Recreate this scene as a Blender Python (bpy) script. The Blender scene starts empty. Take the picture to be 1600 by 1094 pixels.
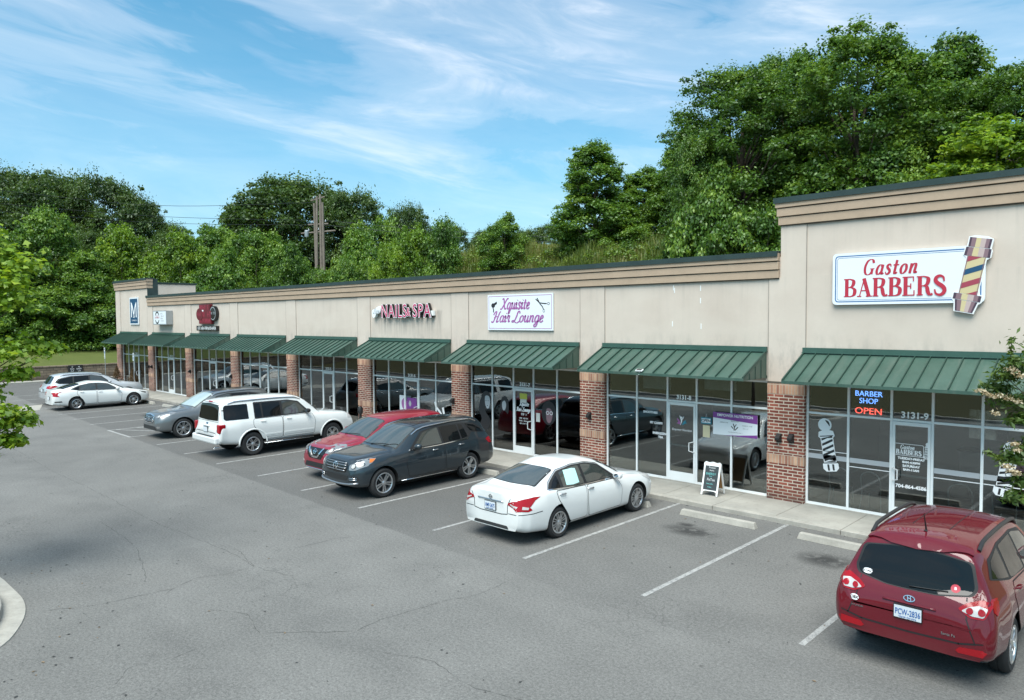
import bpy, bmesh, math, random
import numpy as np
from mathutils import Vector, Matrix
from mathutils.bvhtree import BVHTree
from mathutils.geometry import delaunay_2d_cdt
R = math.radians; PI = math.pi
S = bpy.context.scene
COL = S.collection

# ------------------------------------------------------------------ camera
cd = bpy.data.cameras.new('camera'); cam = bpy.data.objects.new('camera', cd); COL.objects.link(cam)
cd.sensor_fit = 'HORIZONTAL'; cd.sensor_width = 36; cd.lens = 36*1135.27/1600
cd.clip_start = .1; cd.clip_end = 3000
_r = Vector((0.71793932, 0.69607196, -0.00685254)); _u = Vector((-0.02592711, 0.03657631, 0.99899447))
_f = Vector((-0.69562268, 0.71703975, -0.04430671))
cam.matrix_world = Matrix(((_r.x, _u.x, -_f.x, 54.16674594), (_r.y, _u.y, -_f.y, -16.91647154), (_r.z, _u.z, -_f.z, 4.52038045), (0, 0, 0, 1)))
S.camera = cam

# ------------------------------------------------------------------ light
SUN_EL, SUN_AZ = 60, 155          # elevation, azimuth measured from +Y towards +X (degrees)
S.view_settings.view_transform = 'Standard'; S.view_settings.look = 'None'
S.view_settings.exposure = 0.74; S.view_settings.gamma = 1
S.render.use_compositing = False
S.cycles.max_bounces = 7; S.cycles.transparent_max_bounces = 12; S.cycles.caustics_reflective = False; S.cycles.caustics_refractive = False
sd = bpy.data.lights.new('sun', 'SUN'); sd.energy = 3.6; sd.angle = R(46); sd.color = (1, .96, .9)
so = bpy.data.objects.new('sun', sd); COL.objects.link(so)
_d = Vector((math.sin(R(SUN_AZ))*math.cos(R(SUN_EL)), math.cos(R(SUN_AZ))*math.cos(R(SUN_EL)), math.sin(R(SUN_EL))))
so.rotation_euler = _d.to_track_quat('Z', 'Y').to_euler(); so.location = (30, 0, 60)

class G:
    """tiny node-graph helper"""
    def __init__(s, tree): s.t = tree; s.n = tree.nodes; s.l = tree.links
    def node(s, typ, **kw):
        n = s.n.new(typ)
        for k, v in kw.items(): setattr(n, k, v)
        return n
    def put(s, sock, v):
        if isinstance(v, bpy.types.NodeSocket): s.l.new(v, sock)
        elif isinstance(v, (tuple, list)) and len(v) == 3 and sock.type == 'RGBA': sock.default_value = (*v, 1)
        else: sock.default_value = v
    def math(s, op, a, b=0.0, c=None, clamp=False):
        n = s.node('ShaderNodeMath', operation=op, use_clamp=clamp); s.put(n.inputs[0], a); s.put(n.inputs[1], b)
        if c is not None: s.put(n.inputs[2], c)
        return n.outputs[0]
    def vmath(s, op, a, b=(0, 0, 0)):
        n = s.node('ShaderNodeVectorMath', operation=op); s.put(n.inputs[0], a)
        if op == 'SCALE': s.put(n.inputs[3], b)
        else: s.put(n.inputs[1], b)
        return n.outputs[1] if op in ('DISTANCE', 'LENGTH', 'DOT_PRODUCT') else n.outputs[0]
    def mix(s, f, a, b, blend='MIX'):
        n = s.node('ShaderNodeMix', data_type='RGBA', blend_type=blend); s.put(n.inputs[0], f); s.put(n.inputs[6], a); s.put(n.inputs[7], b)
        return n.outputs[2]
    def ramp(s, f, stops, interp='LINEAR'):
        n = s.node('ShaderNodeValToRGB'); r = n.color_ramp; r.interpolation = interp
        while len(r.elements) < len(stops): r.elements.new(.5)
        for e, (p, c) in zip(r.elements, stops):
            e.position = p; e.color = (c, c, c, 1) if isinstance(c, (int, float)) else (*c, 1)
        s.put(n.inputs[0], f); return n.outputs[0]
    def noise(s, vec, scale, detail=4, rough=.5, dist=0.0, col=False):
        n = s.node('ShaderNodeTexNoise'); s.put(n.inputs['Vector'], vec); n.inputs['Scale'].default_value = scale
        n.inputs['Detail'].default_value = detail; n.inputs['Roughness'].default_value = rough; n.inputs['Distortion'].default_value = dist
        return n.outputs[1 if col else 0]
    def voro(s, vec, scale, feature='F1', out=0, rnd=1.0):
        n = s.node('ShaderNodeTexVoronoi', feature=feature); s.put(n.inputs['Vector'], vec); n.inputs['Scale'].default_value = scale
        n.inputs['Randomness'].default_value = rnd
        return n.outputs[out]
    def obj(s): return s.node('ShaderNodeTexCoord').outputs['Object']
    def sep(s, v):
        n = s.node('ShaderNodeSeparateXYZ'); s.put(n.inputs[0], v); return n.outputs
    def comb(s, x, y, z):
        n = s.node('ShaderNodeCombineXYZ'); s.put(n.inputs[0], x); s.put(n.inputs[1], y); s.put(n.inputs[2], z); return n.outputs[0]
    def bump(s, h, strength=.3, dist=.02):
        n = s.node('ShaderNodeBump'); s.put(n.inputs['Height'], h); n.inputs['Strength'].default_value = strength; n.inputs['Distance'].default_value = dist
        return n.outputs[0]

# ------------------------------------------------------------------ sky
W = bpy.data.worlds.new('World'); S.world = W; W.use_nodes = True
g = G(W.node_tree); g.n.clear()
sky = g.node('ShaderNodeTexSky', sky_type='NISHITA', sun_disc=False)
sky.sun_elevation = R(SUN_EL); sky.sun_rotation = R(SUN_AZ); sky.air_density = 1.0; sky.dust_density = 1.6; sky.ozone_density = 2.2
dirv = g.node('ShaderNodeTexCoord').outputs['Generated']
sx, sy, sz = g.sep(dirv)
# the camera looks north-west: tilt the streaks a little so that they fall to the right
tz = g.math('ADD', sz, g.math('MULTIPLY', g.math('ADD', sx, sy), .10))
v1 = g.comb(sx, sy, g.math('MULTIPLY', tz, 5.2))
warp = g.vmath('SCALE', g.vmath('SUBTRACT', g.noise(v1, 1.6, 3, .5, col=True), (.5, .5, .5)), .55)
v2 = g.vmath('ADD', v1, warp)
big = g.noise(v1, 1.25, 5, .55, .3)
wisp = g.noise(v2, 3.1, 9, .62, .5)
fine = g.noise(g.comb(sx, sy, g.math('MULTIPLY', tz, 15)), 6.0, 6, .6, .8)
veil = g.noise(g.vmath('ADD', v1, (3.1, 1.7, .4)), 1.9, 7, .52, .9)
m = g.math('ADD', g.math('MULTIPLY', big, .62), g.math('ADD', g.math('MULTIPLY', wisp, .50), g.math('MULTIPLY', veil, .30)))
mask = g.ramp(m, [(.56, 0), (.72, .48), (.90, 1)], 'EASE')
streak = g.math('MULTIPLY', g.ramp(g.noise(g.comb(g.math('ADD', sx, g.math('MULTIPLY', sy, .3)), sy, g.math('MULTIPLY', tz, 2.6)), 4.2, 8, .55, 1.2), [(.44, 0), (.76, 1)], 'EASE'), g.ramp(big, [(.40, .15), (.62, .8)], 'EASE'))
low = g.ramp(sz, [(0, .62), (.14, .45), (.42, .10)])
mask = g.math('MAXIMUM', g.math('MAXIMUM', g.math('MULTIPLY', mask, .70), g.math('MULTIPLY', streak, .66)), g.math('MULTIPLY', low, g.ramp(veil, [(.3, .6), (.7, 1)])))
blue = g.mix(1.0, sky.outputs[0], (.27, 1.06, 1.13), 'MULTIPLY')
cloud = g.mix(g.ramp(wisp, [(.35, 0), (.65, 1)]), (5.0, 5.55, 6.8), (6.9, 7.1, 7.6))
final = g.mix(mask, blue, cloud)
bg = g.node('ShaderNodeBackground'); g.put(bg.inputs[0], final); bg.inputs[1].default_value = .10
g.l.new(bg.outputs[0], g.node('ShaderNodeOutputWorld').inputs[0])

# ------------------------------------------------------------------ materials
MAT = {}
def bsdf(name, color=(.5, .5, .5), rough=.5, metal=0.0, spec=.5, coat=0.0, coat_rough=.03, ior=None):
    m = bpy.data.materials.new(name); m.use_nodes = True; g = G(m.node_tree)
    b = m.node_tree.nodes['Principled BSDF']
    g.put(b.inputs['Base Color'], color); g.put(b.inputs['Roughness'], rough); b.inputs['Metallic'].default_value = metal
    b.inputs['Specular IOR Level'].default_value = spec; b.inputs['Coat Weight'].default_value = coat; b.inputs['Coat Roughness'].default_value = coat_rough
    if ior: b.inputs['IOR'].default_value = ior
    MAT[name] = m; m.diffuse_color = (*color[:3], 1) if isinstance(color, tuple) else (.5, .5, .5, 1)
    return m, g, b
def vary(name, color, rough=.6, scale=3.0, amt=.25, bump=0.0, bscale=60, **kw):
    """plain surface with a little mottling in colour and gloss"""
    m, g, b = bsdf(name, color, rough, **kw)
    o = g.obj(); n = g.noise(o, scale, 6, .6); n2 = g.noise(o, scale*9, 4, .6)
    f = g.math('ADD', g.math('MULTIPLY', n, .7), g.math('MULTIPLY', n2, .3))
    k = g.ramp(f, [(.3, 1-amt), (.7, 1+amt*.6)])
    g.put(b.inputs['Base Color'], g.mix(1.0, color, k, 'MULTIPLY'))
    g.put(b.inputs['Roughness'], g.math('ADD', rough-.06, g.math('MULTIPLY', n2, .12)))
    if bump: g.put(b.inputs['Normal'], g.bump(g.noise(o, bscale, 3, .6), bump, .01))
    return m

# stucco wall with rain streaks below the cornice, the signs and above the awnings
m, g, b = bsdf('stucco', (.5, .5, .5), .85, spec=.25)
o = g.obj(); x, y, z = g.sep(o)
n = g.noise(o, .7, 6, .6); n2 = g.noise(o, 14, 5, .65)
base = g.mix(g.ramp(n, [(.3, 0), (.7, 1)]), (.548, .455, .386), (.632, .538, .462))
base = g.mix(g.math('MULTIPLY', n2, .22), base, (.40, .36, .31))
st = g.noise(g.comb(g.math('MULTIPLY', x, 5.5), y, g.math('MULTIPLY', z, .35)), 1.0, 6, .65)
band = g.math('MULTIPLY', g.ramp(st, [(.52, 0), (.75, 1)]), .09)
base = g.mix(band, base, (.33, .31, .27))
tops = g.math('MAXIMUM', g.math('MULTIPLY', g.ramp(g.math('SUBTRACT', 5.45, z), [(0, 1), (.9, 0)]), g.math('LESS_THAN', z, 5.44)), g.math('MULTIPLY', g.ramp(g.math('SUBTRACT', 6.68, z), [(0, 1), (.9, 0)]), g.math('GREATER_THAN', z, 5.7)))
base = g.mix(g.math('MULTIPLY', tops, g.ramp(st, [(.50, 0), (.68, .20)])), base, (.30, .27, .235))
patch = g.ramp(g.noise(g.comb(g.math('MULTIPLY', x, .45), y, g.math('MULTIPLY', z, 1.1)), 1.0, 2, .4), [(.44, 0), (.50, 1)])
base = g.mix(g.math('MULTIPLY', patch, .10), base, (.70, .64, .56))
# grime band just above the awnings
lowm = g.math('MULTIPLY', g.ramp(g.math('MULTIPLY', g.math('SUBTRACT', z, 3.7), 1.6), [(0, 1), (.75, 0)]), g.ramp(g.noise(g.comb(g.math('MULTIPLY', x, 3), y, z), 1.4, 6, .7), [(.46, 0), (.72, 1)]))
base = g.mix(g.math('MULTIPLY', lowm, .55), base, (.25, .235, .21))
# black streaks below the nail salon letters
inx = g.math('MULTIPLY', g.math('GREATER_THAN', x, 30.4), g.math('LESS_THAN', x, 34.3))
inz = g.ramp(g.math('MULTIPLY', g.math('SUBTRACT', 4.85, z), .9), [(0, 0), (.08, 1), (.55, .5), (.95, 0)])
st2 = g.noise(g.comb(g.math('MULTIPLY', x, 9), y, g.math('MULTIPLY', z, .3)), 1.0, 5, .7)
base = g.mix(g.math('MULTIPLY', g.math('MULTIPLY', inx, inz), g.ramp(st2, [(.45, 0), (.66, .9)])), base, (.12, .115, .11))
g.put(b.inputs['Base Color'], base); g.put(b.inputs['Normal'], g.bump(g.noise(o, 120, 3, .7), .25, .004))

vary('cornice', (.43, .315, .225), .8, 1.2, .16, .2, 120)
vary('joint', (.10, .085, .07), .9); vary('joint_pale', (.33, .285, .245), .9)
vary('coping', (.035, .055, .052), .42, 2, .3, metal=.2)
m, g, b = bsdf('awning_green', (.05, .14, .1), .38, metal=.1, spec=.6)
o = g.obj(); n = g.noise(o, 1.3, 6, .6); n2 = g.noise(o, 30, 4, .6)
c = g.mix(g.ramp(n, [(.3, 0), (.7, 1)]), (.034, .076, .056), (.054, .108, .084))
c = g.mix(g.math('MULTIPLY', g.ramp(n2, [(.5, 0), (.75, 1)]), .35), c, (.11, .16, .135))
x, y, z = g.sep(o); dr = g.noise(g.comb(g.math('MULTIPLY', x, 7), g.math('MULTIPLY', y, .5), z), 1.0, 5, .65)
c = g.mix(g.math('MULTIPLY', g.ramp(dr, [(.5, 0), (.72, 1)]), .4), c, (.13, .15, .125))
g.put(b.inputs['Base Color'], c); g.put(b.inputs['Roughness'], g.math('ADD', .32, g.math('MULTIPLY', n2, .2)))
vary('awning_rib', (.020, .052, .039), .4, 2, .2)
vary('awning_flash', (.045, .100, .080), .35, 2, .2)

def brickmat(name, c1, c2, mortar, bw, bh, soldier=False, msize=.012):
    m, g, b = bsdf(name, c1, .85, spec=.25)
    o = g.obj(); x, y, z = g.sep(o)
    hx = g.math('ADD', x, y)
    vec = g.comb(z, hx, 0.0) if soldier else g.comb(hx, z, 0.0)
    t = g.node('ShaderNodeTexBrick'); g.put(t.inputs['Vector'], vec)
    t.offset = 0.0 if soldier else .5
    t.inputs['Scale'].default_value = 1; t.inputs['Mortar Size'].default_value = msize; t.inputs['Brick Width'].default_value = bw; t.inputs['Row Height'].default_value = bh
    t.inputs['Mortar Smooth'].default_value = .15; t.inputs['Bias'].default_value = 0
    g.put(t.inputs['Color1'], c1); g.put(t.inputs['Color2'], c2); g.put(t.inputs['Mortar'], mortar)
    n = g.noise(o, 2.2, 6, .6); n2 = g.noise(o, 60, 3, .6)
    c = g.mix(1.0, t.outputs[0], g.ramp(n, [(.3, .75), (.7, 1.2)]), 'MULTIPLY')
    c = g.mix(g.math('MULTIPLY', n2, .25), c, g.mix(.5, c, (.1, .05, .04)))
    # damp, dirty courses close to the pavement
    dirt = g.math('MULTIPLY', g.ramp(z, [(.12, 1), (.5, 0)]), g.ramp(n, [(.35, .2), (.65, .75)]))
    c = g.mix(dirt, c, (.06, .045, .04))
    g.put(b.inputs['Base Color'], c)
    g.put(b.inputs['Normal'], g.bump(g.math('SUBTRACT', g.math('MULTIPLY', n2, .3), t.outputs[1]), .6, .006))
brickmat('brick', (.30, .092, .062), (.155, .045, .034), (.56, .47, .38), .235, .078)
brickmat('brick_soldier', (.62, .38, .25), (.30, .13, .09), (.48, .38, .30), .24, .075, True, .009)
brickmat('retaining_block', (.26, .205, .15), (.17, .135, .10), (.05, .045, .04), .45, .2)

m, g, b = bsdf('concrete', (.4, .38, .35), .85, spec=.3)
o = g.obj(); n = g.noise(o, .9, 7, .65); n2 = g.noise(o, 9, 6, .7); n3 = g.noise(o, 90, 2, .6)
c = g.mix(g.ramp(n, [(.32, 0), (.68, 1)]), (.235, .225, .20), (.36, .345, .305))
c = g.mix(g.math('MULTIPLY', g.ramp(n2, [(.55, 0), (.75, 1)]), .45), c, (.13, .12, .105))
c = g.mix(g.math('MULTIPLY', n3, .2), c, (.5, .48, .44))
g.put(b.inputs['Base Color'], c); g.put(b.inputs['Normal'], g.bump(n3, .25, .003))
vary('concrete_pale', (.36, .34, .30), .85, 3, .3, .2, 80)
vary('curb_stone', (.36, .34, .30), .85, 2, .35, .2, 80)

# asphalt: old pale lane, darker stalls, patches, fine cracks and oil
m, g, b = bsdf('asphalt', (.1, .1, .1), .88, spec=.25)
o = g.obj(); x, y, z = g.sep(o)
n = g.noise(o, .12, 5, .6); n1 = g.noise(o, .9, 7, .65); n2 = g.noise(o, 22, 5, .75); n3 = g.noise(o, 48, 4, .85)
edge = g.math('ADD', g.math('ADD', y, g.math('MULTIPLY', g.math('SUBTRACT', x, 30), .03)), g.math('MULTIPLY', g.math('SUBTRACT', n1, .5), .12))
stall = g.math('MULTIPLY', g.ramp(g.math('ADD', edge, 8), [(.62, 0), (.70, 1)]), g.ramp(g.math('MULTIPLY', x, .01), [(.41, 1), (.455, .35), (.50, .25)]))
c = g.mix(g.ramp(n, [(.3, 0), (.7, 1)]), (.145, .141, .133), (.182, .177, .167))
c = g.mix(g.math('MULTIPLY', g.ramp(n1, [(.35, 0), (.7, 1)]), .35), c, (.100, .098, .093))
blot = g.noise(g.vmath('MULTIPLY', o, (.6, 1, 1)), .42, 6, .62, .6); c = g.mix(g.math('MULTIPLY', g.ramp(blot, [(.48, 0), (.68, 1)]), .26), c, (.088, .087, .084)); c = g.mix(g.math('MULTIPLY', g.ramp(blot, [(.28, 1), (.42, 0)]), .30), c, (.205, .20, .19))
lanes = g.math('MULTIPLY', g.ramp(g.math('ABSOLUTE', g.math('SUBTRACT', g.math('ABSOLUTE', g.math('ADD', y, 12.2)), .85)), [(0, 1), (.45, 0)]), g.ramp(n1, [(.35, .1), (.65, 1)])); c = g.mix(g.math('MULTIPLY', lanes, .22), c, (.085, .084, .082))
c = g.mix(g.math('MULTIPLY', stall, .55), c, (.088, .086, .083))
c = g.mix(1.0, c, g.ramp(n2, [(.32, .70), (.68, 1.28)]), 'MULTIPLY')
c = g.mix(1.0, c, g.ramp(n3, [(.3, .60), (.7, 1.45)]), 'MULTIPLY')
# fine alligator cracking in some areas
wv = g.vmath('ADD', o, g.vmath('SCALE', g.vmath('SUBTRACT', g.noise(o, 1.7, 4, .6, col=True), (.5, .5, .5)), .5))
vc = g.voro(wv, 2.6, 'DISTANCE_TO_EDGE'); vc2 = g.voro(wv, .55, 'DISTANCE_TO_EDGE')
cr = g.math('MULTIPLY', g.ramp(vc, [(0, 1), (.022, 0)]), g.ramp(g.noise(o, .33, 3, .5), [(.56, 0), (.64, 1)]))
cr2 = g.math('MULTIPLY', g.ramp(vc2, [(0, 1), (.007, 0)]), g.ramp(g.noise(g.vmath('ADD', o, (9, 4, 0)), .5, 3, .5), [(.50, 0), (.58, 1)]))
c = g.mix(g.math('MULTIPLY', g.math('MAXIMUM', cr, g.math('MULTIPLY', cr2, .35)), .42), c, (.03, .03, .03))
# leaf litter stained band beside the island
isl = g.ramp(g.vmath('DISTANCE', g.vmath('MULTIPLY', o, (1, 1, 0)), (39.5, -13.2, 0)), [(0, 1), (.9, 1), (1.0, 0)])
# oil stains
tot = None
for cx, cy, rx, ry in ((46.3, -3.45, .75, .45), (49.1, -3.4, .7, .5), (46.0, -3.1, .3, .2), (17.8, -4.2, .7, .5), (20.1, -4.0, .9, .6), (33.0, -4, .8, .6)):
    d = g.vmath('LENGTH', g.vmath('MULTIPLY', g.vmath('SUBTRACT', o, (cx, cy, 0)), (1/rx, 1/ry, 0)))
    s_ = g.ramp(d, [(.3, 1), (1.0, 0)])
    tot = s_ if tot is None else g.math('MAXIMUM', tot, s_)
oil = g.math('MULTIPLY', tot, g.ramp(g.noise(o, 3.2, 6, .7, .4), [(.36, .0), (.50, 1)]))
c = g.mix(g.math('MULTIPLY', oil, .8), c, (.022, .022, .022))
spots = g.math('MULTIPLY', g.ramp(g.voro(o, 1.1, 'F1'), [(0, 1), (.045, 1), (.055, 0)]), g.ramp(g.noise(o, .6, 2, .5), [(.5, 0), (.6, 1)]))
c = g.mix(g.math('MULTIPLY', spots, .6), c, (.035, .034, .032))
g.put(b.inputs['Base Color'], c); g.put(b.inputs['Normal'], g.bump(g.math('ADD', g.math('MULTIPLY', n3, .8), n2), .5, .008))

m, g, b = bsdf('road_paint', (.5, .5, .48), .8, spec=.3)
o = g.obj(); n2 = g.noise(o, 9, 7, .75); n3 = g.noise(o, 70, 3, .75)
w = g.ramp(g.math('ADD', g.math('MULTIPLY', n2, .6), g.math('MULTIPLY', n3, .4)), [(.40, 0), (.56, 1)])
g.put(b.inputs['Base Color'], g.mix(w, (.16, .16, .16), (.37, .365, .35)))
vary('crack', (.055, .054, .052), .95)
m, g, b = bsdf('grass', (.1, .16, .03), .9, spec=.15)
o = g.obj(); n = g.noise(o, .35, 6, .6); n2 = g.noise(o, 8, 6, .7)
c = g.mix(g.ramp(n, [(.3, 0), (.7, 1)]), (.058, .095, .018), (.105, .135, .032))
c = g.mix(g.math('MULTIPLY', n2, .5), c, (.14, .12, .055)); _, gy, _z = g.sep(o); c = g.mix(g.math('LESS_THAN', gy, -18.4), c, g.mix(n, (.045, .045, .018), (.085, .075, .035))); g.put(b.inputs['Base Color'], c)
g.put(b.inputs['Normal'], g.bump(n2, .8, .06))
vary('soil', (.10, .075, .045), .95, 1, .4)
vary('straw', (.20, .14, .085), .95, 6, .5, .8, 40)

m, g, b = bsdf('aluminium', (.62, .64, .66), .45, metal=.0, spec=.5)
o = g.obj(); n = g.noise(o, 2, 5, .6); g.put(b.inputs['Base Color'], g.mix(n, (.74, .76, .76), (.86, .88, .88))); g.put(b.inputs['Roughness'], g.math('ADD', .3, g.math('MULTIPLY', n, .2)))

def glassmat(name, tint, extra=.06, ior=1.5):
    m = bpy.data.materials.new(name); m.use_nodes = True; g = G(m.node_tree); g.n.clear()
    o = g.obj()
    nb = g.bump(g.noise(o, 1.1, 2, .5), .04, .03)
    fr = g.node('ShaderNodeFresnel'); fr.inputs[0].default_value = ior
    f = g.math('ADD', fr.outputs[0], extra, clamp=True)
    tr = g.node('ShaderNodeBsdfTransparent'); g.put(tr.inputs[0], tint)
    gl = g.node('ShaderNodeBsdfGlossy'); gl.inputs['Roughness'].default_value = .0; g.put(gl.inputs[0], (.92, .95, .95)); g.put(gl.inputs['Normal'], nb)
    mx = g.node('ShaderNodeMixShader'); g.put(mx.inputs[0], f); g.l.new(tr.outputs[0], mx.inputs[1]); g.l.new(gl.outputs[0], mx.inputs[2])
    g.l.new(mx.outputs[0], g.node('ShaderNodeOutputMaterial').inputs[0]); MAT[name] = m
glassmat('shop_glass', (.70, .74, .73), .10, 1.6)

def flat(name, color, rough=.5, **kw): return bsdf(name, color, rough, **kw)[0]
flat('black_plastic', (.018, .018, .019), .5); flat('black_gloss', (.012, .012, .013), .12); flat('dark_void', (.006, .006, .006), .9)
flat('white_paint', (.78, .78, .77), .4); flat('white_vinyl', (.80, .81, .82), .5); flat('bright_vinyl', (.97, .97, .97), .6); flat('bright_chrome', (.85, .85, .86), .25, metal=.3); flat('sign_white', (.74, .77, .80), .35)  # bright vinyl and chrome: dim light under awnings and indoors offset in the colour
flat('red_vinyl', (.45, .025, .05), .45); flat('blue_vinyl', (.03, .13, .33), .45); flat('navy', (.015, .07, .15), .4)
flat('purple_vinyl', (.20, .045, .26), .45); flat('orchid_vinyl', (.36, .12, .34), .45); flat('magenta', (.50, .03, .12), .35); flat('deep_red', (.13, .006, .014), .35)
flat('teal_vinyl', (.03, .22, .30), .5); flat('yellow_vinyl', (.55, .55, .08), .5); flat('cream_vinyl', (.62, .55, .36), .45); flat('mauve', (.23, .14, .16), .45); flat('mauve_pale', (.50, .38, .36), .4); flat('pole_red', (.33, .05, .08), .45); flat('pole_cream', (.58, .48, .27), .45); flat('mauve_dark', (.07, .04, .06), .45)
flat('paper', (.62, .62, .58), .8); flat('chalkboard', (.035, .045, .05), .75); flat('chalk', (.6, .64, .64), .9); flat('chalk_teal', (.15, .5, .48), .9)
flat('wood_board', (.30, .16, .06), .6); flat('grey_vinyl', (.42, .44, .46), .5); flat('dark_vinyl', (.02, .02, .022), .5)
flat('steel', (.45, .45, .46), .3, metal=.9); flat('galvanised', (.38, .40, .41), .5, metal=.5)
flat('chrome', (.72, .73, .75), .08, metal=1.0); flat('rubber', (.022, .022, .023), .8); flat('tint_glass', (.012, .014, .015), .04, spec=.8, ior=1.55)
vary('interior_tan', (.42, .37, .26), .8, .5, .1); vary('interior_grey', (.16, .165, .17), .8, .5, .15); vary('interior_floor', (.19, .18, .16), .5, 2, .2); vary('interior_white', (.42, .43, .42), .8, .5, .1); vary('interior_ceiling', (.4, .4, .38), .9, 1, .1)
vary('curtain_yellow', (.62, .50, .18), .8, 3, .3); vary('curtain_white', (.80, .81, .80), .8, 3, .2); vary('blind_tan', (.86, .76, .58), .8, .8, .12)
vary('roof_membrane', (.36, .35, .33), .8, .5, .2)
def emit(name, color, st):
    m, g, b = bsdf(name, color, .4); g.put(b.inputs['Emission Color'], color); b.inputs['Emission Strength'].default_value = st
emit('neon_red', (1, .10, .07), 2.6); emit('neon_blue', (.16, .36, 1.0), 2.8); emit('glow_red', (.8, .05, .10), .5)
flat('sign_red', (.40, .035, .07), .4)

# ------------------------------------------------------------------ object helpers
class MB:
    """collects shapes, builds ONE mesh object"""
    def __init__(s): s.v = []; s.f = []; s.m = []; s.cur = 0
    def add(s, vs, fs, M=None):
        k = len(s.v)
        s.v += [tuple(M @ Vector(p)) for p in vs] if M is not None else [tuple(p) for p in vs]
        s.f += [tuple(i+k for i in f) for f in fs]; s.m += [s.cur]*len(fs); return s
    def box(s, x0, x1, y0, y1, z0, z1, M=None):
        if x0 > x1: x0, x1 = x1, x0
        if y0 > y1: y0, y1 = y1, y0
        if z0 > z1: z0, z1 = z1, z0
        vs = [(x0, y0, z0), (x1, y0, z0), (x1, y1, z0), (x0, y1, z0), (x0, y0, z1), (x1, y0, z1), (x1, y1, z1), (x0, y1, z1)]
        return s.add(vs, [(3, 2, 1, 0), (4, 5, 6, 7), (0, 1, 5, 4), (1, 2, 6, 5), (2, 3, 7, 6), (3, 0, 4, 7)], M)
    def prism(s, poly, axis, a, b, M=None):
        """extrude a 2D polygon; axis 'y': poly in (x,z); 'x': (y,z); 'z': (x,y)"""
        n = len(poly)
        P = {'y': lambda p, t: (p[0], t, p[1]), 'x': lambda p, t: (t, p[0], p[1]), 'z': lambda p, t: (p[0], p[1], t)}[axis]
        vs = [P(p, a) for p in poly]+[P(p, b) for p in poly]
        fs = [tuple(range(n)), tuple(range(2*n-1, n-1, -1))]+[(i, (i+1) % n, n+(i+1) % n, n+i) for i in range(n)]
        return s.add(vs, fs, M)
    def tube(s, pts, r, n=8, cap=True, M=None):
        pts = [Vector(p) for p in pts]; rs = r if isinstance(r, (list, tuple)) else [r]*len(pts); vs = []; fs = []
        a = None
        for i, p in enumerate(pts):
            d = (pts[min(i+1, len(pts)-1)]-pts[max(i-1, 0)]).normalized()
            if a is None:
                a = d.orthogonal().normalized()
            else:
                a = (a-d*a.dot(d)); a = a.normalized() if a.length > 1e-6 else d.orthogonal().normalized()
            b = d.cross(a)
            for k in range(n):
                t = 2*PI*k/n; vs.append(p+(a*math.cos(t)+b*math.sin(t))*rs[i])
        for i in range(len(pts)-1):
            for k in range(n): fs.append((i*n+k, i*n+(k+1) % n, (i+1)*n+(k+1) % n, (i+1)*n+k))
        if cap: fs.append(tuple(range(n-1, -1, -1))); fs.append(tuple((len(pts)-1)*n+k for k in range(n)))
        return s.add(vs, fs, M)
    def lathe(s, prof, n=24, M=None, arc=None):
        """prof: list of (r, z) turned about Z"""
        vs = []; fs = []; k = len(prof)
        for i in range(n):
            t = 2*PI*i/n
            for r, z in prof: vs.append((r*math.cos(t), r*math.sin(t), z))
        for i in range(n):
            j = (i+1) % n
            for q in range(k-1): fs.append((i*k+q, j*k+q, j*k+q+1, i*k+q+1))
        return s.add(vs, fs, M)
    def build(s, name, mat, parent=None, smooth=False, angle=None, bevel=0):
        me = bpy.data.meshes.new(name); me.from_pydata(s.v, [], s.f)
        for mm in (mat if isinstance(mat, (list, tuple)) else [mat]): me.materials.append(MAT[mm] if isinstance(mm, str) else mm)
        if any(s.m): me.polygons.foreach_set('material_index', s.m)
        return link(name, me, parent, smooth, angle, bevel)
def link(name, me, parent=None, smooth=False, angle=None, bevel=0):
    me.validate(); me.update()
    if smooth:
        me.shade_smooth()
        if angle: me.set_sharp_from_angle(angle=R(angle))
    o = bpy.data.objects.new(name, me); COL.objects.link(o)
    if parent: o.parent = parent
    if bevel:
        bv = o.modifiers.new('bevel', 'BEVEL'); bv.width = bevel; bv.segments = 2; bv.limit_method = 'ANGLE'; bv.harden_normals = False
    return o
def thing(name, label, cat, loc=(0, 0, 0), rz=0.0, group=None):
    o = bpy.data.objects.new(name, None); COL.objects.link(o); o.empty_display_size = .2
    o.location = loc; o.rotation_euler = (0, 0, rz); o['label'] = label; o['category'] = cat
    if group: o['group'] = group
    return o
def tag(o, label, cat, group=None):
    o['label'] = label; o['category'] = cat
    if group: o['group'] = group
    return o
def struct(o, kind='structure', label=None):
    o['kind'] = kind
    if label: o['label'] = label
    return o
def rnd_poly(pts, r, n=4):
    """round the corners of a polygon"""
    out = []; k = len(pts)
    for i in range(k):
        p0, p, p1 = Vector(pts[i-1][:2]), Vector(pts[i][:2]), Vector(pts[(i+1) % k][:2])
        a, b = p0-p, p1-p; q = min(r, a.length*.45, b.length*.45)
        if q < 1e-5: out.append(tuple(p)); continue
        A, B = p+a.normalized()*q, p+b.normalized()*q
        for j in range(n+1):
            t = j/n; out.append(tuple((1-t)**2*A+2*t*(1-t)*p+t*t*B))
    return out
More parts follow.
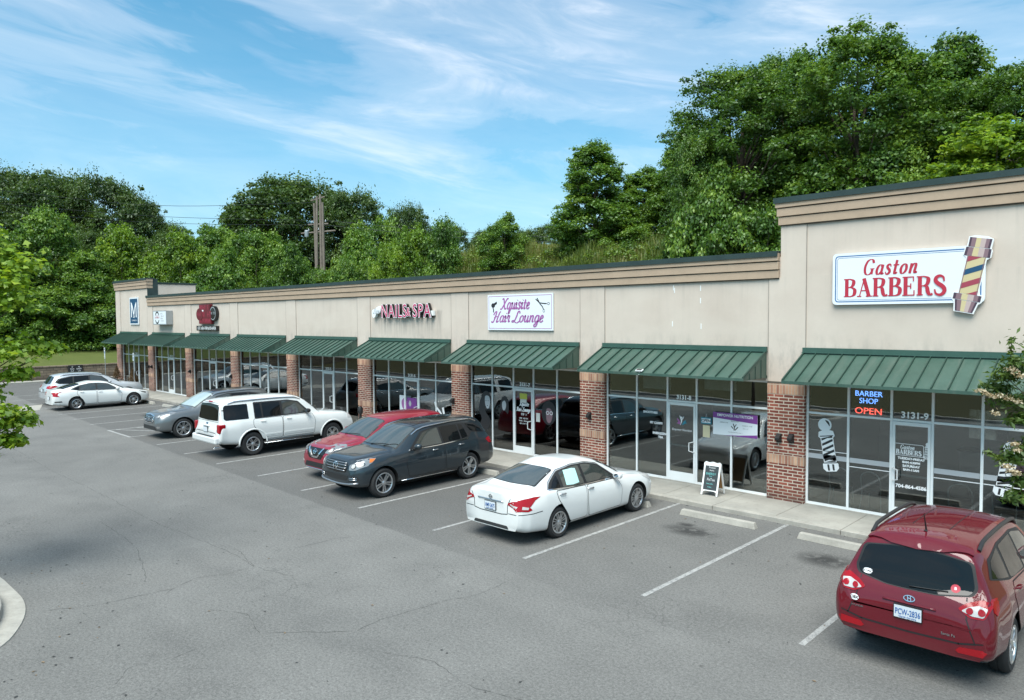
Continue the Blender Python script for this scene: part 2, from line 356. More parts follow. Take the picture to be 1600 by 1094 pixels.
def text_mesh(txt, size, depth=.004, align='CENTER', bold=0.0, shear=0.0, sx=1.0, space=1.0):
    cu = bpy.data.curves.new('t', 'FONT'); cu.body = txt; cu.size = size; cu.align_x = align; cu.extrude = depth; cu.offset = bold; cu.shear = shear; cu.resolution_u = 3; cu.space_character = space
    ob = bpy.data.objects.new('t', cu); COL.objects.link(ob); dg = bpy.context.evaluated_depsgraph_get()
    me = bpy.data.meshes.new_from_object(ob.evaluated_get(dg)); bpy.data.objects.remove(ob); bpy.data.curves.remove(cu)
    for v in me.vertices: v.co.x *= sx
    return me
def add_text(mb, txt, size, M, **kw):
    me = text_mesh(txt, size, **kw); mb.add([v.co[:] for v in me.vertices], [tuple(p.vertices) for p in me.polygons], M); bpy.data.meshes.remove(me)
def facade(x, y, z):      # text lies in the x-z plane and faces -y
    return Matrix.Translation((x, y, z)) @ Matrix.Rotation(PI/2, 4, 'X')
# ------------------------------------------------------------------ terrain and ground sheets
def sstep(a, b, t):
    t = min(1, max(0, (t-a)/(b-a))); return t*t*(3-2*t)
def ter(x, y):
    h = -.03
    hb = (10.2-1.3*sstep(8, 26, x)+.45*math.sin(x*.8+1)*math.cos(y*.6)+.3*math.sin(x*.31))*sstep(19.2, 29, y)*sstep(-14, 9, x)
    west = 1.02 + .085*min(60, max(0, -9.4-x)) if x < -9.4 else -.03
    south = 4.2*sstep(19.5, 46, -y)
    return max(h+hb+south, west)
xs = sorted(set([-420, -300, -200, -140, -100] + list(range(-80, -8, 3)) + [-9.41, -9.39] + list(range(-8, 50, 2))+list(range(52, 110, 4)) + [130, 180, 260, 420]))
ys = sorted(set([-420, -250, -150, -90] + list(range(-66, -20, 3)) + [-18.5] + list(range(-17, 16, 3)) + list(range(18, 36, 1)) + list(range(37, 64, 3)) + [80, 110, 160, 260, 420]))
vs = [(x, y, ter(x, y)) for y in ys for x in xs]; nx = len(xs)
t = MB().add(vs, [(j*nx+i, j*nx+i+1, (j+1)*nx+i+1, (j+1)*nx+i) for j in range(len(ys)-1) for i in range(nx-1)])
struct(t.build('ground', 'grass', smooth=True))
# asphalt in two pieces so that the raised bank behind the shops stays clear of it
t = MB().add([(-8.99, -18.5, 0), (75, -18.5, 0), (75, 19, 0), (-8.99, 19, 0)], [(0, 1, 2, 3)])
struct(t.build('parking_lot', 'asphalt'))
# pavement along the shop fronts, with joints and a low kerb face
t = MB()
x = -.6
while x < 56:
    x1 = x+1.45; t.box(x+.006, x1-.006, -1.42, 9 if x < -.1 else .3, -.02, .10); x = x1
t.cur = 1; x = -.6
while x < 56:
    x1 = x+2.9; t.box(x+.005, x1-.005, -1.6, -1.428, -.02, .10); x = x1
struct(t.build('pavement', ['concrete', 'curb_stone'], bevel=.012))
struct(MB().box(-.55, 56, -1.58, .28, -.03, .088).build('pavement_joints', 'joint'))

LX = [52.9, 50.18, 47.6, 44.93, 42.29, 39.55, 36.93, 34.37, 31.73, 29.22, 26.62, 24.02, 21.5, 19.07, 16.6, 14.19, 11.0, 7.9, 5.2, 2.4]
t = MB(); rg = random.Random(3)
for x in LX:
    t.box(x-.044, x+.044, -7.13+rg.uniform(-.04, .04), -1.62, .001, .004)
t.box(21.45, 24.07, -7.2, -7.1, .0012, .0045)
for k in range(7):                       # hatched loading bay
    y0 = -6.9+k*.8
    a = Vector((21.5, y0, 0)); b_ = Vector((24.02, y0+1.5, 0))
    if b_.y > -1.7: b_ = a+(b_-a)*((-1.7-a.y)/(b_.y-a.y))
    d = (b_-a).normalized(); n = Vector((-d.y, d.x, 0))*.05
    t.add([tuple(p+Vector((0, 0, .005))) for p in (a-n, b_-n, b_+n, a+n)], [(0, 1, 2, 3)])
struct(t.build('stall_markings', 'road_paint'))

CR = [[(14, -10.8), (25.5, -10.91), (30.25, -10.98), (33.69, -10.91), (36.62, -10.92), (38.11, -10.91), (39.7, -10.77), (40.82, -10.7), (41.59, -10.82), (42.6, -10.6)],
      [(36.26, -11.75), (37.94, -11.82), (39.12, -11.97), (40.14, -12.17), (41.08, -12.48)], [(41.59, -10.82), (41.62, -11.25), (41.43, -11.86), (41.65, -12.26), (41.94, -12.57)],
      [(41.03, -10.08), (41.22, -9.63), (41.21, -8.9), (41.45, -8.44)], [(44.46, -14.03), (44.13, -13.77), (44.18, -13.48)], [(44.28, -13.27), (44.24, -13.0), (44.21, -12.81)],
      [(45.33, -11.05), (45.23, -10.53), (45.32, -10.11), (45.46, -9.45), (45.57, -8.99), (45.5, -8.1)], [(41.59, -10.82), (40.65, -10.55), (39.8, -10.68)], [(41.65, -12.26), (41.55, -12.93), (41.4, -13.54), (41.09, -14.08)],
      [(46.2, -11.2), (46.9, -10.9), (47.8, -11.0), (48.6, -10.7), (49.9, -10.8)], [(43.0, -12.2), (43.6, -11.9), (44.4, -12.1), (45.33, -11.05)]]
t = MB(); rg = random.Random(8)
for c in CR:
    pts = []
    for a, b_ in zip(c, c[1:]):
        n = max(2, int(math.hypot(b_[0]-a[0], b_[1]-a[1])/.09))
        for k in range(n): pts.append((a[0]+(b_[0]-a[0])*k/n, a[1]+(b_[1]-a[1])*k/n))
    jx = jy = 0; L = []; Rr = []
    for i, (x, y) in enumerate(pts):
        jx = jx*.8+rg.uniform(-.022, .022); jy = jy*.8+rg.uniform(-.022, .022); w = rg.uniform(.0015, .0055)*(1 if rg.random() < .85 else .1)
        a = pts[max(0, i-1)]; b_ = pts[min(len(pts)-1, i+1)]; d = Vector((b_[0]-a[0], b_[1]-a[1])).normalized()
        L.append((x+jx-d.y*w, y+jy+d.x*w, .0025)); Rr.append((x+jx+d.y*w, y+jy-d.x*w, .0025))
    n = len(L); t.add(L+Rr, [(i, i+1, n+i+1, n+i) for i in range(n-1)])
struct(t.build('asphalt_cracks', 'crack'))

# kerbed island at the lower left and the one beside the camera on the right
def island(name, outline, mats=('concrete_pale', 'straw')):
    o2 = rnd_poly(outline, .9, 8); cx = sum(p[0] for p in o2)/len(o2); cy = sum(p[1] for p in o2)/len(o2)
    n = len(o2)
    def ring(inset, z):
        out = []
        for i, p in enumerate(o2):
            a, b_ = Vector(o2[i-1]), Vector(o2[(i+1) % n]); d = (b_-a).normalized(); nn = Vector((-d.y, d.x))
            if nn.dot(Vector((cx, cy))-Vector(p)) < 0: nn = -nn
            out.append((p[0]+nn.x*inset, p[1]+nn.y*inset, z))
        return out
    rings = [ring(0, -.02), ring(.012, .018), ring(.30, .03), ring(.32, .14), ring(.36, .165), ring(.50, .17), ring(.54, .15)]
    vs = sum(rings, []); fs = [(k*n+i, k*n+(i+1) % n, (k+1)*n+(i+1) % n, (k+1)*n+i) for k in range(len(rings)-1) for i in range(n)]
    m = MB().add(vs, fs); m.cur = 1; m.add(ring(.53, .152), [tuple(range(n))])
    return struct(m.build(name, list(mats), smooth=True, angle=40))
island('island', [(39.7, -17.5), (38.0, -16.4), (38.2, -14.15), (40.9, -14.1), (42.6, -14.9), (42.2, -17.5)])
island('island', [(53.2, -13), (53.2, -2.2), (55.6, -2.2), (55.6, -13)])
# concrete apron and road edge at the far left
t = MB().add([(12.6, -9.3, .006), (11.3, -7.25, .006), (8.6, -6.5, .006), (9.3, -8.4, .006), (11.4, -13, .006), (14.6, -13, .006)], [(0, 1, 2, 3, 4, 5)])
struct(t.build('gutter_strip', 'concrete_pale'))
t = MB().box(-8.9, -7.75, -18.4, 18, -.02, .10)
struct(t.build('footway', 'concrete', bevel=.015))

struct(MB().box(-8.9, 75, -18.62, -18.42, -.05, .12).build('kerb', 'curb_stone', bevel=.015))
# retaining wall with a cap and its grass bank
rw = thing('retaining_wall', 'low block retaining wall below the grass bank left of the shops', 'wall', (-9.2, -8, 0))
t = MB()
t.box(-.2, .2, -18, 30, -.1, 1.02); t.build('block_face', 'retaining_block', rw)
t = MB(); y = -18
while y < 30: t.box(-.26, .26, y+.006, y+.594, 1.023, 1.12); y += .6
t.build('cap_course', 'retaining_block', rw, bevel=.01)
bs = thing('notice_board', 'black notice board with white lettering mounted on the retaining wall', 'sign', (-8.86, -.25, .5))
MB().box(-.03, .03, -.5, .5, 0, .62).build('board', 'black_plastic', bs, bevel=.01)
t = MB()
M_ = Matrix.Rotation(PI/2, 4, 'Z') @ Matrix.Rotation(PI/2, 4, 'X')
for k, (yy, ws) in enumerate(((-.22, ['P', '3131', 'A-F']), (.24, ['M', 'UNIT', '1-9']))):
    for j, w_ in enumerate(ws): add_text(t, w_, .15, Matrix.Translation((.034, yy, .42-.15*j)) @ M_)
t.build('lettering', 'white_vinyl', bs)

# ------------------------------------------------------------------ the shop building
P = 5.8; ZA, ZT, ZH = .10, 7.28, 6.04
B = thing('shop_building', 'long beige strip mall with brick piers, green awnings and nine shop fronts', 'building')
X9 = 51.75                                   # left edge of the pier right of the barber shop
piers = [P*i for i in range(9)]+[X9]
def wins(i):
    a = piers[i]+.9; b_ = piers[i+1]; w = b_-a
    return [a+w*f for f in (0, .213, .415, .595, .796, 1.0)]
t = MB()                                      # front wall above the glass
t.box(0, 5.9, 0, .3, 2.95, 7.05); t.box(5.9, 46.69, 0, .3, 2.95, 5.92); t.box(46.69, 56, 0, .3, 2.95, 7.16)
t.box(52.65, 56, 0, .3, .1, 2.95)
t.build('front_wall', 'stucco', B)
t = MB(); t.box(0, .3, .3, 18, .1, 5.6); t.box(55.7, 56, .3, 18, .1, 5.6); t.box(0, 56, 18, 18.3, .1, 5.6)
t.box(5.62, 5.9, .3, 3.0, 5.3, 6.86); t.box(0, .3, .3, 3.0, 5.6, 6.86); t.box(.3, 5.62, 2.72, 3.0, 5.3, 6.86); t.box(46.69, 46.97, .3, 6, 5.3, 7.05)
t.build('side_wall', 'stucco', B)
MB().box(.3, 55.7, .3, 18, 5.1, 5.25).build('flat_roof', 'roof_membrane', B)
for i in range(9):
    q = MB().box(piers[i]+.0, piers[i]+.9, -.018, .002, 2.95, 5.43 if i else 6.5)
    if i == 8: q.box(46.69, 47.3, -.018, .002, 5.4301, 6.66)
    q.build('pilaster_panel', 'stucco', B)   # slightly raised strips between the joints
for i in range(9):
    for xx in (piers[i], piers[i]+.9):
        zt = 5.43 if i and xx < 47 else 6.5 if i == 0 else 6.66
        if xx > .1: MB().box(xx-.008, xx+.008, -.021, .0, 2.95, zt).build('control_joint', 'joint_pale', B)
def cornice(x0, x1, zt, endl=True, endr=True):
    h = .61/3
    t = MB()
    for k in range(3):
        p = .05+.028*(2-k); z1 = zt-.03-k*h
        t.box(x0-(p if endl else 0), x1+(p if endr else 0), -p-.02, .3, z1-h+.022, z1)
    o = t.build('cornice', 'cornice', B, bevel=.006)
    t = MB()
    for k in range(3):
        z1 = zt-.03-k*h; t.box(x0, x1, -.042, .29, z1-h, z1-h+.02)
    t.build('cornice_reveal', 'joint', B)
    t = MB(); t.box(x0-(.14 if endl else 0), x1+(.14 if endr else 0), -.15, .42, zt-.025, zt+.02); t.box(x0-(.14 if endl else 0), x1+(.14 if endr else 0), -.155, -.13, zt-.11, zt+.017)
    t.build('coping', 'coping', B)
cornice(0, 5.9, 7.16); cornice(5.93, 46.66, 6.04, False, False); cornice(46.69, 56, 7.28)
t = MB(); t.box(5.9, 5.925, -.02, .62, 6.06, 7.13); t.box(5.52, 5.97, .6, 3.1, 6.87, 6.92); t.box(-.07, .38, .6, 3.1, 6.87, 6.92); t.box(.38, 5.5, 2.66, 3.1, 6.87, 6.92)
t.box(5.9, 5.93, .6, 3.06, 6.80, 6.868)
t.build('coping', 'coping', B)
for i in range(10):
    x0 = piers[i]; t = MB(); t.box(x0, x0+.9, -.035, .32, .09, 2.66); t.box(x0, x0+.9, -.034, .32, .985, 2.0)
    q = MB(); q.box(x0, x0+.9, -.035, .32, .09, .985); q.box(x0, x0+.9, -.035, .32, 1.205, 2.66)
    pier = q.build('brick_pier', 'brick', B)
    MB().box(x0-.006, x0+.906, -.043, .326, .985, 1.205).build('soldier_course', 'brick_soldier', pier); MB().box(x0-.006, x0+.906, -.043, .326, 2.66, 2.90).build('soldier_course', 'brick_soldier', pier)
    q = MB(); q.box(x0-.01, x0+.91, -.03, .31, 2.90, 2.95); q.build('pier_cap', 'joint', pier)

def storefront(i):
    xs = wins(i); x0, x5 = xs[0], xs[5]; y0, y1 = .07, .13
    t = MB(); h = .026
    for k, x in enumerate(xs):
        a, b_ = (x, x+2*h) if k == 0 else (x-2*h, x) if k == 5 else (x-h, x+h)
        t.box(a, b_, y0, y1, .10, 2.95)
    for k in range(5):
        a, b_ = xs[k]+(2*h if k == 0 else h), xs[k+1]-(2*h if k == 4 else h)
        t.box(a, b_, y0+.002, y1-.002, 2.235, 2.285); t.box(a, b_, y0+.002, y1-.002, 2.90, 2.95)
        if k != 2: t.box(a, b_, y0+.002, y1-.002, .10, .165)
    sf = t.build('storefront', 'aluminium', B, bevel=.004)
    for k in range(5):
        a, b_ = xs[k]+h-.005, xs[k+1]-h+.005
        if k != 2: MB().box(a, b_, .098, .104, .16, 2.24).build('window_pane', 'shop_glass', sf)
        MB().box(a, b_, .098, .104, 2.28, 2.905).build('transom_pane', 'shop_glass', sf)
    MB().box(x0, x5, -.0, .13, .085, .112).build('sill', 'curb_stone', sf)
    a, b_ = xs[2]+h+.004, xs[3]-h-.004; t = MB(); w = .055
    t.box(a, a+w, .06, .115, .115, 2.23); t.box(b_-w, b_, .06, .115, .115, 2.23); t.box(a+w, b_-w, .061, .114, 2.15, 2.229); t.box(a+w, b_-w, .061, .114, .115, .36)
    d = t.build('door', 'aluminium', B, bevel=.004)
    MB().box(a+w-.004, b_-w+.004, .085, .091, .355, 2.155).build('door_glass', 'shop_glass', d)
    hx, s = (b_-.03, -1) if i != 8 else (a+.03, 1)
    t = MB(); t.tube([(hx, .06, 1.22), (hx, 0, 1.22), (hx+s*.10, -.03, 1.19), (hx+s*.10, -.03, 0.98), (hx, 0, .95), (hx, .06, .95)], .014, 8)
    t.tube([(hx, .07, 1.06), (hx, .05, 1.06)], .02, 8); t.box(a+w, b_-w, .1, .13, 1.05, 1.09)
    t.build('door_handle', 'white_paint', d, smooth=True, angle=40)
    return xs
WX = [storefront(i) for i in range(9)]

def awning(i):
    a, b_ = piers[i]+.86, piers[i+1]-.03
    if i == 8: b_ = 51.72
    y0, y1, zt, zb = -.03, -1.22, 3.66, 3.08
    M = MB(); M.add([(a, y0, zt), (b_, y0, zt), (b_, y1, zb), (a, y1, zb), (a, y0, zt-.02), (b_, y0, zt-.02), (b_, y1, zb-.02), (a, y1, zb-.02)],
                    [(0, 1, 2, 3), (7, 6, 5, 4), (0, 3, 7, 4), (1, 5, 6, 2), (3, 2, 6, 7)])
    M.box(a, b_, y1-.012, y1+.02, zb-.06, zb+.005)
    aw = M.build('awning', 'awning_green', B)
    n = 14 if i < 8 else 15; t = MB()
    for k in range(n+1):
        x = a+.02+(b_-a-.04)*k/n; e = .012 if 0 < k < n else .02
        t.add([(x-e, y0, zt), (x+e, y0, zt), (x+e, y1-.01, zb), (x-e, y1-.01, zb), (x-e*.7, y0, zt+.042), (x+e*.7, y0, zt+.042), (x+e*.7, y1-.01, zb+.042), (x-e*.7, y1-.01, zb+.042)],
              [(0, 1, 5, 4), (1, 2, 6, 5), (2, 3, 7, 6), (3, 0, 4, 7), (4, 5, 6, 7)])
    t.build('standing_seam', 'awning_rib', aw)
    for x in (a+.004, b_-.024):
        MB().prism([(y0, zt-.03), (y1+.03, zb-.02), (y1+.03, zb-.055), (y0, zb-.055)], 'x', x, x+.02).build('end_panel', 'awning_green', aw)
    t = MB()
    for k in range(1, 4):
        y = y0+(y1-y0)*k/4; zz = zt+(zb-zt)*k/4
        for x in (a-.008, b_-.004): t.box(x, x+.012, y-.012, y+.012, zb-.05, zz-.04)
    t.box(a, b_, y0-.01, y0+.03, zb-.06, zb+.0)
    t.build('end_rib', 'awning_rib', aw)
    t = MB(); t.box(a-.01, b_+.01, -.075, -.02, zt-.02, zt+.12); t.box(a-.015, b_+.015, -.11, -.02, zt+.0, zt+.015)
    t.build('top_flashing', 'awning_flash', aw)
for i in range(9): awning(i)

# interiors seen through the glass
t = MB()
for i in range(9): pass
MB().box(.3, 55.7, .31, 18, .0, .105).build('shop_floor', 'interior_floor', B)
MB().box(.3, 55.7, .31, 18, 3.05, 3.1).build('shop_ceiling', 'interior_ceiling', B)
for i in range(1, 10):
    MB().box(piers[i]+.42, piers[i]+.5, .33, 17.9, .106, 3.049).build('party_wall', 'interior_grey', B)
for i in range(9):
    a, b_ = piers[i]+.5, piers[i+1]+.42
    if i == 0: a = .31
    mat, yy = {1: ('blind_tan', 2.4), 2: ('blind_tan', 2.0), 4: ('interior_tan', 3.2), 5: ('interior_white', 5.5), 6: ('interior_grey', 6), 7: ('interior_grey', 7), 8: ('interior_grey', 6.5)}.get(i, ('interior_grey', 6))
    MB().box(a+.01, b_-.01, yy, yy+.08, .107, 3.048).build('back_wall', mat, B)
for i in (1, 2):       # paper blinds behind the second and third shop fronts, drawn except over the door
    for k in (0, 1, 3, 4): MB().box(WX[i][k]+.03, WX[i][k+1]-.03, .22, .225, .17, 2.22).build('window_blind', 'blind_tan', B)
for x, y_, zb_ in ((42.6, .30, 2.52), (44.5, .34, 2.6)): MB().box(x, x+.9, y_, y_+.01, zb_, 2.9).build('window_blind', 'curtain_white', B)
def curtain(name, x0, x1, z0, z1, y, mat, n=9, gather=0.0):
    vs = []; fs = []; N = n*6; K = 10
    for j in range(K+1):
        z = z1+(z0-z1)*j/K
        for k in range(N+1):
            u = k/N; xx = x0+(x1-x0)*(u*(1-gather*math.sin(PI*min(1, j/K*.9))))
            vs.append((xx, y+.035*math.sin(u*n*2*PI), z))
    for j in range(K):
        for k in range(N): fs.append((j*(N+1)+k, j*(N+1)+k+1, (j+1)*(N+1)+k+1, (j+1)*(N+1)+k))
    tag(MB().add(vs, fs).build(name, mat, smooth=True), {'curtain_white': 'white gathered curtain hanging in the nail salon window'}.get(mat, 'yellow curtain hanging behind the fifth shop window'), 'curtain')
curtain('curtain', WX[4][0]+.1, WX[4][1]-.05, .15, 2.25, .30, 'curtain_yellow', 5)
curtain('curtain', WX[4][1]+.08, WX[4][2]-.2, .15, 2.2, .32, 'curtain_white', 4)
COL.objects[-1]['label'] = 'pale curtain beside the door of the fifth shop'
curtain('curtain', WX[5][0]+.25, WX[5][2]-.05, .15, 2.25, .40, 'curtain_white', 9, .75)
COL.objects[-1]['label'] = 'white curtain drawn aside left of the nail salon door'
curtain('curtain', WX[5][3]+.6, WX[5][5]-.05, .15, 2.25, .40, 'curtain_white', 9, .55)
COL.objects[-1]['label'] = 'white gathered curtain right of the nail salon door'

# small black wall fixtures on the piers
def fixture(x, z, w=.13):
    t = MB(); t.box(x-w/2, x+w/2, -.06, -.04, z-.11, z+.11); t.prism([(-.06, z+.1), (-.17, z+.02), (-.17, z-.03), (-.06, z-.09)], 'x', x-w/2+.01, x+w/2-.01)
    t.build('utility_box', 'black_plastic', B, bevel=.006)
for x, z in ((46.70, 1.60), (47.0, 1.62), (40.97, 1.62), (34.9, 1.6), (5.95, 1.6), (6.45, 1.62), (17.5, 1.58), (12.3, 1.6)): fixture(x, z)
for x, z in ((43.75, 5.22), (43.78, 5.15), (44.55, 5.18), (44.55, 4.86), (44.57, 4.20), (43.72, 4.26)): MB().box(x, x+.025, -.004, -.001, z, z+.14).build('wall_scar', 'white_paint', B)
rg = random.Random(77); m = MB()           # dead leaves and grit blown over the lot
for k in range(520):
    if k < 260: x, y = rg.uniform(33, 55), rg.uniform(-15.5, -1.7)
    elif k < 400: x, y = rg.uniform(8, 55), -1.64-abs(rg.gauss(0, .12))
    else: a = rg.uniform(0, 6.28); x, y = 40.6+2.6*math.cos(a)*rg.uniform(.9, 1.35), -15.8+2.2*math.sin(a)*rg.uniform(.9, 1.3)
    a = rg.uniform(0, 6.28); s_ = rg.uniform(.010, .035); c_, d_ = math.cos(a)*s_, math.sin(a)*s_
    m.cur = 0 if rg.random() < .7 else 1
    m.add([(x-c_, y-d_, .006), (x+d_*.5, y-c_*.5, .014), (x+c_, y+d_, .007), (x-d_*.5, y+c_*.5, .012)], [(0, 1, 2, 3)])
struct(m.build('fallen_leaves', ['crack', 'straw']), 'stuff', 'dead leaves and grit scattered over the asphalt')
# ------------------------------------------------------------------ cars
def paint(name, color, flake=.25, rough=.32, metal=.0):
    m, g, b = bsdf(name, color, rough, metal=metal, spec=.5, coat=1.0, coat_rough=.03)
    o = g.obj(); x, y, z = g.sep(o)
    n = g.noise(o, 3.5, 5, .6); n2 = g.noise(o, 45, 3, .7)
    dust = g.math('MULTIPLY', g.ramp(z, [(.18, 1), (.62, 0)]), g.ramp(g.noise(o, 6, 5, .7), [(.3, .2), (.7, 1)]))
    c = g.mix(g.math('MULTIPLY', n2, flake*.25), color, tuple(min(1, v*1.6+.02) for v in color))
    c = g.mix(g.math('MULTIPLY', dust, .18), c, (.16, .145, .12))
    g.put(b.inputs['Base Color'], c); g.put(b.inputs['Roughness'], g.math('ADD', rough-.05, g.math('MULTIPLY', n, .15)))
    g.put(b.inputs['Coat Roughness'], g.math('ADD', .02, g.math('MULTIPLY', dust, .25)))
paint('paint_white', (.70, .71, .70), .05); paint('paint_silver', (.50, .52, .54), .4, metal=.35); paint('paint_graphite', (.15, .16, .165), .5, metal=.5)
paint('paint_crimson', (.27, .008, .026), .4, metal=.2); paint('paint_slate', (.018, .028, .036), .5, metal=.3); paint('paint_maroon', (.115, .003, .010), .2, rough=.5, metal=.0)
MAT['paint_maroon'].node_tree.nodes['Principled BSDF'].inputs['Specular IOR Level'].default_value = .15
flat('lens_clear', (.26, .27, .28), .10, metal=.3, spec=.6); flat('lens_red', (.31, .006, .012), .15, spec=.45); flat('lens_amber', (.6, .16, .02), .1, coat=1); flat('lens_dark', (.05, .05, .055), .08, coat=1)
flat('lens_pale', (.48, .47, .46), .2, spec=.4); flat('windscreen', (.055, .065, .062), .03, spec=1.0, ior=1.75); flat('windscreen_shade', (.38, .44, .42), .08, spec=1.0, coat=1); flat('privacy_glass', (.006, .007, .008), .03, spec=.45, ior=1.45)
flat('clear_side_glass', (.035, .042, .040), .03, spec=.9, ior=1.6); flat('seam', (.012, .012, .013), .6); flat('cladding', (.028, .029, .030), .55); flat('rim_silver', (.56, .57, .58), .28, metal=.85); flat('rim_dark', (.03, .03, .032), .5)
flat('plate', (.62, .66, .70), .4); flat('plate_blue', (.03, .12, .35), .5); flat('sky_cloth', (.42, .68, .66), .8)

def pw(tab, s):
    if s <= tab[0][0]: return tab[0][1]
    for (a, u), (b, v) in zip(tab, tab[1:]):
        if s <= b: return u+(v-u)*(s-a)/(b-a)
    return tab[-1][1]

class Car:
    """a vehicle lofted from side-view and plan-view curves; s = distance from the nose, local +x = nose, +y = its left side"""
    def __init__(c, name, label, cat, sp, pos, heading, group=None):
        c.sp = sp; c.root = thing(name, label, cat, (pos[0], pos[1], 0), R(heading), group)
        L, W = sp['L'], sp['W']; c.x0 = sp['fo']+sp['wb']/2     # nose x; origin midway between the axles
        c.wx = (sp['wb']/2, -sp['wb']/2)
        keys = set()
        for k in ('zc', 'belt', 'rail', 'wb_', 'wr', 'zb', 'wm'): keys |= {p[0] for p in sp[k]}
        keys = sorted(keys); st = [keys[0]]
        for k in keys[1:]:
            if k-st[-1] > .045: st.append(k)
        rings = []
        for s in st:
            zc, be, ra, wb, wr, zb, wm = (pw(sp[k], s) for k in ('zc', 'belt', 'rail', 'wb_', 'wr', 'zb', 'wm'))
            ra = min(ra, zc-.004); q = be-zb
            half = [(0, zb), (wm*.62, zb), (wm-.05, zb+.015), (wm-.008, zb+q*.22), (wm, zb+q*.5), (wm-.004, zb+q*.74), (wb, be-.03), (wb-.03, be+.012),
                    (wr+(wb-.03-wr)*.45, be+.012+(ra-be)*.55), (wr, ra-.03), (wr-.07, ra+.012+(zc-ra)*.3), (wr*.5, zc-(zc-ra)*.18), (0, zc)]
            rings.append([(c.x0-s, -y, z) for y, z in half]+[(c.x0-s, y, z) for y, z in half[-2:0:-1]])
        n = len(rings[0]); h = n//2
        vs = sum(rings, []); fs = []
        for i in range(len(rings)-1):
            for k in range(n): fs.append((i*n+k, i*n+(k+1) % n, (i+1)*n+(k+1) % n, (i+1)*n+k))
        for base, flip in ((0, 1), ((len(rings)-1)*n, 0)):
            for k in range(h):
                a, b_, cc, d = k, k+1, (n-k-1) % n, (n-k) % n
                f = [a, b_, cc, d] if k else [0, 1, n-1]
                if k == h-1: f = [a, b_, d] if True else f
                f = [base+v for v in f]; fs.append(tuple(f if flip else f[::-1]))
        me = bpy.data.meshes.new('body'); me.from_pydata(vs, [], fs); me.validate(); me.update()
        ob = bpy.data.objects.new('body', me); COL.objects.link(ob)
        ss = ob.modifiers.new('s', 'SUBSURF'); ss.levels = 2; ss.render_levels = 2; ss.subdivision_type = 'CATMULL_CLARK'
        dg = bpy.context.evaluated_depsgraph_get(); full = bpy.data.meshes.new_from_object(ob.evaluated_get(dg))
        bm = bmesh.new(); bm.from_mesh(full); bmesh.ops.recalc_face_normals(bm, faces=bm.faces); bm.to_mesh(full); c.bvh = BVHTree.FromBMesh(bm); bm.free()
        bpy.data.objects.remove(ob)
        # wheel housings
        full.materials.append(MAT[sp['paint']]); full.materials.append(MAT['dark_void']); full.materials.append(MAT['cladding'])
        ob = bpy.data.objects.new('body', full); COL.objects.link(ob)
        ar = sp['tr']+sp.get('gap', .055); c.ar = ar; cut = MB(); cut.m = []
        for wx in c.wx:
            for sgn in (-1, 1):
                M = Matrix.Translation((wx, sgn*(W/2-.17), sp['tr']+.01)) @ Matrix.Rotation(PI/2, 4, 'X')
                cut.add([(ar*math.cos(2*PI*k/40), ar*math.sin(2*PI*k/40), z) for z in (-.26, .26) for k in range(40)],
                        [tuple(range(39, -1, -1)), tuple(range(40, 80))]+[(k, (k+1) % 40, 40+(k+1) % 40, 40+k) for k in range(40)], M)
        co = cut.build('cut', 'dark_void')
        bo = ob.modifiers.new('b', 'BOOLEAN'); bo.operation = 'DIFFERENCE'; bo.object = co; bo.solver = 'EXACT'
        dg = bpy.context.evaluated_depsgraph_get(); body = bpy.data.meshes.new_from_object(ob.evaluated_get(dg))
        bpy.data.objects.remove(ob); bpy.data.objects.remove(co)
        mi = []
        for p in body.polygons:
            m_ = 0; ce = p.center
            for wx in c.wx:
                r = math.hypot(ce.x-wx, ce.z-sp['tr']-.01)
                if r < ar+.002 and abs(ce.y) < W/2-.02 and (abs(r-ar) < .012 or abs(abs(ce.y)-(W/2-.43)) < .02): m_ = 1
            if ce.z < sp.get('clad', 0) and m_ == 0: m_ = 2
            mi.append(m_)
        body.polygons.foreach_set('material_index', mi)
        c.body = link('body', body, c.root, True, 55)
        # dark underside so that nothing shows between the wheels
        t = MB(); t.box(-sp['wb']/2+.2, sp['wb']/2-.2, -W/2+.25, W/2-.25, sp['tr']*.55, sp['tr']+.1)
        t.tube([(sp['wb']/2, -W/2+.25, sp['tr']), (sp['wb']/2, W/2-.25, sp['tr'])], .05); t.tube([(-sp['wb']/2, -W/2+.25, sp['tr']), (-sp['wb']/2, W/2-.25, sp['tr'])], .05)
        t.build('underbody', 'dark_void', c.root)
        c.wheels()
    def X(c, s): return c.x0-s
    def hit(c, plane, a, b, side=1):
        if plane == 'side': o, d = Vector((a, side*3, b)), Vector((0, -side, 0))
        elif plane == 'top': o, d = Vector((a, b, 4)), Vector((0, 0, -1))
        elif plane == 'front': o, d = Vector((6, a, b)), Vector((-1, 0, 0))
        else: o, d = Vector((-6, a, b)), Vector((1, 0, 0))
        loc, nor, i, _ = c.bvh.ray_cast(o, d)
        if loc is None: return None, None
        if nor.dot(d) > 0: nor = -nor
        return loc, nor
    def panel(c, mb, poly, plane, side=1, off=.005, skirt=.012, cell=.06, r=0.0, maxdev=.5):
        """project a 2D outline onto the bodywork as a thin raised skin. side: poly in (s, z); top: (s, y); front/rear: (y, z)"""
        if r: poly = rnd_poly(poly, r)
        pts = []; k = len(poly)
        for i in range(k):
            a, b = Vector(poly[i]), Vector(poly[(i+1) % k]); n = max(1, int((b-a).length/cell))
            for j in range(n): pts.append(a+(b-a)*j/n)
        nb = len(pts)
        us = [p.x for p in pts]; ws = [p.y for p in pts]
        def inside(q):
            w = False
            for i in range(nb):
                a, b = pts[i], pts[i-1]
                if (a.y > q.y) != (b.y > q.y) and q.x < (b.x-a.x)*(q.y-a.y)/(b.y-a.y)+a.x: w = not w
            return w
        inner = []
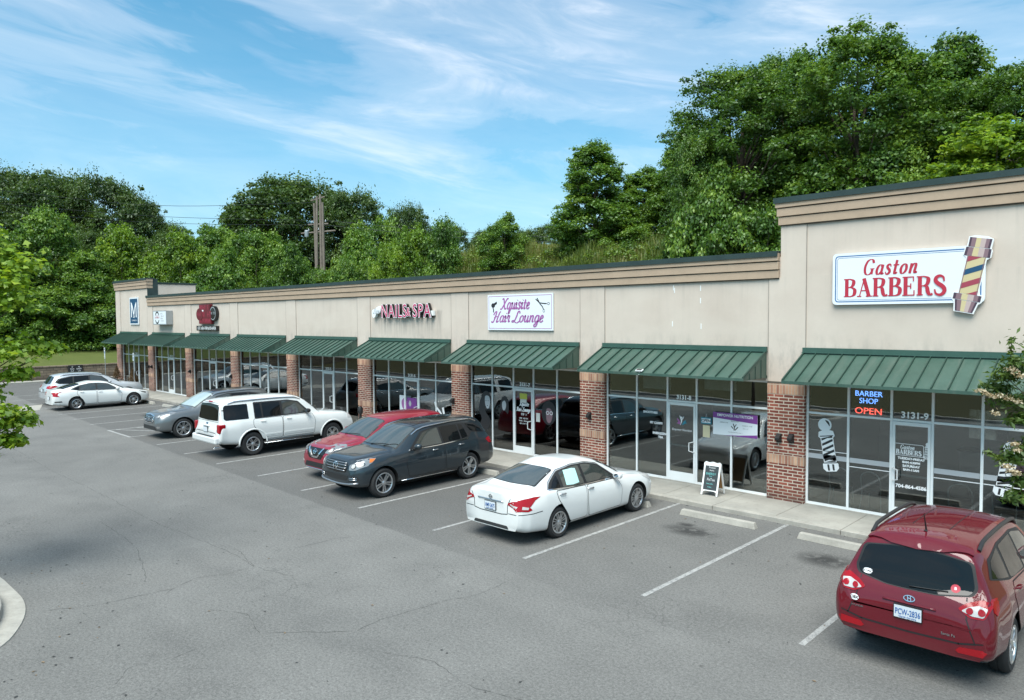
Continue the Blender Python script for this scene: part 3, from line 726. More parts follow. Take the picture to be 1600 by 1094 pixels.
        u = min(us)+cell*.5
        while u < max(us):
            v = min(ws)+cell*.5
            while v < max(ws):
                q = Vector((u, v))
                if inside(q) and min((q-p).length for p in pts) > cell*.35: inner.append(q)
                v += cell
            u += cell
        allp = pts+inner
        vo, eo, fo, *_ = delaunay_2d_cdt(allp, [(i, (i+1) % nb) for i in range(nb)], [], 1, 1e-5)
        out = []; ok = []
        nor_prev = None
        for q in vo:
            a, b = (c.X(q.x), q.y) if plane in ('side', 'top') else (q.x, q.y)
            loc, nor = c.hit(plane, a, b, side)
            if loc is None: ok.append(False); out.append((0, 0, 0, 0, 0, 0)); continue
            ok.append(True); out.append((*(loc+nor*off), *(loc+nor*(off-skirt))))
        base = len(mb.v); mb.v += [o[:3] for o in out]
        F = [tuple(f) for f in fo if all(ok[i] for i in f)]
        cnt = {}
        for f in F:
            for i in range(len(f)):
                e = (f[i], f[(i+1) % len(f)]); cnt[e] = cnt.get(e, 0)+1
        mb.f += [tuple(i+base for i in f) for f in F]; mb.m += [mb.cur]*len(F)
        if skirt:
            b2 = len(mb.v); mb.v += [o[3:] for o in out]; top2 = len(mb.v); mb.v += [o[:3] for o in out]
            for (a, b) in list(cnt):
                if (b, a) not in cnt: mb.f.append((top2+a, b2+a, b2+b, top2+b)); mb.m.append(mb.cur)
        return mb
    def part(c, name, mat, polys, plane, side=1, parent=None, label=None, **kw):
        mb = MB()
        for p in polys: c.panel(mb, p, plane, side, **kw)
        o = mb.build(name, mat, parent or c.root, smooth=True, angle=50)
        if label: o['label'] = label
        return o
    def stroke(c, mb, pts, w, plane, side=1, closed=False, **kw):
        """ribbon along a polyline, projected on the body"""
        n = len(pts); m = n if closed else n-1
        for i in range(m):
            a, b = Vector(pts[i]), Vector(pts[(i+1) % n]); d = (b-a)
            if d.length < 1e-5: continue
            d.normalize(); q = Vector((-d.y, d.x))*w/2; e = d*w*.25
            c.panel(mb, [tuple(v) for v in (a-q-e, b-q+e, b+q+e, a+q-e)], plane, side, **kw)
        return mb
    def wheels(c):
        sp = c.sp; tr, tw = sp['tr'], sp.get('tw', .225); rr = sp['rr']; W = sp['W']
        t = MB(); prof = [(rr-.01, -tw/2+.015), (rr+.02, -tw/2), (tr-.045, -tw/2-.004), (tr-.012, -tw/2+.022), (tr, -tw/2+.05), (tr, -.012), (tr-.008, -.008), (tr-.008, .008), (tr, .012), (tr, tw/2-.05), (tr-.012, tw/2-.022), (tr-.045, tw/2+.004), (rr+.02, tw/2), (rr-.01, tw/2-.015)]
        t.lathe(prof, 48); tyre = t
        t = MB(); t.cur = 0
        t.lathe([(rr-.001, tw/2-.012), (rr+.008, tw/2+.002), (rr-.006, tw/2+.006), (rr-.022, tw/2-.006), (rr-.03, tw/2-.06), (rr-.05, -tw/2+.02)], 48)
        n, twin, wd = sp['spokes']; zf = tw/2-.012
        for k in range(n):
            for off in ((-twin, twin) if twin else (0,)):
                a = 2*PI*k/n; M = Matrix.Rotation(a, 4, 'Z')
                x0, x1 = .045, rr-.012; w0, w1 = wd*.75, wd
                vs = [(x0, off*.5-w0/2, zf-.03), (x1, off-w1/2, zf-.012), (x1, off+w1/2, zf-.012), (x0, off*.5+w0/2, zf-.03),
                      (x0, off*.5-w0*.35, zf), (x1*.75, off*.85-w1*.34, zf+.006), (x1, off-w1*.4, zf-.004), (x1, off+w1*.4, zf-.004), (x1*.75, off*.85+w1*.34, zf+.006), (x0, off*.5+w0*.35, zf)]
                t.add(vs, [(4, 5, 8, 9), (5, 6, 7, 8), (0, 1, 6, 5, 4), (2, 3, 9, 8, 7), (1, 2, 7, 6), (3, 0, 4, 9), (3, 2, 1, 0)], M)
        t.lathe([(.0, zf+.012), (.03, zf+.012), (.04, zf+.006), (.062, zf-.002), (.068, zf-.03), (.05, zf-.06)], 24)
        t.cur = 1; t.lathe([(.0, zf-.075), (rr-.03, zf-.08), (rr-.032, zf-.11)], 32); t.lathe([(.11, zf-.05), (.155, zf-.05), (.155, zf-.07)], 24)
        rim = t; w0 = None
        for wx in c.wx:
            for sgn in (1, -1):
                e = bpy.data.objects.new('wheel', None); COL.objects.link(e); e.parent = c.root
                e.location = (wx, sgn*(W/2-tw/2-sp.get('inset', .035)), tr)
                e.rotation_euler = (-PI/2*sgn, random.uniform(0, 6) if False else 0, 0)
                if w0 is None:
                    a = tyre.build('tyre', 'rubber', e, smooth=True, angle=35); b = rim.build('rim', ['rim_silver', 'rim_dark'], e, smooth=True, angle=30); w0 = (a, b)
                else:
                    for src in w0:
                        d = src.copy(); COL.objects.link(d); d.parent = e
                for ch in e.children: ch.rotation_euler = (0, 0, wx*1.3+sgn)
    # ---- details
    def glazing(c, front=None, rear=None, sides=(), shade=None):
        if front:
            g_ = c.part('windscreen', shade or 'windscreen', [front], 'top', off=.004, r=.05, cell=.07, skirt=.01)
            mb = MB(); s0 = max(p[0] for p in front if True)
        for (poly, mat) in sides:
            for sd in (1, -1):
                mb = MB(); mb2 = MB(); c.panel(mb2, poly, 'side', sd, off=.0045, r=.035, skirt=.01)
                mb2.build('side_window', mat, c.root, smooth=True, angle=50)
        if rear:
            plane, poly = rear
            c.part('rear_window', 'privacy_glass' if c.sp.get('priv') else 'windscreen', [poly], plane, off=.004, r=.05, cell=.07, skirt=.01)
    def trim_line(c, pts, mat='seam', w=.03, name='window_trim', plane='side', closed=True, off=.0025, sides=(1, -1)):
        for sd in sides:
            mb = MB(); c.stroke(mb, pts, w, plane, sd, closed=closed, off=off, skirt=0.0 if off < .006 else .01)
            mb.build(name, mat, c.root, smooth=True)
    def doors(c, polys, hy=None, handle='paint', hmat=None):
        hs = c.sp['doorh']
        for sd in (1, -1):
            for i, poly in enumerate(polys):
                k = len(poly); q = rnd_poly(poly, .05, 4)
                mb = MB(); c.panel(mb, q, 'side', sd, off=.0055, skirt=.006, cell=.055)
                d = mb.build('door', c.sp['paint'], c.root, smooth=True, angle=50)
                seam = MB(); c.stroke(seam, q, .028, 'side', sd, closed=True, off=.0022, skirt=0)
                seam.build('door_gap', 'seam', d)
                sx, sz = hs[i]
                loc, nor = c.hit('side', c.X(sx), sz, sd)
                if loc is not None:
                    y = loc.y; M = Matrix.Identity(4); h = MB()
                    h.tube([(c.X(sx)+.09, y-.005*sd, sz-.003), (c.X(sx)+.075, y+.035*sd, sz), (c.X(sx)-.075, y+.035*sd, sz+.004), (c.X(sx)-.09, y-.005*sd, sz+.004)], [.012, .014, .014, .012], 8)
                    h.build('handle', hmat or c.sp['paint'], d, smooth=True, angle=50)
    def mirrors(c, s, z, mat=None):
        for sd in (1, -1):
            loc, nor = c.hit('side', c.X(s), z-.06, sd)
            if loc is None: continue
            y = loc.y; t = MB(); cx, cy, cz = c.X(s)+.02, y+sd*.15, z
            vs = []; n = 14; prof = [(-.075, .55), (-.06, .9), (-.02, 1.0), (.03, .88), (.07, .55), (.085, .2)]
            for px_, k in prof:
                for j in range(n):
                    a = 2*PI*j/n; sq = (abs(math.cos(a))**.7*math.copysign(1, math.cos(a)), abs(math.sin(a))**.7*math.copysign(1, math.sin(a)))
                    vs.append((cx+px_, cy+sq[0]*.115*k, cz+sq[1]*.078*k))
            fs = [(i*n+j, i*n+(j+1) % n, (i+1)*n+(j+1) % n, (i+1)*n+j) for i in range(len(prof)-1) for j in range(n)]+[tuple(range(n)), tuple((len(prof)-1)*n+j for j in range(n))]
            t.add(vs, fs); m = t.build('mirror', mat or c.sp['paint'], c.root, smooth=True, angle=50)
            a = MB(); a.prism([(cx-.04, cz-.07), (cx+.05, cz-.07), (cx+.03, cz-.02), (cx-.03, cz-.02)], 'y', y-.03*sd, cy-.06*sd); a.build('mirror_arm', 'black_plastic', m)
            g_ = MB(); g_.add([(cx-.077, cy+math.cos(2*PI*j/n)*.06, cz+math.sin(2*PI*j/n)*.045) for j in range(n)], [tuple(range(n))]); g_.build('mirror_glass', 'chrome', m)
    def rails(c, s0, s1, y0, y1, mat, h=.045, r=.018):
        for sd in (1, -1):
            pts = []; n = 12
            for k in range(n+1):
                u = k/n; s = s0+(s1-s0)*u; y = (y0+(y1-y0)*u)*sd
                loc, nor = c.hit('top', c.X(s), y)
                if loc is None: continue
                lift = h*min(1, math.sin(PI*u)*3.5+.02); pts.append((loc.x, loc.y, loc.z+lift))
            t = MB(); t.tube(pts, r, 8); t.build('roof_rail', mat, c.root, smooth=True, angle=60)
    def plate(c, plane, z, txt='', y=0.0, frame='black_plastic', blue=True):
        loc, nor = c.hit(plane, y, z); sx = -1 if plane == 'rear' else 1
        w = .155 if plane == 'rear' else .155
        M = Matrix.Translation(loc+Vector((sx*.022, 0, 0))) @ Matrix.Rotation(PI/2 if sx > 0 else -PI/2, 4, 'Z') @ Matrix.Rotation(PI/2, 4, 'X')
        t = MB(); t.add([(-w-.008, -.085, -.03), (w+.008, -.085, -.03), (w+.008, .085, -.03), (-w-.008, .085, -.03), (-w-.008, -.085, 0), (w+.008, -.085, 0), (w+.008, .085, 0), (-w-.008, .085, 0)], [(4, 5, 6, 7), (0, 1, 5, 4), (1, 2, 6, 5), (2, 3, 7, 6), (3, 0, 4, 7)], M)
        p = t.build('license_plate', frame, c.root)
        t = MB(); t.add([(-w, -.077, .003), (w, -.077, .003), (w, .077, .003), (-w, .077, .003)], [(0, 1, 2, 3)], M); t.build('plate_face', 'plate', p)
        if txt:
            t = MB(); add_text(t, txt, .105, M @ Matrix.Translation((0, -.032, .006)), sx=.60, bold=.001, depth=.001)
            add_text(t, 'North Carolina', .032, M @ Matrix.Translation((0, -.068, .006)), depth=.001)
            t.build('plate_lettering', 'plate_blue', p)
    def bar(c, mb, plane, y0, y1, z, th=.012, off=.01, n=10, curve=0.0):
        pts = []
        for k in range(n+1):
            y = y0+(y1-y0)*k/n; loc, nor = c.hit(plane, y, z+curve*(1-(2*k/n-1)**2))
            if loc is not None: pts.append(loc+nor*off)
        if len(pts) > 1: mb.tube(pts, th, 6)
    def wiper(c, a, b, plane='top'):
        mb = MB(); pts = []
        for k in range(7):
            q = Vector(a)+(Vector(b)-Vector(a))*k/6; loc, nor = c.hit(plane, *((c.X(q.x), q.y) if plane == 'top' else (q.x, q.y)))
            if loc is not None: pts.append(loc+nor*.018)
        mb.tube(pts, [.012]+[.007]*(len(pts)-1), 6); mb.build('wiper', 'black_plastic', c.root, smooth=True)
    def exhaust(c, ys, z=.26, dx=.02):
        for y in ys:
            t = MB(); x = c.X(c.sp['L']); t.lathe([(.028, -.15), (.034, -.15), (.034, .03), (.030, .035), (.026, .03), (.026, -.1)], 14, Matrix.Translation((x+dx, y, z)) @ Matrix.Rotation(-PI/2, 4, 'Y'))
            t.build('exhaust', 'chrome', c.root, smooth=True, angle=40)
    def ext(c, name, mat, poly2, plane, parent=None, **kw): return c.part(name, mat, [poly2], plane, parent=parent, **kw)
def ellipse(cx, cy, a, b, n=20): return [(cx+a*math.cos(2*PI*k/n), cy+b*math.sin(2*PI*k/n)) for k in range(n)]
def mir(poly): return [(-p[0], p[1]) for p in poly][::-1]
def tables(L, W, H, hood0, hood1, cow, wtop, rend, rbot, be0, be1, wroof, zb=.27, deck=None, drop=.09, tail_z=None, nose=.62, tailw=.84, cl=.10):
    """side and plan curves for one vehicle. deck = (start s, z) for a saloon boot"""
    h = W/2; hz = hood0
    zc = [(0, hz-.22), (.04, hz-.09), (.13, hz-.01), (.5, hz+.38*(hood1-hz)), (cow-.1, hood1), (cow+.05, hood1+.04), ((cow+wtop)/2, (hood1+H-drop)/2+.03), (wtop, H-drop), (wtop+.28, H-drop*.42), (wtop+.8, H-.004), (min(rend-.5, wtop+1.6), H)]
    if deck:
        zc += [(rend, H-.10), ((rend+deck[0])/2, (H-.10+deck[1])/2+.035), (deck[0], deck[1]), (L-.12, deck[1]-.01), (L-.035, deck[1]-.05), (L, deck[1]-.17)]
        be = [(0, be0-.16), (.1, be0-.06), (.4, be0), (cow, be0+.10), (cow+1.2, be1-.06), (rend, be1), (deck[0], be1+.01), (L-.15, be1-.02), (L, be1-.16)]
        ra = [(s, z-(.02 if s < cow or s > deck[0]-.05 else .07)) for s, z in zc]
    else:
        tz = tail_z or be1-.05
        zc += [(rend-.35, H-.015), (rend, H-.07), (rend+.05, H-.16), (rbot, be1+.04), (L-.05, tz), (L, tz-.22)]
        be = [(0, hz-.30), (.1, hz-.16), (.4, be0), (cow, be0+.05), (cow+1.2, (be0+be1)/2+.03), (rend, be1), (rbot-.02, be1-.02), (L-.06, tz-.08), (L, tz-.30)]
        ra = [(s, z-(.025 if s < cow else .09 if s <= rend else .06)) for s, z in zc]
    wm = [(0, h*nose), (.05, h*(nose+.12)), (.18, h*(nose+.25) if nose < .7 else h*.94), (.5, h*.975), (.9, h), (L-.75, h), (L-.3, h*.965), (L-.08, h*(tailw+.06)), (L, h*tailw*.95)]
    wb_ = [(s, w-(.045 if s > .9 and s < L-.6 else .075)) for s, w in wm]
    wr = [(0, h*nose*.72), (.2, h*.66), (cow, h*.78), (cow+.15, h*.76), (wtop, wroof+.015), (wtop+.6, wroof), (rend-.2, wroof-.01)]
    wr += [(rend, wroof-.01), (deck[0], h*.70), (L-.1, h*.66), (L, h*.55)] if deck else [(rend, wroof-.03), (rbot, h*.78), (L-.05, h*.76), (L, h*.7)]
    zbt = [(0, zb+.06), (.2, zb), (.8, zb-.02), (L-.8, zb-.02), (L-.25, zb+.04), (L, zb+.12)]
    return dict(L=L, W=W, zc=zc, belt=be, rail=ra, wm=wm, wb_=wb_, wr=wr, zb=zbt)
def glass_top(s0, s1, w0, w1, bow=.1, bow1=.05):
    """windscreen outline seen from above: s0 lower edge, s1 upper edge"""
    d = 1 if s1 > s0 else -1
    return [(s0+d*bow, -w0), (s0+d*bow*.3, -w0*.55), (s0, 0), (s0+d*bow*.3, w0*.55), (s0+d*bow, w0), (s1+d*bow1*.9, w1), (s1, 0), (s1+d*bow1*.9, -w1)]
def shrink(poly, f=.03):
    cx = sum(p[0] for p in poly)/len(poly); cy = sum(p[1] for p in poly)/len(poly)
    return [(p[0]+(cx-p[0])*f, p[1]+(cy-p[1])*f) for p in poly]
def light_inner(c, lamp, plane, spots, mat, ring=None, side=1):
    for (a, b, r) in spots:
        if ring: mb = MB(); c.panel(mb, ellipse(a, b, r*1.35, r*1.35, 14), plane, side, off=.009, skirt=.004, cell=.05); mb.build('lamp_ring', ring, lamp, smooth=True)
        mb = MB(); c.panel(mb, ellipse(a, b, r, r, 12), plane, side, off=.019, skirt=.004, cell=.05); mb.build('lamp_lens', mat, lamp, smooth=True)
def both(c, name, mat, poly, plane, **kw):
    out = []
    if plane == 'side':
        for sd in (1, -1): out.append(c.part(name, mat, [poly], 'side', sd, **kw))
    else:
        out = [c.part(name, mat, [poly], plane, **kw), c.part(name, mat, [mir(poly)], plane, **kw)]
    return out
def side_set(c, band, wins, mats, chrome=None):
    """dark band behind the side glass, the panes, and a bright strip below"""
    for sd in (1, -1): c.part('window_band', 'seam', [band], 'side', sd, off=.003, skirt=0, r=.04)
    for w, m_ in zip(wins, mats):
        for sd in (1, -1): c.part('side_window', m_, [w], 'side', sd, off=.0065, skirt=.006, r=.03)
    if chrome: c.trim_line(chrome, 'chrome', .018, 'window_trim', closed=False, off=.010)
def glass_pair(c, front, rear, rplane, fm='windscreen', rm='privacy_glass'):
    c.part('windscreen', 'seam', [front], 'top', off=.0025, skirt=0, r=.05)
    c.part('windscreen', fm, [shrink(front, .045)], 'top', off=.006, skirt=.006, r=.05, cell=.07)
    c.part('rear_window', 'seam', [rear], rplane, off=.0025, skirt=0, r=.06)
    c.part('rear_window', rm, [shrink(rear, .05)], rplane, off=.006, skirt=.006, r=.06, cell=.07)

# ---- 1 dark red SUV, nose to the shops, nearest the camera
sp = tables(4.66, 1.92, 1.72, .98, 1.10, 1.10, 2.0, 4.27, 4.47, .96, 1.14, .66, zb=.31, tail_z=1.08, tailw=.90)
sp.update(wb=2.70, fo=.92, tr=.36, rr=.235, spokes=(6, 0, .07), paint='paint_maroon', doorh=[(2.35, 1.0), (3.35, 1.03)], clad=.36)
c = Car('parked_suv', 'dark red SUV with black roof rails parked nearest the camera, tail lights facing us', 'SUV', sp, (51.50, -4.73), 90)
rw_ = [(-.70, 1.22), (-.66, 1.14), (-.3, 1.085), (0, 1.08), (.3, 1.085), (.66, 1.14), (.70, 1.22), (.63, 1.50), (.3, 1.545), (0, 1.55), (-.3, 1.545), (-.63, 1.50)]
glass_pair(c, glass_top(1.16, 2.0, .72, .58), rw_, 'rear')
side_set(c, [(1.62, 1.09), (2.12, 1.50), (2.6, 1.56), (3.4, 1.56), (4.02, 1.49), (4.22, 1.30), (3.6, 1.17), (2.6, 1.09)],
         [[(1.72, 1.11), (2.14, 1.45), (2.55, 1.525), (2.66, 1.525), (2.66, 1.115)], [(2.74, 1.12), (2.74, 1.53), (3.42, 1.525), (3.50, 1.18), (3.3, 1.15)], [(3.58, 1.195), (3.52, 1.525), (3.96, 1.46), (4.14, 1.30)]], ['clear_side_glass', 'privacy_glass', 'privacy_glass'])
c.doors([[(1.5, .42), (1.42, .75), (1.55, 1.03), (2.68, 1.07), (2.70, .42)], [(2.74, .42), (2.72, 1.075), (3.5, 1.12), (3.62, .98), (3.42, .62), (3.2, .42)]])
for yy in (1, -1):
    P1 = [(yy*.52, 1.0), (yy*.66, .92), (yy*.80, .93), (yy*.86, 1.07), (yy*.86, 1.13), (yy*.74, 1.12), (yy*.60, 1.07)]
    l = c.part('taillight', 'lens_red', [P1 if yy > 0 else P1[::-1]], 'rear', off=.008, skirt=.014, cell=.04, r=.03)
    c.part('lamp_band', 'lens_pale', [[(yy*.56, .985), (yy*.68, .945), (yy*.79, .95), (yy*.82, 1.05), (yy*.72, 1.06), (yy*.62, 1.03)][::yy]], 'rear', parent=l, off=.014, skirt=.005, cell=.03, r=.02)
    light_inner(c, l, 'rear', [(yy*.645, .995, .036), (yy*.765, 1.0, .036)], 'lens_red')
    sd = -yy
    c.part('taillight', 'lens_red', [[(4.38, 1.12), (4.26, 1.09), (4.33, 1.00), (4.44, .96), (4.48, 1.0), (4.45, 1.11)]], 'side', yy, off=.008, skirt=.012, cell=.04)
    rf = [(yy*.52, .515), (yy*.55, .49), (yy*.80, .50), (yy*.84, .56), (yy*.80, .585), (yy*.56, .56)]
    c.part('reflector', 'lens_red', [rf if yy > 0 else rf[::-1]], 'rear', off=.006, skirt=.01, cell=.05)
mb = MB(); c.stroke(mb, [(-.72, .64), (-.55, .60), (0, .585), (.55, .60), (.72, .64)], .022, 'rear', off=.0025, skirt=0); c.stroke(mb, [(-.80, .66), (-.72, .64), (-.62, .90), (-.60, 1.12)], .014, 'rear', off=.0025, skirt=0); c.stroke(mb, [(.80, .66), (.72, .64), (.62, .90), (.60, 1.12)], .014, 'rear', off=.0025, skirt=0)
mb.build('tailgate_gap', 'seam', c.root, smooth=True)
c.part('lower_bumper', 'cladding', [[(-.80, .28), (-.82, .44), (-.4, .40), (.4, .40), (.82, .44), (.80, .28)]], 'rear', off=.012, skirt=.02, r=.04)
c.part('spoiler', 'paint_maroon', [[(4.16, -.58), (4.25, -.60), (4.31, -.3), (4.325, 0), (4.31, .3), (4.25, .60), (4.16, .58)]], 'top', off=.028, skirt=.03)
c.part('brake_light', 'lens_red', [[(-.16, 1.60), (.16, 1.60), (.16, 1.625), (-.16, 1.625)]], 'rear', off=.014, skirt=.02)
mb = MB(); c.stroke(mb, ellipse(0, .985, .062, .032, 18), .010, 'rear', closed=True, off=.014, skirt=.008)
for a, b_ in (((-.022, .962), (-.012, 1.008)), ((.012, .962), (.022, 1.008)), ((-.018, .982), (.018, .990))): c.stroke(mb, [a, b_], .009, 'rear', off=.014, skirt=.008)
mb.build('emblem', 'chrome', c.root, smooth=True)
c.plate('rear', .82, 'PCW-2836'); c.wiper((.02, 1.115), (-.40, 1.14), 'rear')
mb = MB(); c.bar(mb, 'rear', -.30, .30, .925, .016, .006); mb.build('tailgate_handle', 'paint_maroon', c.root, smooth=True)
for (y, z, mat, txt, tm, a_, b_) in ((.64, .85, 'white_vinyl', 'OBX', 'black_plastic', .055, .036), (.535, 1.175, 'white_vinyl', 'SOAD', 'black_plastic', .065, .030), (-.47, 1.19, 'red_vinyl', '', '', .052, .045)):
    p = c.part('sticker', mat, [ellipse(y, z, a_, b_, 16)], 'rear', off=.009, skirt=.002, cell=.04)
    loc, nor = c.hit('rear', y, z); M = Matrix.Translation(loc+nor*.0115) @ nor.to_track_quat('Z', 'Y').to_matrix().to_4x4() if False else None
    n_ = nor.normalized(); xx = Vector((0, -1, 0)); xx = (xx-n_*xx.dot(n_)).normalized(); yyv = n_.cross(xx)
    M = Matrix(((xx.x, yyv.x, n_.x, loc.x+n_.x*.0115), (xx.y, yyv.y, n_.y, loc.y+n_.y*.0115), (xx.z, yyv.z, n_.z, loc.z+n_.z*.0115), (0, 0, 0, 1)))
    t = MB()
    if txt: add_text(t, txt, .05, M @ Matrix.Translation((0, -.018, 0)), bold=.0015, depth=.0005); t.build('sticker_lettering', tm, p)
    else: add_text(t, 'B', .05, M @ Matrix.Translation((0, -.018, 0)), bold=.001, depth=.0005); t.build('sticker_lettering', 'white_vinyl', p)
    if txt == 'OBX': RFM = (xx, yyv, n_)
for (y, z, txt, sz_) in ((-.44, .665, 'Santa Fe', .045), (.60, .745, 'HYUNDAI', .032)):
    loc, n_ = c.hit('rear', y, z); xx = Vector((0, -1, 0)); xx = (xx-n_*xx.dot(n_)).normalized(); yv = n_.cross(xx)
    M = Matrix(((xx.x, yv.x, n_.x, loc.x+n_.x*.006), (xx.y, yv.y, n_.y, loc.y+n_.y*.006), (xx.z, yv.z, n_.z, loc.z+n_.z*.006), (0, 0, 0, 1)))
    t = MB(); add_text(t, txt, sz_, M, depth=.003); t.build('badge_lettering', 'chrome', c.root)
c.rails(1.95, 4.05, .64, .62, 'black_plastic', .055, .026); c.mirrors(1.72, 1.16)
mb = MB(); loc, nor = c.hit('top', c.X(3.95), 0); mb.tube([loc+Vector((0, 0, -.01)), loc+Vector((.02, 0, .02)), loc+Vector((-.10, 0, .26))], [.03, .012, .005], 6); mb.build('antenna', 'black_plastic', c.root)
mb = MB()
for s in (2.35, 2.9): c.bar(mb, 'side', 0, 0, 0)if False else None
for k in (-.22, .22):
    pts = [c.hit('top', c.X(s), k) for s in (2.2, 2.7, 3.2, 3.7)]; mb.tube([p+n*.001 for p, n in pts], .006, 6)
mb.build('roof_seam', 'seam', c.root)

# ---- 2 white saloon, nose to the shops
sp = tables(4.86, 1.83, 1.47, .77, .95, 1.25, 2.08, 3.55, 4.2, .77, .985, .565, zb=.21, deck=(4.32, 1.075), drop=.085, nose=.60, tailw=.80)
sp.update(wb=2.776, fo=.94, tr=.325, rr=.222, spokes=(8, .028, .026), paint='paint_white', doorh=[(2.68, .86), (3.62, .90)])
c = Car('parked_sedan', 'white four-door saloon with a green cloth hanging in its rear side window', 'sedan', sp, (43.72, -4.30), 90)
glass_pair(c, glass_top(1.33, 2.06, .70, .55), glass_top(4.27, 3.55, .62, .50, .08, .05), 'top', rm='windscreen')
side_set(c, [(1.66, .93), (2.16, 1.27), (2.5, 1.345), (3.0, 1.36), (3.45, 1.30), (3.85, 1.12), (3.98, 1.03), (3.4, .985), (2.6, .95)],
         [[(1.78, .955), (2.2, 1.245), (2.5, 1.315), (2.70, 1.33), (2.74, .975)], [(2.83, .98), (2.79, 1.33), (3.1, 1.325), (3.42, 1.27), (3.52, 1.005)], [(3.60, 1.015), (3.53, 1.23), (3.72, 1.14), (3.88, 1.04)]], ['clear_side_glass', 'clear_side_glass', 'privacy_glass'],
         [(1.66, .925), (2.6, .945), (3.4, .98), (3.98, 1.025)])
c.trim_line([(1.70, .955), (2.16, 1.285), (2.5, 1.36), (3.0, 1.375), (3.45, 1.315), (3.85, 1.135), (4.0, 1.03)], 'steel', .014, closed=False, off=.008)
c.doors([[(1.62, .30), (1.58, .70), (1.68, .90), (2.76, .93), (2.80, .60), (2.76, .29)], [(2.84, .29), (2.86, .60), (2.82, .935), (3.78, .97), (3.74, .80), (3.50, .50), (3.38, .30)]], hmat='steel')
for sd in (1, -1):
    loc, nor = c.hit('side', c.X(3.15), 1.14, sd)
    if sd == -1: c.part('hanging_cloth', 'sky_cloth', [[(2.98, 1.02), (2.92, 1.285), (3.02, 1.30), (3.28, 1.29), (3.40, 1.03), (3.2, 1.01)]], 'side', -1, off=.0085, skirt=.002)
    tl = c.part('taillight', 'lens_red', [[(4.78, .86), (4.78, .73), (4.62, .71), (4.53, .74), (4.58, .79), (4.42, .90), (4.26, .955), (4.42, .965), (4.66, .95), (4.76, .93)]], 'side', sd, off=.006, skirt=.012, cell=.04)
    c.part('lamp_lens', 'lens_pale', [[(4.74, .765), (4.62, .75), (4.60, .79), (4.72, .82)]], 'side', sd, parent=tl, off=.009, skirt=.004, cell=.04)
    c.part('headlight', 'lens_pale', [[(.22, .70), (.50, .80), (.72, .84), (.60, .76), (.35, .65)]], 'side', sd, off=.006, skirt=.012, cell=.04)
    q = [(sd*.80, .92), (sd*.62, .91), (sd*.50, .87), (sd*.48, .83), (sd*.62, .79), (sd*.72, .72), (sd*.83, .73)]
    tl = c.part('taillight', 'lens_red', [q if sd > 0 else q[::-1]], 'rear', off=.007, skirt=.012, cell=.04)
    q = [(sd*.72, .815), (sd*.56, .86), (sd*.55, .84), (sd*.70, .775)]; c.part('lamp_lens', 'lens_pale', [q if sd > 0 else q[::-1]], 'rear', parent=tl, off=.010, skirt=.004, cell=.04)
mb = MB(); c.stroke(mb, [(-.56, .96), (-.48, .82), (-.47, .64), (-.3, .615), (.3, .615), (.47, .64), (.48, .82), (.56, .96)], .016, 'rear', off=.0025, skirt=0)
c.stroke(mb, [(-.78, .66), (-.5, .655)], .014, 'rear', off=.0025, skirt=0); c.stroke(mb, [(.78, .66), (.5, .655)], .014, 'rear', off=.0025, skirt=0)
mb.build('boot_gap', 'seam', c.root, smooth=True)
mb = MB()
for sd in (1, -1): c.stroke(mb, [(4.80, .66), (4.5, .66), (4.26, .67)], .014, 'side', sd, off=.0025, skirt=0)
mb.build('bumper_gap', 'seam', c.root, smooth=True)
mb = MB(); c.bar(mb, 'rear', -.36, .36, .865, .014, .006); mb.build('boot_trim', 'chrome', c.root, smooth=True)
c.plate('rear', .745, 'HMP-3675'); c.part('lower_bumper', 'cladding', [[(-.50, .335), (-.46, .40), (.46, .40), (.50, .335)]], 'rear', off=.004, skirt=.006, r=.02)
mb = MB(); c.stroke(mb, ellipse(0, .925, .042, .036, 14), .010, 'rear', closed=True, off=.010, skirt=.006); c.stroke(mb, [(-.055, .925), (.055, .925)], .014, 'rear', off=.010, skirt=.006); mb.build('emblem', 'steel', c.root, smooth=True)
c.mirrors(1.80, 1.0); c.wiper((1.32, -.1), (1.40, .5))

# ---- 3 charcoal blue SUV, nose outwards
sp = tables(4.80, 1.93, 1.74, 1.04, 1.14, 1.12, 2.02, 4.35, 4.60, 1.0, 1.13, .66, zb=.30, tail_z=1.02, nose=.66)
sp.update(wb=2.915, fo=.80, tr=.375, rr=.255, spokes=(5, .036, .042), paint='paint_slate', doorh=[(2.48, 1.0), (3.42, 1.03)])
c = Car('parked_suv', 'charcoal blue SUV with silver roof rails, barred grille and round star badge, nose outwards', 'SUV', sp, (38.24, -4.665), -90)
glass_pair(c, glass_top(1.19, 2.02, .76, .63), [(-.62, 1.19), (0, 1.15), (.62, 1.19), (.58, 1.54), (0, 1.58), (-.58, 1.54)], 'rear')
side_set(c, [(1.66, 1.09), (2.14, 1.50), (2.6, 1.58), (3.6, 1.585), (4.1, 1.52), (4.36, 1.36), (4.42, 1.24), (3.9, 1.30), (3.74, 1.16), (2.6, 1.10)],
         [[(1.78, 1.115), (2.2, 1.47), (2.6, 1.545), (2.72, 1.55), (2.76, 1.13)], [(2.83, 1.135), (2.79, 1.55), (3.42, 1.55), (3.44, 1.16)], [(3.49, 1.165), (3.47, 1.55), (3.62, 1.53), (3.72, 1.20)], [(3.86, 1.34), (3.74, 1.54), (4.06, 1.48), (4.28, 1.35), (4.34, 1.26)]], ['clear_side_glass', 'privacy_glass', 'privacy_glass', 'privacy_glass'],
         [(1.64, 1.082), (2.6, 1.092), (3.3, 1.125), (3.72, 1.148)])
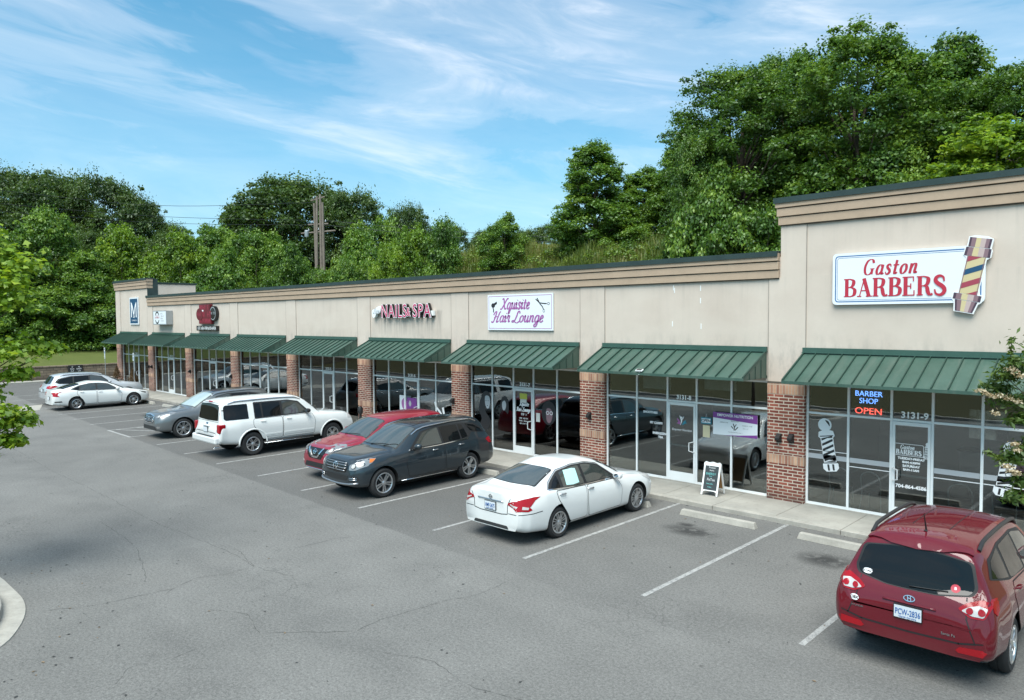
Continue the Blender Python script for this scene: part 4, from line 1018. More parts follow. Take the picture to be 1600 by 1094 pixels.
c.doors([[(1.58, .42), (1.50, .8), (1.66, 1.055), (2.76, 1.075), (2.80, .42)], [(2.86, .42), (2.83, 1.08), (3.72, 1.125), (3.74, .95), (3.55, .62), (3.38, .42)]], hmat='chrome')
c.part('grille', 'black_gloss', [[(-.42, .70), (-.50, .82), (-.46, .92), (-.3, .955), (.3, .955), (.46, .92), (.50, .82), (.42, .70), (0, .66)]], 'front', off=.012, skirt=.03, cell=.05, r=.03)
mb = MB()
for z in (.735, .80, .865, .915): c.bar(mb, 'front', -.44 if z > .75 else -.40, .44 if z > .75 else .40, z, .013, .022)
mb.build('grille_bar', 'steel', c.root, smooth=True)
mb = MB(); c.stroke(mb, ellipse(0, .82, .085, .085, 22), .014, 'front', closed=True, off=.036, skirt=.012)
for a in (90, 210, 330): c.stroke(mb, [(0, .82), (.085*math.cos(R(a)), .82+.085*math.sin(R(a)))], .014, 'front', off=.038, skirt=.012)
mb.build('emblem', 'chrome', c.root, smooth=True)
for sd in (1, -1):
    q = [(sd*.56, .76), (sd*.54, .88), (sd*.70, .96), (sd*.86, .98), (sd*.88, .86), (sd*.74, .77)]
    hl = c.part('headlight', 'lens_clear', [q if sd > 0 else q[::-1]], 'front', off=.008, skirt=.014, cell=.04, r=.02)
    light_inner(c, hl, 'front', [(sd*.66, .86, .050), (sd*.79, .89, .038)], 'lens_pale', 'lens_dark')
    hl = c.part('headlight', 'lens_clear', [[(.17, .86), (.19, .985), (.45, 1.03), (.62, 1.02), (.48, .93), (.3, .85)]], 'side', sd, off=.007, skirt=.012, cell=.04)
    c.part('lamp_lens', 'lens_amber', [[(.45, 1.015), (.60, 1.01), (.48, .94), (.40, .93)]], 'side', sd, parent=hl, off=.010, skirt=.004, cell=.04)
    c.part('taillight', 'lens_red', [[(4.72, .90), (4.48, .94), (4.38, 1.05), (4.52, 1.10), (4.70, 1.06)]], 'side', sd, off=.007, skirt=.012, cell=.04)
    q = [(sd*.52, .50), (sd*.54, .59), (sd*.80, .62), (sd*.84, .54)]
    f_ = c.part('fog_lamp_surround', 'black_plastic', [q if sd > 0 else q[::-1]], 'front', off=.006, skirt=.012, cell=.05)
    mb = MB()
    for z in (.535, .575):
        pts = [c.hit('front', sd*y, z) for y in (.54, .62, .70, .78)]; mb.tube([p+n*.014 for p, n in pts], .010, 6)
    mb.build('running_light', 'chrome', f_, smooth=True)
c.part('lower_grille', 'black_plastic', [[(-.46, .50), (-.52, .62), (.52, .62), (.46, .50), (0, .47)]], 'front', off=.006, skirt=.02, r=.03)
mb = MB(); c.bar(mb, 'front', -.80, .80, .455, .026, .012, 16, -.07)
mb.build('skid_plate', 'steel', c.root, smooth=True)
mb = MB()
for sd in (1, -1):
    pts = [c.hit('side', c.X(s), .345, sd) for s in (1.35, 1.8, 2.4, 3.0, 3.3)]; mb.tube([p+n*.012 for p, n in pts], .014, 6)
mb.build('sill_trim', 'chrome', c.root, smooth=True)
c.rails(1.85, 4.2, .68, .64, 'chrome', .05, .019); c.mirrors(1.84, 1.17); c.exhaust([-.5, .5], .34)
for s0, s1 in ((2.12, 2.72), (2.84, 3.5)): c.part('sunroof', 'black_gloss', [[(s0, -.45), (s1, -.46), (s1, .46), (s0, .45)]], 'top', off=.006, skirt=.01, r=.04, cell=.08)
c.wiper((1.2, -.2), (1.30, .45)); c.wiper((1.22, .35), (1.42, .70))
mb = MB(); c.stroke(mb, [(.16, .50), (.4, .47), (1.1, .64), (1.2, .70)], .2, 'top', off=.002, skirt=0) if False else None
mb = MB()
for sd in (1, -1): c.stroke(mb, [(.20, sd*.56), (.5, sd*.68), (1.0, sd*.76), (1.16, sd*.78)], .014, 'top', off=.0025, skirt=0)
mb.build('bonnet_gap', 'seam', c.root, smooth=True)

# ---- 4 red crossover, nose outwards
sp = tables(4.63, 1.84, 1.67, .96, 1.10, 1.05, 1.95, 4.15, 4.42, .94, 1.12, .62, zb=.27, tail_z=1.0, nose=.64)
sp.update(wb=2.706, fo=.84, tr=.36, rr=.235, spokes=(5, .03, .04), paint='paint_crimson', doorh=[(2.40, .98), (3.35, 1.02)], clad=.33)
c = Car('parked_suv', 'bright red crossover with a V-shaped chrome grille, beside the charcoal SUV', 'SUV', sp, (36.02, -4.02), -90)
glass_pair(c, glass_top(1.12, 1.95, .73, .60), [(-.58, 1.17), (0, 1.13), (.58, 1.17), (.54, 1.48), (0, 1.53), (-.54, 1.48)], 'rear')
side_set(c, [(1.58, 1.08), (2.06, 1.45), (2.5, 1.51), (3.3, 1.51), (3.9, 1.42), (4.2, 1.26), (3.6, 1.16), (2.6, 1.09)],
         [[(1.68, 1.10), (2.1, 1.42), (2.5, 1.48), (2.62, 1.485), (2.66, 1.11)], [(2.73, 1.115), (2.70, 1.485), (3.32, 1.48), (3.44, 1.16)], [(3.52, 1.17), (3.42, 1.465), (3.82, 1.39), (4.08, 1.26)]], ['clear_side_glass', 'privacy_glass', 'privacy_glass'], [(1.58, 1.07), (2.6, 1.08), (3.6, 1.15), (4.2, 1.25)])
c.doors([[(1.5, .42), (1.42, .78), (1.56, 1.045), (2.66, 1.06), (2.68, .42)], [(2.74, .42), (2.72, 1.065), (3.5, 1.12), (3.6, .95), (3.4, .6), (3.2, .42)]], hmat='chrome')
c.part('grille', 'black_gloss', [[(-.30, .60), (-.52, .86), (-.50, .90), (.50, .90), (.52, .86), (.30, .60)]], 'front', off=.006, skirt=.02, r=.03)
mb = MB()
for sd in (1, -1): c.stroke(mb, [(sd*.36, .895), (sd*.15, .66), (0, .645)], .05, 'front', off=.02, skirt=.02, cell=.04)
c.stroke(mb, ellipse(0, .80, .065, .06, 16), .014, 'front', closed=True, off=.025, skirt=.012); c.stroke(mb, [(-.08, .80), (.08, .80)], .022, 'front', off=.025, skirt=.012)
mb.build('emblem', 'chrome', c.root, smooth=True)
c.part('lower_grille', 'black_plastic', [[(-.52, .36), (-.46, .50), (.46, .50), (.52, .36)]], 'front', off=.006, skirt=.02, r=.04)
mb = MB(); c.bar(mb, 'front', -.62, .62, .33, .018, .012); mb.build('skid_plate', 'chrome', c.root, smooth=True)
for sd in (1, -1):
    q = [(sd*.46, .80), (sd*.50, .88), (sd*.68, .94), (sd*.84, .96), (sd*.82, .84), (sd*.66, .79)]
    hl = c.part('headlight', 'lens_clear', [q if sd > 0 else q[::-1]], 'front', off=.008, skirt=.014, cell=.04, r=.02); light_inner(c, hl, 'front', [(sd*.62, .865, .042)], 'lens_pale', 'lens_dark')
    c.part('headlight', 'lens_clear', [[(.18, .83), (.2, .955), (.45, 1.0), (.62, 1.0), (.42, .90)]], 'side', sd, off=.007, skirt=.012, cell=.04)
    q = ellipse(sd*.68, .46, .05, .05, 14); c.part('fog_lamp', 'lens_pale', [q], 'front', off=.008, skirt=.012, cell=.04)
    c.part('taillight', 'lens_red', [[(4.5, .92), (4.22, .98), (4.18, 1.08), (4.45, 1.10)]], 'side', sd, off=.007, skirt=.012, cell=.04)
c.mirrors(1.72, 1.15); c.wiper((1.13, -.2), (1.22, .45))
mb = MB()
for sd in (1, -1): c.stroke(mb, [(.20, sd*.50), (.5, sd*.64), (.95, sd*.72)], .014, 'top', off=.0025, skirt=0)
mb.build('bonnet_gap', 'seam', c.root, smooth=True)

# ---- 5 big white SUV, nose to the shops
sp = tables(5.13, 1.99, 1.93, 1.10, 1.22, 1.28, 2.02, 4.93, 5.02, 1.10, 1.21, .70, zb=.40, tail_z=1.14, nose=.80, tailw=.92, drop=.10)
sp.update(wb=3.02, fo=.95, tr=.39, rr=.23, tw=.26, spokes=(5, .034, .04), paint='paint_white', doorh=[(2.66, 1.12), (3.60, 1.12)], gap=.075)
c = Car('parked_suv', 'large boxy white SUV with dark rear side glass and spare red tail lights, nose to the shops', 'SUV', sp, (30.30, -4.18), 90)
c.root['label'] = 'large boxy white SUV with long dark side windows, nose to the shops'
glass_pair(c, glass_top(1.36, 2.02, .78, .66), [(-.74, 1.24), (0, 1.22), (.74, 1.24), (.68, 1.74), (0, 1.78), (-.68, 1.74)], 'rear')
side_set(c, [(1.78, 1.23), (2.2, 1.66), (2.6, 1.74), (3.85, 1.75), (3.88, 1.22)], [[(1.90, 1.26), (2.26, 1.63), (2.6, 1.70), (2.82, 1.705), (2.84, 1.26)], [(2.92, 1.26), (2.91, 1.70), (3.55, 1.705), (3.56, 1.25)], [(3.62, 1.25), (3.62, 1.705), (3.82, 1.70), (3.84, 1.25)]], ['clear_side_glass', 'privacy_glass', 'privacy_glass'])
for sd in (1, -1): c.part('side_window', 'privacy_glass', [[(4.08, 1.24), (4.06, 1.72), (4.80, 1.72), (4.86, 1.66), (4.90, 1.30), (4.84, 1.24)]], 'side', sd, off=.006, skirt=.01, r=.03)
c.doors([[(1.70, .52), (1.66, 1.0), (1.74, 1.195), (2.86, 1.20), (2.88, .52)], [(2.92, .52), (2.90, 1.20), (3.92, 1.205), (3.94, 1.0), (3.72, .72), (3.62, .52)]])
for sd in (1, -1):
    for a, b_ in ((1.72, 2.84), (2.96, 3.55)):
        mb = MB(); c.stroke(mb, [(a, .66), (b_, .66)], .05, 'side', sd, off=.016, skirt=.014); c.stroke(mb, [(a, .60), (b_, .60)], .012, 'side', sd, off=.016, skirt=.014); mb.build('side_moulding', 'paint_white', c.root)
    MB().box(-2.655, -2.42, sd*.755, sd*.952, .84, 1.13).build('taillight', 'lens_red', c.root, bevel=.03)
    mb = MB()
    pts = [Vector((c.X(s), sd*(1.99/2-.02), .40)) for s in (1.75, 2.4, 3.6)]; mb.tube(pts, .045, 8); mb.build('running_board', 'black_plastic', c.root, smooth=True)
    mb = MB(); mb.tube([p+Vector((0, sd*.04, -.02)) for p in pts], .012, 6); mb.build('step_trim', 'chrome', c.root, smooth=True)
    for wx in c.wx:                          # flared arch lips
        mb = MB(); mb.tube([(wx+(c.ar+.02)*math.cos(R(a)), sd*(1.99/2-.012), sp['tr']+.01+(c.ar+.02)*math.sin(R(a))) for a in range(-8, 189, 12)], .028, 8); mb.build('arch_lip', 'paint_white', c.root, smooth=True)
    c.part('headlight', 'lens_pale', [[(.05, .86), (.06, 1.04), (.24, 1.06), (.30, .90)]], 'side', sd, off=.008, skirt=.014, cell=.05)
c.part('step_pad', 'black_plastic', [[(5.08, -.6), (5.215, -.6), (5.215, .6), (5.08, .6)]], 'top', off=.0, skirt=.0) if False else None
t = MB(); t.box(-2.77, -2.52, -.90, .90, .50, .73); ob = t.build('rear_bumper', 'paint_white', c.root, bevel=.05)
t = MB(); t.box(-2.75, -2.56, -.62, .62, .732, .745); t.build('step_pad', 'black_plastic', c.root)
mb = MB(); c.stroke(mb, [(-.75, .78), (-.76, 1.2), (-.74, 1.8), (.74, 1.8), (.76, 1.2), (.75, .78)], .014, 'rear', off=.0025, skirt=0); c.stroke(mb, [(-.74, 1.20), (.74, 1.20)], .012, 'rear', off=.0025, skirt=0); mb.build('tailgate_gap', 'seam', c.root, smooth=True)
c.part('brake_light', 'lens_red', [[(-.14, 1.81), (.14, 1.81), (.14, 1.84), (-.14, 1.84)]], 'rear', off=.01, skirt=.01)
c.part('emblem', 'navy', [ellipse(0, 1.12, .07, .03, 14)], 'rear', off=.01, skirt=.01); c.plate('rear', .93, ''); c.rails(2.1, 4.7, .70, .69, 'chrome', .05, .02); c.mirrors(1.98, 1.32, 'black_plastic'); c.exhaust([-.62], .36)
mb = MB(); c.bar(mb, 'rear', -.24, .24, 1.04, .02, .006); mb.build('tailgate_handle', 'paint_white', c.root, smooth=True)

# ---- 6 graphite crossover, nose outwards
sp = tables(4.99, 1.96, 1.72, .98, 1.10, 1.25, 2.2, 4.45, 4.76, .95, 1.10, .63, zb=.27, tail_z=.98, nose=.62)
sp.update(wb=2.90, fo=.92, tr=.375, rr=.265, spokes=(7, .03, .036), paint='paint_graphite', doorh=[(2.6, .98), (3.5, 1.0)])
c = Car('parked_suv', 'graphite grey crossover with a pale sunshade behind its windscreen, nose outwards', 'SUV', sp, (24.86, -4.35), -90)
glass_pair(c, glass_top(1.32, 2.2, .76, .60), [(-.58, 1.15), (0, 1.12), (.58, 1.15), (.54, 1.48), (0, 1.54), (-.54, 1.48)], 'rear', 'windscreen_shade')
side_set(c, [(1.85, 1.07), (2.32, 1.47), (2.8, 1.56), (3.7, 1.55), (4.3, 1.44), (4.55, 1.28), (4.1, 1.17), (2.8, 1.08)],
         [[(1.95, 1.09), (2.36, 1.44), (2.74, 1.525), (2.86, 1.53), (2.88, 1.10)], [(2.95, 1.105), (2.94, 1.53), (3.6, 1.525), (3.66, 1.13)], [(3.74, 1.14), (3.68, 1.515), (4.22, 1.41), (4.44, 1.27), (4.1, 1.19)]], ['clear_side_glass', 'privacy_glass', 'privacy_glass'], [(1.83, 1.06), (2.8, 1.07), (4.1, 1.16), (4.55, 1.27)])
c.doors([[(1.75, .40), (1.66, .78), (1.82, 1.03), (2.88, 1.05), (2.9, .40)], [(2.96, .40), (2.94, 1.055), (3.85, 1.10), (3.86, .95), (3.66, .6), (3.5, .40)]], hmat='chrome')
c.part('grille', 'black_gloss', [[(-.34, .64), (-.46, .74), (-.42, .87), (0, .91), (.42, .87), (.46, .74), (.34, .64), (0, .61)]], 'front', off=.01, skirt=.02, r=.04)
mb = MB()
for z in (.69, .74, .79, .84): c.bar(mb, 'front', -.40, .40, z, .011, .02)
mb.build('grille_bar', 'chrome', c.root, smooth=True)
mb = MB(); c.stroke(mb, [(-.34, .63), (-.47, .74), (-.42, .88), (0, .92), (.42, .88), (.47, .74), (.34, .63), (0, .60)], .026, 'front', closed=True, off=.024, skirt=.02, cell=.05); c.stroke(mb, ellipse(0, .77, .085, .05, 16), .014, 'front', closed=True, off=.034, skirt=.014)
mb.build('emblem', 'chrome', c.root, smooth=True)
c.part('lower_grille', 'black_plastic', [[(-.66, .36), (-.60, .50), (.60, .50), (.66, .36)]], 'front', off=.006, skirt=.02, r=.04)
for sd in (1, -1):
    q = [(sd*.56, .80), (sd*.54, .87), (sd*.70, .93), (sd*.86, .96), (sd*.80, .84)]
    hl = c.part('headlight', 'lens_clear', [q if sd > 0 else q[::-1]], 'front', off=.008, skirt=.014, cell=.04, r=.02); light_inner(c, hl, 'front', [(sd*.66, .868, .036)], 'lens_pale', 'lens_dark')
    c.part('headlight', 'lens_clear', [[(.18, .84), (.22, .94), (.55, 1.0), (.72, 1.0), (.5, .90)]], 'side', sd, off=.007, skirt=.012, cell=.04)
    c.part('fog_lamp', 'chrome', [ellipse(sd*.72, .47, .06, .04, 12)], 'front', off=.008, skirt=.012, cell=.04)
    c.part('taillight', 'lens_red', [[(4.85, .90), (4.55, .96), (4.52, 1.05), (4.8, 1.06)]], 'side', sd, off=.007, skirt=.012, cell=.04)
c.rails(2.15, 4.3, .63, .60, 'chrome', .045, .018); c.mirrors(1.98, 1.14)
for s0, s1 in ((2.32, 2.9), (3.0, 3.5)): c.part('sunroof', 'black_gloss', [[(s0, -.42), (s1, -.42), (s1, .42), (s0, .42)]], 'top', off=.006, skirt=.01, r=.04, cell=.08)
mb = MB()
for sd in (1, -1): c.stroke(mb, [(.20, sd*.52), (.6, sd*.66), (1.15, sd*.76)], .014, 'top', off=.0025, skirt=0)
mb.build('bonnet_gap', 'seam', c.root, smooth=True)

# ---- 7 far white saloon, nose to the shops
sp = tables(4.64, 1.80, 1.42, .74, .92, 1.15, 2.0, 3.35, 4.1, .75, .97, .56, zb=.20, deck=(4.35, 1.06), drop=.09, nose=.60, tailw=.82)
sp.update(wb=2.70, fo=.90, tr=.325, rr=.215, spokes=(5, .04, .036), paint='paint_white', doorh=[(2.5, .86), (3.35, .90)])
c = Car('parked_sedan', 'white fastback saloon with claw-shaped red tail lights, far end of the row beside a silver estate', 'sedan', sp, (11.93, -4.62), 90)
c.root['label'] = 'white fastback saloon with claw-shaped tail lights, next to the silver SUV'
glass_pair(c, glass_top(1.22, 1.98, .69, .54), glass_top(4.25, 3.40, .60, .50, .08, .05), 'top')
side_set(c, [(1.56, .92), (2.06, 1.24), (2.45, 1.30), (2.9, 1.31), (3.4, 1.22), (3.85, 1.05), (3.5, .98), (2.5, .94)],
         [[(1.68, .94), (2.1, 1.21), (2.45, 1.275), (2.58, 1.28), (2.60, .96)], [(2.67, .965), (2.66, 1.28), (2.95, 1.275), (3.32, 1.20), (3.42, .995)], [(3.48, 1.0), (3.40, 1.17), (3.74, 1.045)]], ['clear_side_glass', 'clear_side_glass', 'privacy_glass'])
c.doors([[(1.52, .29), (1.48, .7), (1.58, .89), (2.62, .92), (2.62, .29)], [(2.68, .29), (2.68, .925), (3.55, .96), (3.55, .8), (3.3, .5), (3.2, .29)]])
for sd in (1, -1):
    c.part('taillight', 'lens_red', [[(4.60, .93), (4.2, .96), (4.38, .90), (4.42, .80), (4.34, .72), (4.58, .74)]], 'side', sd, off=.007, skirt=.012, cell=.04)
    c.part('bumper_vent', 'black_plastic', [[(4.22, .44), (4.26, .50), (4.55, .50), (4.56, .44)]], 'side', sd, off=.005, skirt=.01, cell=.05)
    q = [(sd*.74, .90), (sd*.50, .92), (sd*.48, .87), (sd*.66, .84), (sd*.70, .74), (sd*.78, .74)]; c.part('taillight', 'lens_red', [q if sd > 0 else q[::-1]], 'rear', off=.007, skirt=.012, cell=.04)
    c.part('headlight', 'lens_dark', [[(.20, .66), (.5, .74), (.62, .76), (.5, .70), (.28, .61)]], 'side', sd, off=.006, skirt=.012, cell=.04)
c.mirrors(1.70, .98); c.plate('rear', .62, '')

# ---- 8 silver SUV, the farthest, nose to the shops
sp = tables(4.90, 1.93, 1.70, .96, 1.09, 1.15, 2.1, 4.40, 4.70, .94, 1.10, .62, zb=.27, tail_z=1.0)
sp.update(wb=2.80, fo=.95, tr=.36, rr=.235, spokes=(5, .03, .04), paint='paint_silver', doorh=[(2.5, .98), (3.45, 1.0)], clad=.30)
c = Car('parked_suv', 'silver SUV with dark roof rails, the farthest parked car', 'SUV', sp, (9.05, -4.05), 90)
glass_pair(c, glass_top(1.22, 2.1, .74, .60), [(-.60, 1.16), (0, 1.13), (.60, 1.16), (.55, 1.50), (0, 1.55), (-.55, 1.50)], 'rear')
side_set(c, [(1.75, 1.07), (2.2, 1.46), (2.7, 1.54), (3.7, 1.53), (4.3, 1.42), (4.5, 1.24), (4.3, 1.15), (2.7, 1.08)],
         [[(1.85, 1.09), (2.25, 1.43), (2.66, 1.50), (2.78, 1.51), (2.80, 1.10)], [(2.87, 1.105), (2.86, 1.51), (3.55, 1.50), (3.60, 1.13)], [(3.67, 1.135), (3.62, 1.495), (4.22, 1.39), (4.40, 1.24), (4.25, 1.16)]], ['clear_side_glass', 'privacy_glass', 'privacy_glass'])
for sd in (1, -1):
    c.part('taillight', 'lens_red', [[(4.80, .92), (4.5, .93), (4.36, 1.02), (4.5, 1.08), (4.78, 1.07)]], 'side', sd, off=.007, skirt=.012, cell=.04)
    q = [(sd*.84, 1.06), (sd*.52, 1.04), (sd*.54, .92), (sd*.85, .92)]; c.part('taillight', 'lens_red', [q if sd > 0 else q[::-1]], 'rear', off=.007, skirt=.012, cell=.04)
c.rails(2.1, 4.2, .62, .60, 'steel', .045, .018); c.mirrors(1.9, 1.13); c.plate('rear', .80, '')
bpy.context.view_layer.update()
# ------------------------------------------------------------------ lettering drawn with a broad pen
def crom(pts, n=7, closed=False):
    P_ = [Vector(p) for p in pts]; out = []; k = len(P_)
    for i in range(k-1 if not closed else k):
        p0 = P_[i-1] if (i > 0 or closed) else P_[0]*2-P_[1]
        p1, p2 = P_[i], P_[(i+1) % k]; p3 = P_[(i+2) % k] if (i+2 < k or closed) else P_[-1]*2-P_[-2]
        for j in range(n):
            t = j/n; out.append(.5*((2*p1)+(p2-p0)*t+(2*p0-5*p1+4*p2-p3)*t*t+(3*p1-p0-3*p2+p3)*t**3))
    if not closed: out.append(P_[-1])
    return out
def ribbon(mb, pts, wf, M, closed=False, z=0.0):
    n = len(pts); L = []; Q = []
    for i, p in enumerate(pts):
        a = pts[i-1] if (i or closed) else p; b = pts[(i+1) % n] if (i < n-1 or closed) else p; d = (b-a)
        d = d.normalized() if d.length > 1e-7 else Vector((1, 0)); w = wf(d, i/max(1, n-1))/2
        L.append((p.x-d.y*w, p.y+d.x*w, z)); Q.append((p.x+d.y*w, p.y-d.x*w, z))
    m = n if closed else n-1
    mb.add(L+Q, [(n+i, n+(i+1) % n, (i+1) % n, i) for i in range(m)], M)
T_, t_ = 'T', 't'
SER = {
 'B': (.74, [([(.17, 0), (.17, 1)], T_, 0), ([(.17, .975), (.36, .975), (.55, .90), (.58, .76), (.51, .61), (.36, .53), (.17, .53)], '', 1), ([(.17, .53), (.42, .52), (.62, .42), (.65, .26), (.58, .1), (.40, .025), (.17, .025)], '', 1), ([(0, .975), (.3, .975)], t_, 0), ([(0, .025), (.3, .025)], t_, 0)]),
 'A': (.86, [([(.14, 0), (.42, 1)], t_, 0), ([(.40, 1), (.70, 0)], T_, 0), ([(.22, .33), (.6, .33)], t_, 0), ([(0, .025), (.26, .025)], t_, 0), ([(.52, .025), (.88, .025)], t_, 0)]),
 'R': (.84, [([(.17, 0), (.17, 1)], T_, 0), ([(.17, .975), (.38, .975), (.58, .90), (.61, .75), (.54, .58), (.38, .50), (.17, .50)], '', 1), ([(.40, .5), (.54, .42), (.60, .16), (.70, .02), (.84, .08)], '', 1), ([(0, .975), (.3, .975)], t_, 0), ([(0, .025), (.34, .025)], t_, 0)]),
 'E': (.72, [([(.17, 0), (.17, 1)], T_, 0), ([(0, .975), (.6, .975)], t_, 0), ([(.59, 1), (.59, .74)], t_, 0), ([(.17, .5), (.45, .5)], t_, 0), ([(.45, .64), (.45, .36)], t_, 0), ([(0, .025), (.64, .025)], t_, 0), ([(.63, 0), (.63, .28)], t_, 0)]),
 'S': (.66, [([(.54, .70), (.50, .90), (.33, .985), (.16, .92), (.10, .77), (.20, .62), (.38, .50), (.53, .36), (.56, .2), (.46, .06), (.30, .01), (.12, .09), (.06, .3)], 'S', 1)]),
 'G': (.86, [([(.68, .74), (.58, .93), (.40, .985), (.20, .88), (.09, .62), (.09, .36), (.18, .12), (.36, .01), (.54, .06), (.66, .2)], '', 1), ([(.66, .38), (.66, .04)], T_, 0), ([(.48, .39), (.82, .39)], t_, 0)]),
 'a': (.60, [([(.44, .48), (.34, .6), (.2, .59), (.09, .42), (.07, .2), (.15, .03), (.28, .03), (.44, .2)], '', 1), ([(.46, .62), (.44, .12), (.50, .02), (.60, .1)], '', 1)]),
 's': (.46, [([(.38, .46), (.32, .6), (.19, .60), (.11, .50), (.17, .38), (.31, .27), (.35, .14), (.25, .02), (.12, .02), (.04, .16)], 'S', 1)]),
 't': (.42, [([(.18, .86), (.16, .14), (.22, .01), (.36, .1)], '', 1), ([(-.02, .58), (.40, .58)], t_, 0), ([(-.02, .55), (.40, .55)], t_, 0)]),
 'o': (.56, [([(.27, .60), (.12, .48), (.07, .27), (.14, .06), (.27, .01), (.42, .14), (.46, .34), (.40, .54), (.27, .60)], '', 1)]),
 'n': (.64, [([(.13, .6), (.11, 0)], T_, 0), ([(.12, .3), (.22, .52), (.36, .6), (.45, .5), (.43, .12), (.50, .02), (.60, .1)], '', 1), ([(.02, .57), (.16, .6)], t_, 0)]),
 'u': (.60, [([(.0, .45), (.10, .6), (.10, .15), (.2, .02), (.34, .1), (.42, .3)], '', 1), ([(.44, .6), (.43, .1), (.5, 0), (.62, .14)], '', 1)]),
 'i': (.28, [([(.0, .4), (.10, .6), (.09, .12), (.17, .01), (.30, .14)], '', 1), ([(.13, .78), (.15, .84)], T_, 0)]),
 'e': (.44, [([(.05, .24), (.30, .36), (.34, .5), (.24, .61), (.12, .52), (.06, .25), (.12, .05), (.26, .01), (.44, .16)], '', 1)]),
 'q': (.60, [([(.44, .48), (.34, .6), (.2, .59), (.09, .42), (.07, .2), (.15, .03), (.28, .03), (.44, .2)], '', 1), ([(.46, .62), (.43, .0), (.38, -.36), (.48, -.38), (.58, -.1), (.64, .1)], '', 1)]),
 'g': (.60, [([(.44, .48), (.34, .6), (.2, .59), (.09, .42), (.07, .2), (.15, .03), (.28, .03), (.44, .2)], '', 1), ([(.46, .62), (.44, .0), (.36, -.34), (.18, -.40), (.10, -.26), (.3, -.06), (.62, .16)], '', 1)]),
 'r': (.42, [([(.0, .3), (.12, .64), (.17, .55), (.3, .58), (.26, .2), (.32, .02), (.44, .14)], '', 1)]),
 'X': (.80, [([(-.02, .88), (.10, 1.0), (.24, .8), (.48, .15), (.62, .0), (.76, .12)], '', 1), ([(.84, .92), (.68, .98), (.36, .45), (.06, .0), (-.12, .06)], '', 1)]),
 'H': (.78, [([(-.12, .66), (.02, .94), (.20, .98), (.18, .6), (.04, .05), (-.12, -.04), (-.2, .1)], '', 1), ([(.76, 1.0), (.62, .86), (.50, .4), (.44, .04), (.54, .0), (.70, .14)], '', 1), ([(.0, .40), (.3, .52), (.62, .48)], '', 1)]),
 'L': (.80, [([(.74, .80), (.62, 1.0), (.46, .92), (.40, .6), (.30, .25), (.1, .0), (-.06, .06), (.06, .16), (.3, .03), (.6, -.06), (.86, .1)], '', 1)]),
 ' ': (.34, [])}
def pen_text(mb, txt, h, M, thick=.17, thin=.05, shear=0.0, sx=1.0, track=.05, z=0.0, width=None):
    tot = sum(SER[c][0]+track for c in txt)-track
    if width: sx = width/(tot*h)
    x = -tot/2
    for ch in txt:
        w, strokes = SER[ch]
        for pts, mode, curve in strokes:
            q = [Vector(((x+p[0]+p[1]*shear)*h*sx, p[1]*h)) for p in pts]
            if curve: q = crom(q, 6)
            def wf(d, u, mode=mode):
                if mode == T_: k = thick
                elif mode == t_: k = thin
                elif mode == 'S': k = thin*1.3+(thick-thin)*max(0, math.sin(PI*u))**1.2
                else: k = thin+(thick-thin)*abs(d.y)**1.5
                return k*h
            z += .00035; ribbon(mb, q, wf, M, z=z)
        x += w+track
def board(mb, x0, x1, z0, z1, y, t=.04, r=0.0, n=6):
    poly = [(x0, z0), (x1, z0), (x1, z1), (x0, z1)]
    mb.prism(rnd_poly(poly, r, n) if r else poly, 'y', y-t, y)
def frame_line(mb, x0, x1, z0, z1, y, w, r=0.0, n=6):
    o_ = rnd_poly([(x0, z0), (x1, z0), (x1, z1), (x0, z1)], r, n) if r else [(x0, z0), (x1, z0), (x1, z1), (x0, z1)]
    i_ = rnd_poly([(x0+w, z0+w), (x1-w, z0+w), (x1-w, z1-w), (x0+w, z1-w)], max(r-w, .001), n) if r else [(x0+w, z0+w), (x1-w, z0+w), (x1-w, z1-w), (x0+w, z1-w)]
    k = len(o_); mb.add([(p[0], y, p[1]) for p in o_+i_], [(j, (j+1) % k, k+(j+1) % k, k+j) for j in range(k)])
def shape(mb, poly, y, M=None): mb.add([(p[0], y, p[1]) for p in poly], [tuple(range(len(poly)))], M)
def scribble(mb, x0, x1, z, h, y, seed=1, gap=.35):
    """lettering too small to read in the photograph"""
    rg = random.Random(seed); x = x0
    while x < x1:
        w = h*rg.uniform(.35, .6); 
        if rg.random() > .12:
            mb.add([(x, y, z), (x+h*.13, y, z), (x+h*.13, y, z+h), (x, y, z+h)], [(0, 1, 2, 3)])
            if rg.random() > .3: mb.add([(x, y-.0004, z+h*.84), (x+w, y-.0004, z+h*.84), (x+w, y-.0004, z+h), (x, y-.0004, z+h)], [(0, 1, 2, 3)])
            if rg.random() > .4: mb.add([(x+w-h*.13, y-.0008, z+h*rg.choice((0, .4))), (x+w, y-.0008, z), (x+w, y-.0008, z+h*rg.choice((.6, 1))), (x+w-h*.13, y-.0008, z+h*.95)], [(0, 1, 2, 3)])
            if rg.random() > .5: mb.add([(x, y-.0006, z+h*.42), (x+w, y-.0006, z+h*.42), (x+w, y-.0006, z+h*.56), (x, y-.0006, z+h*.56)], [(0, 1, 2, 3)])
        x += w+h*gap

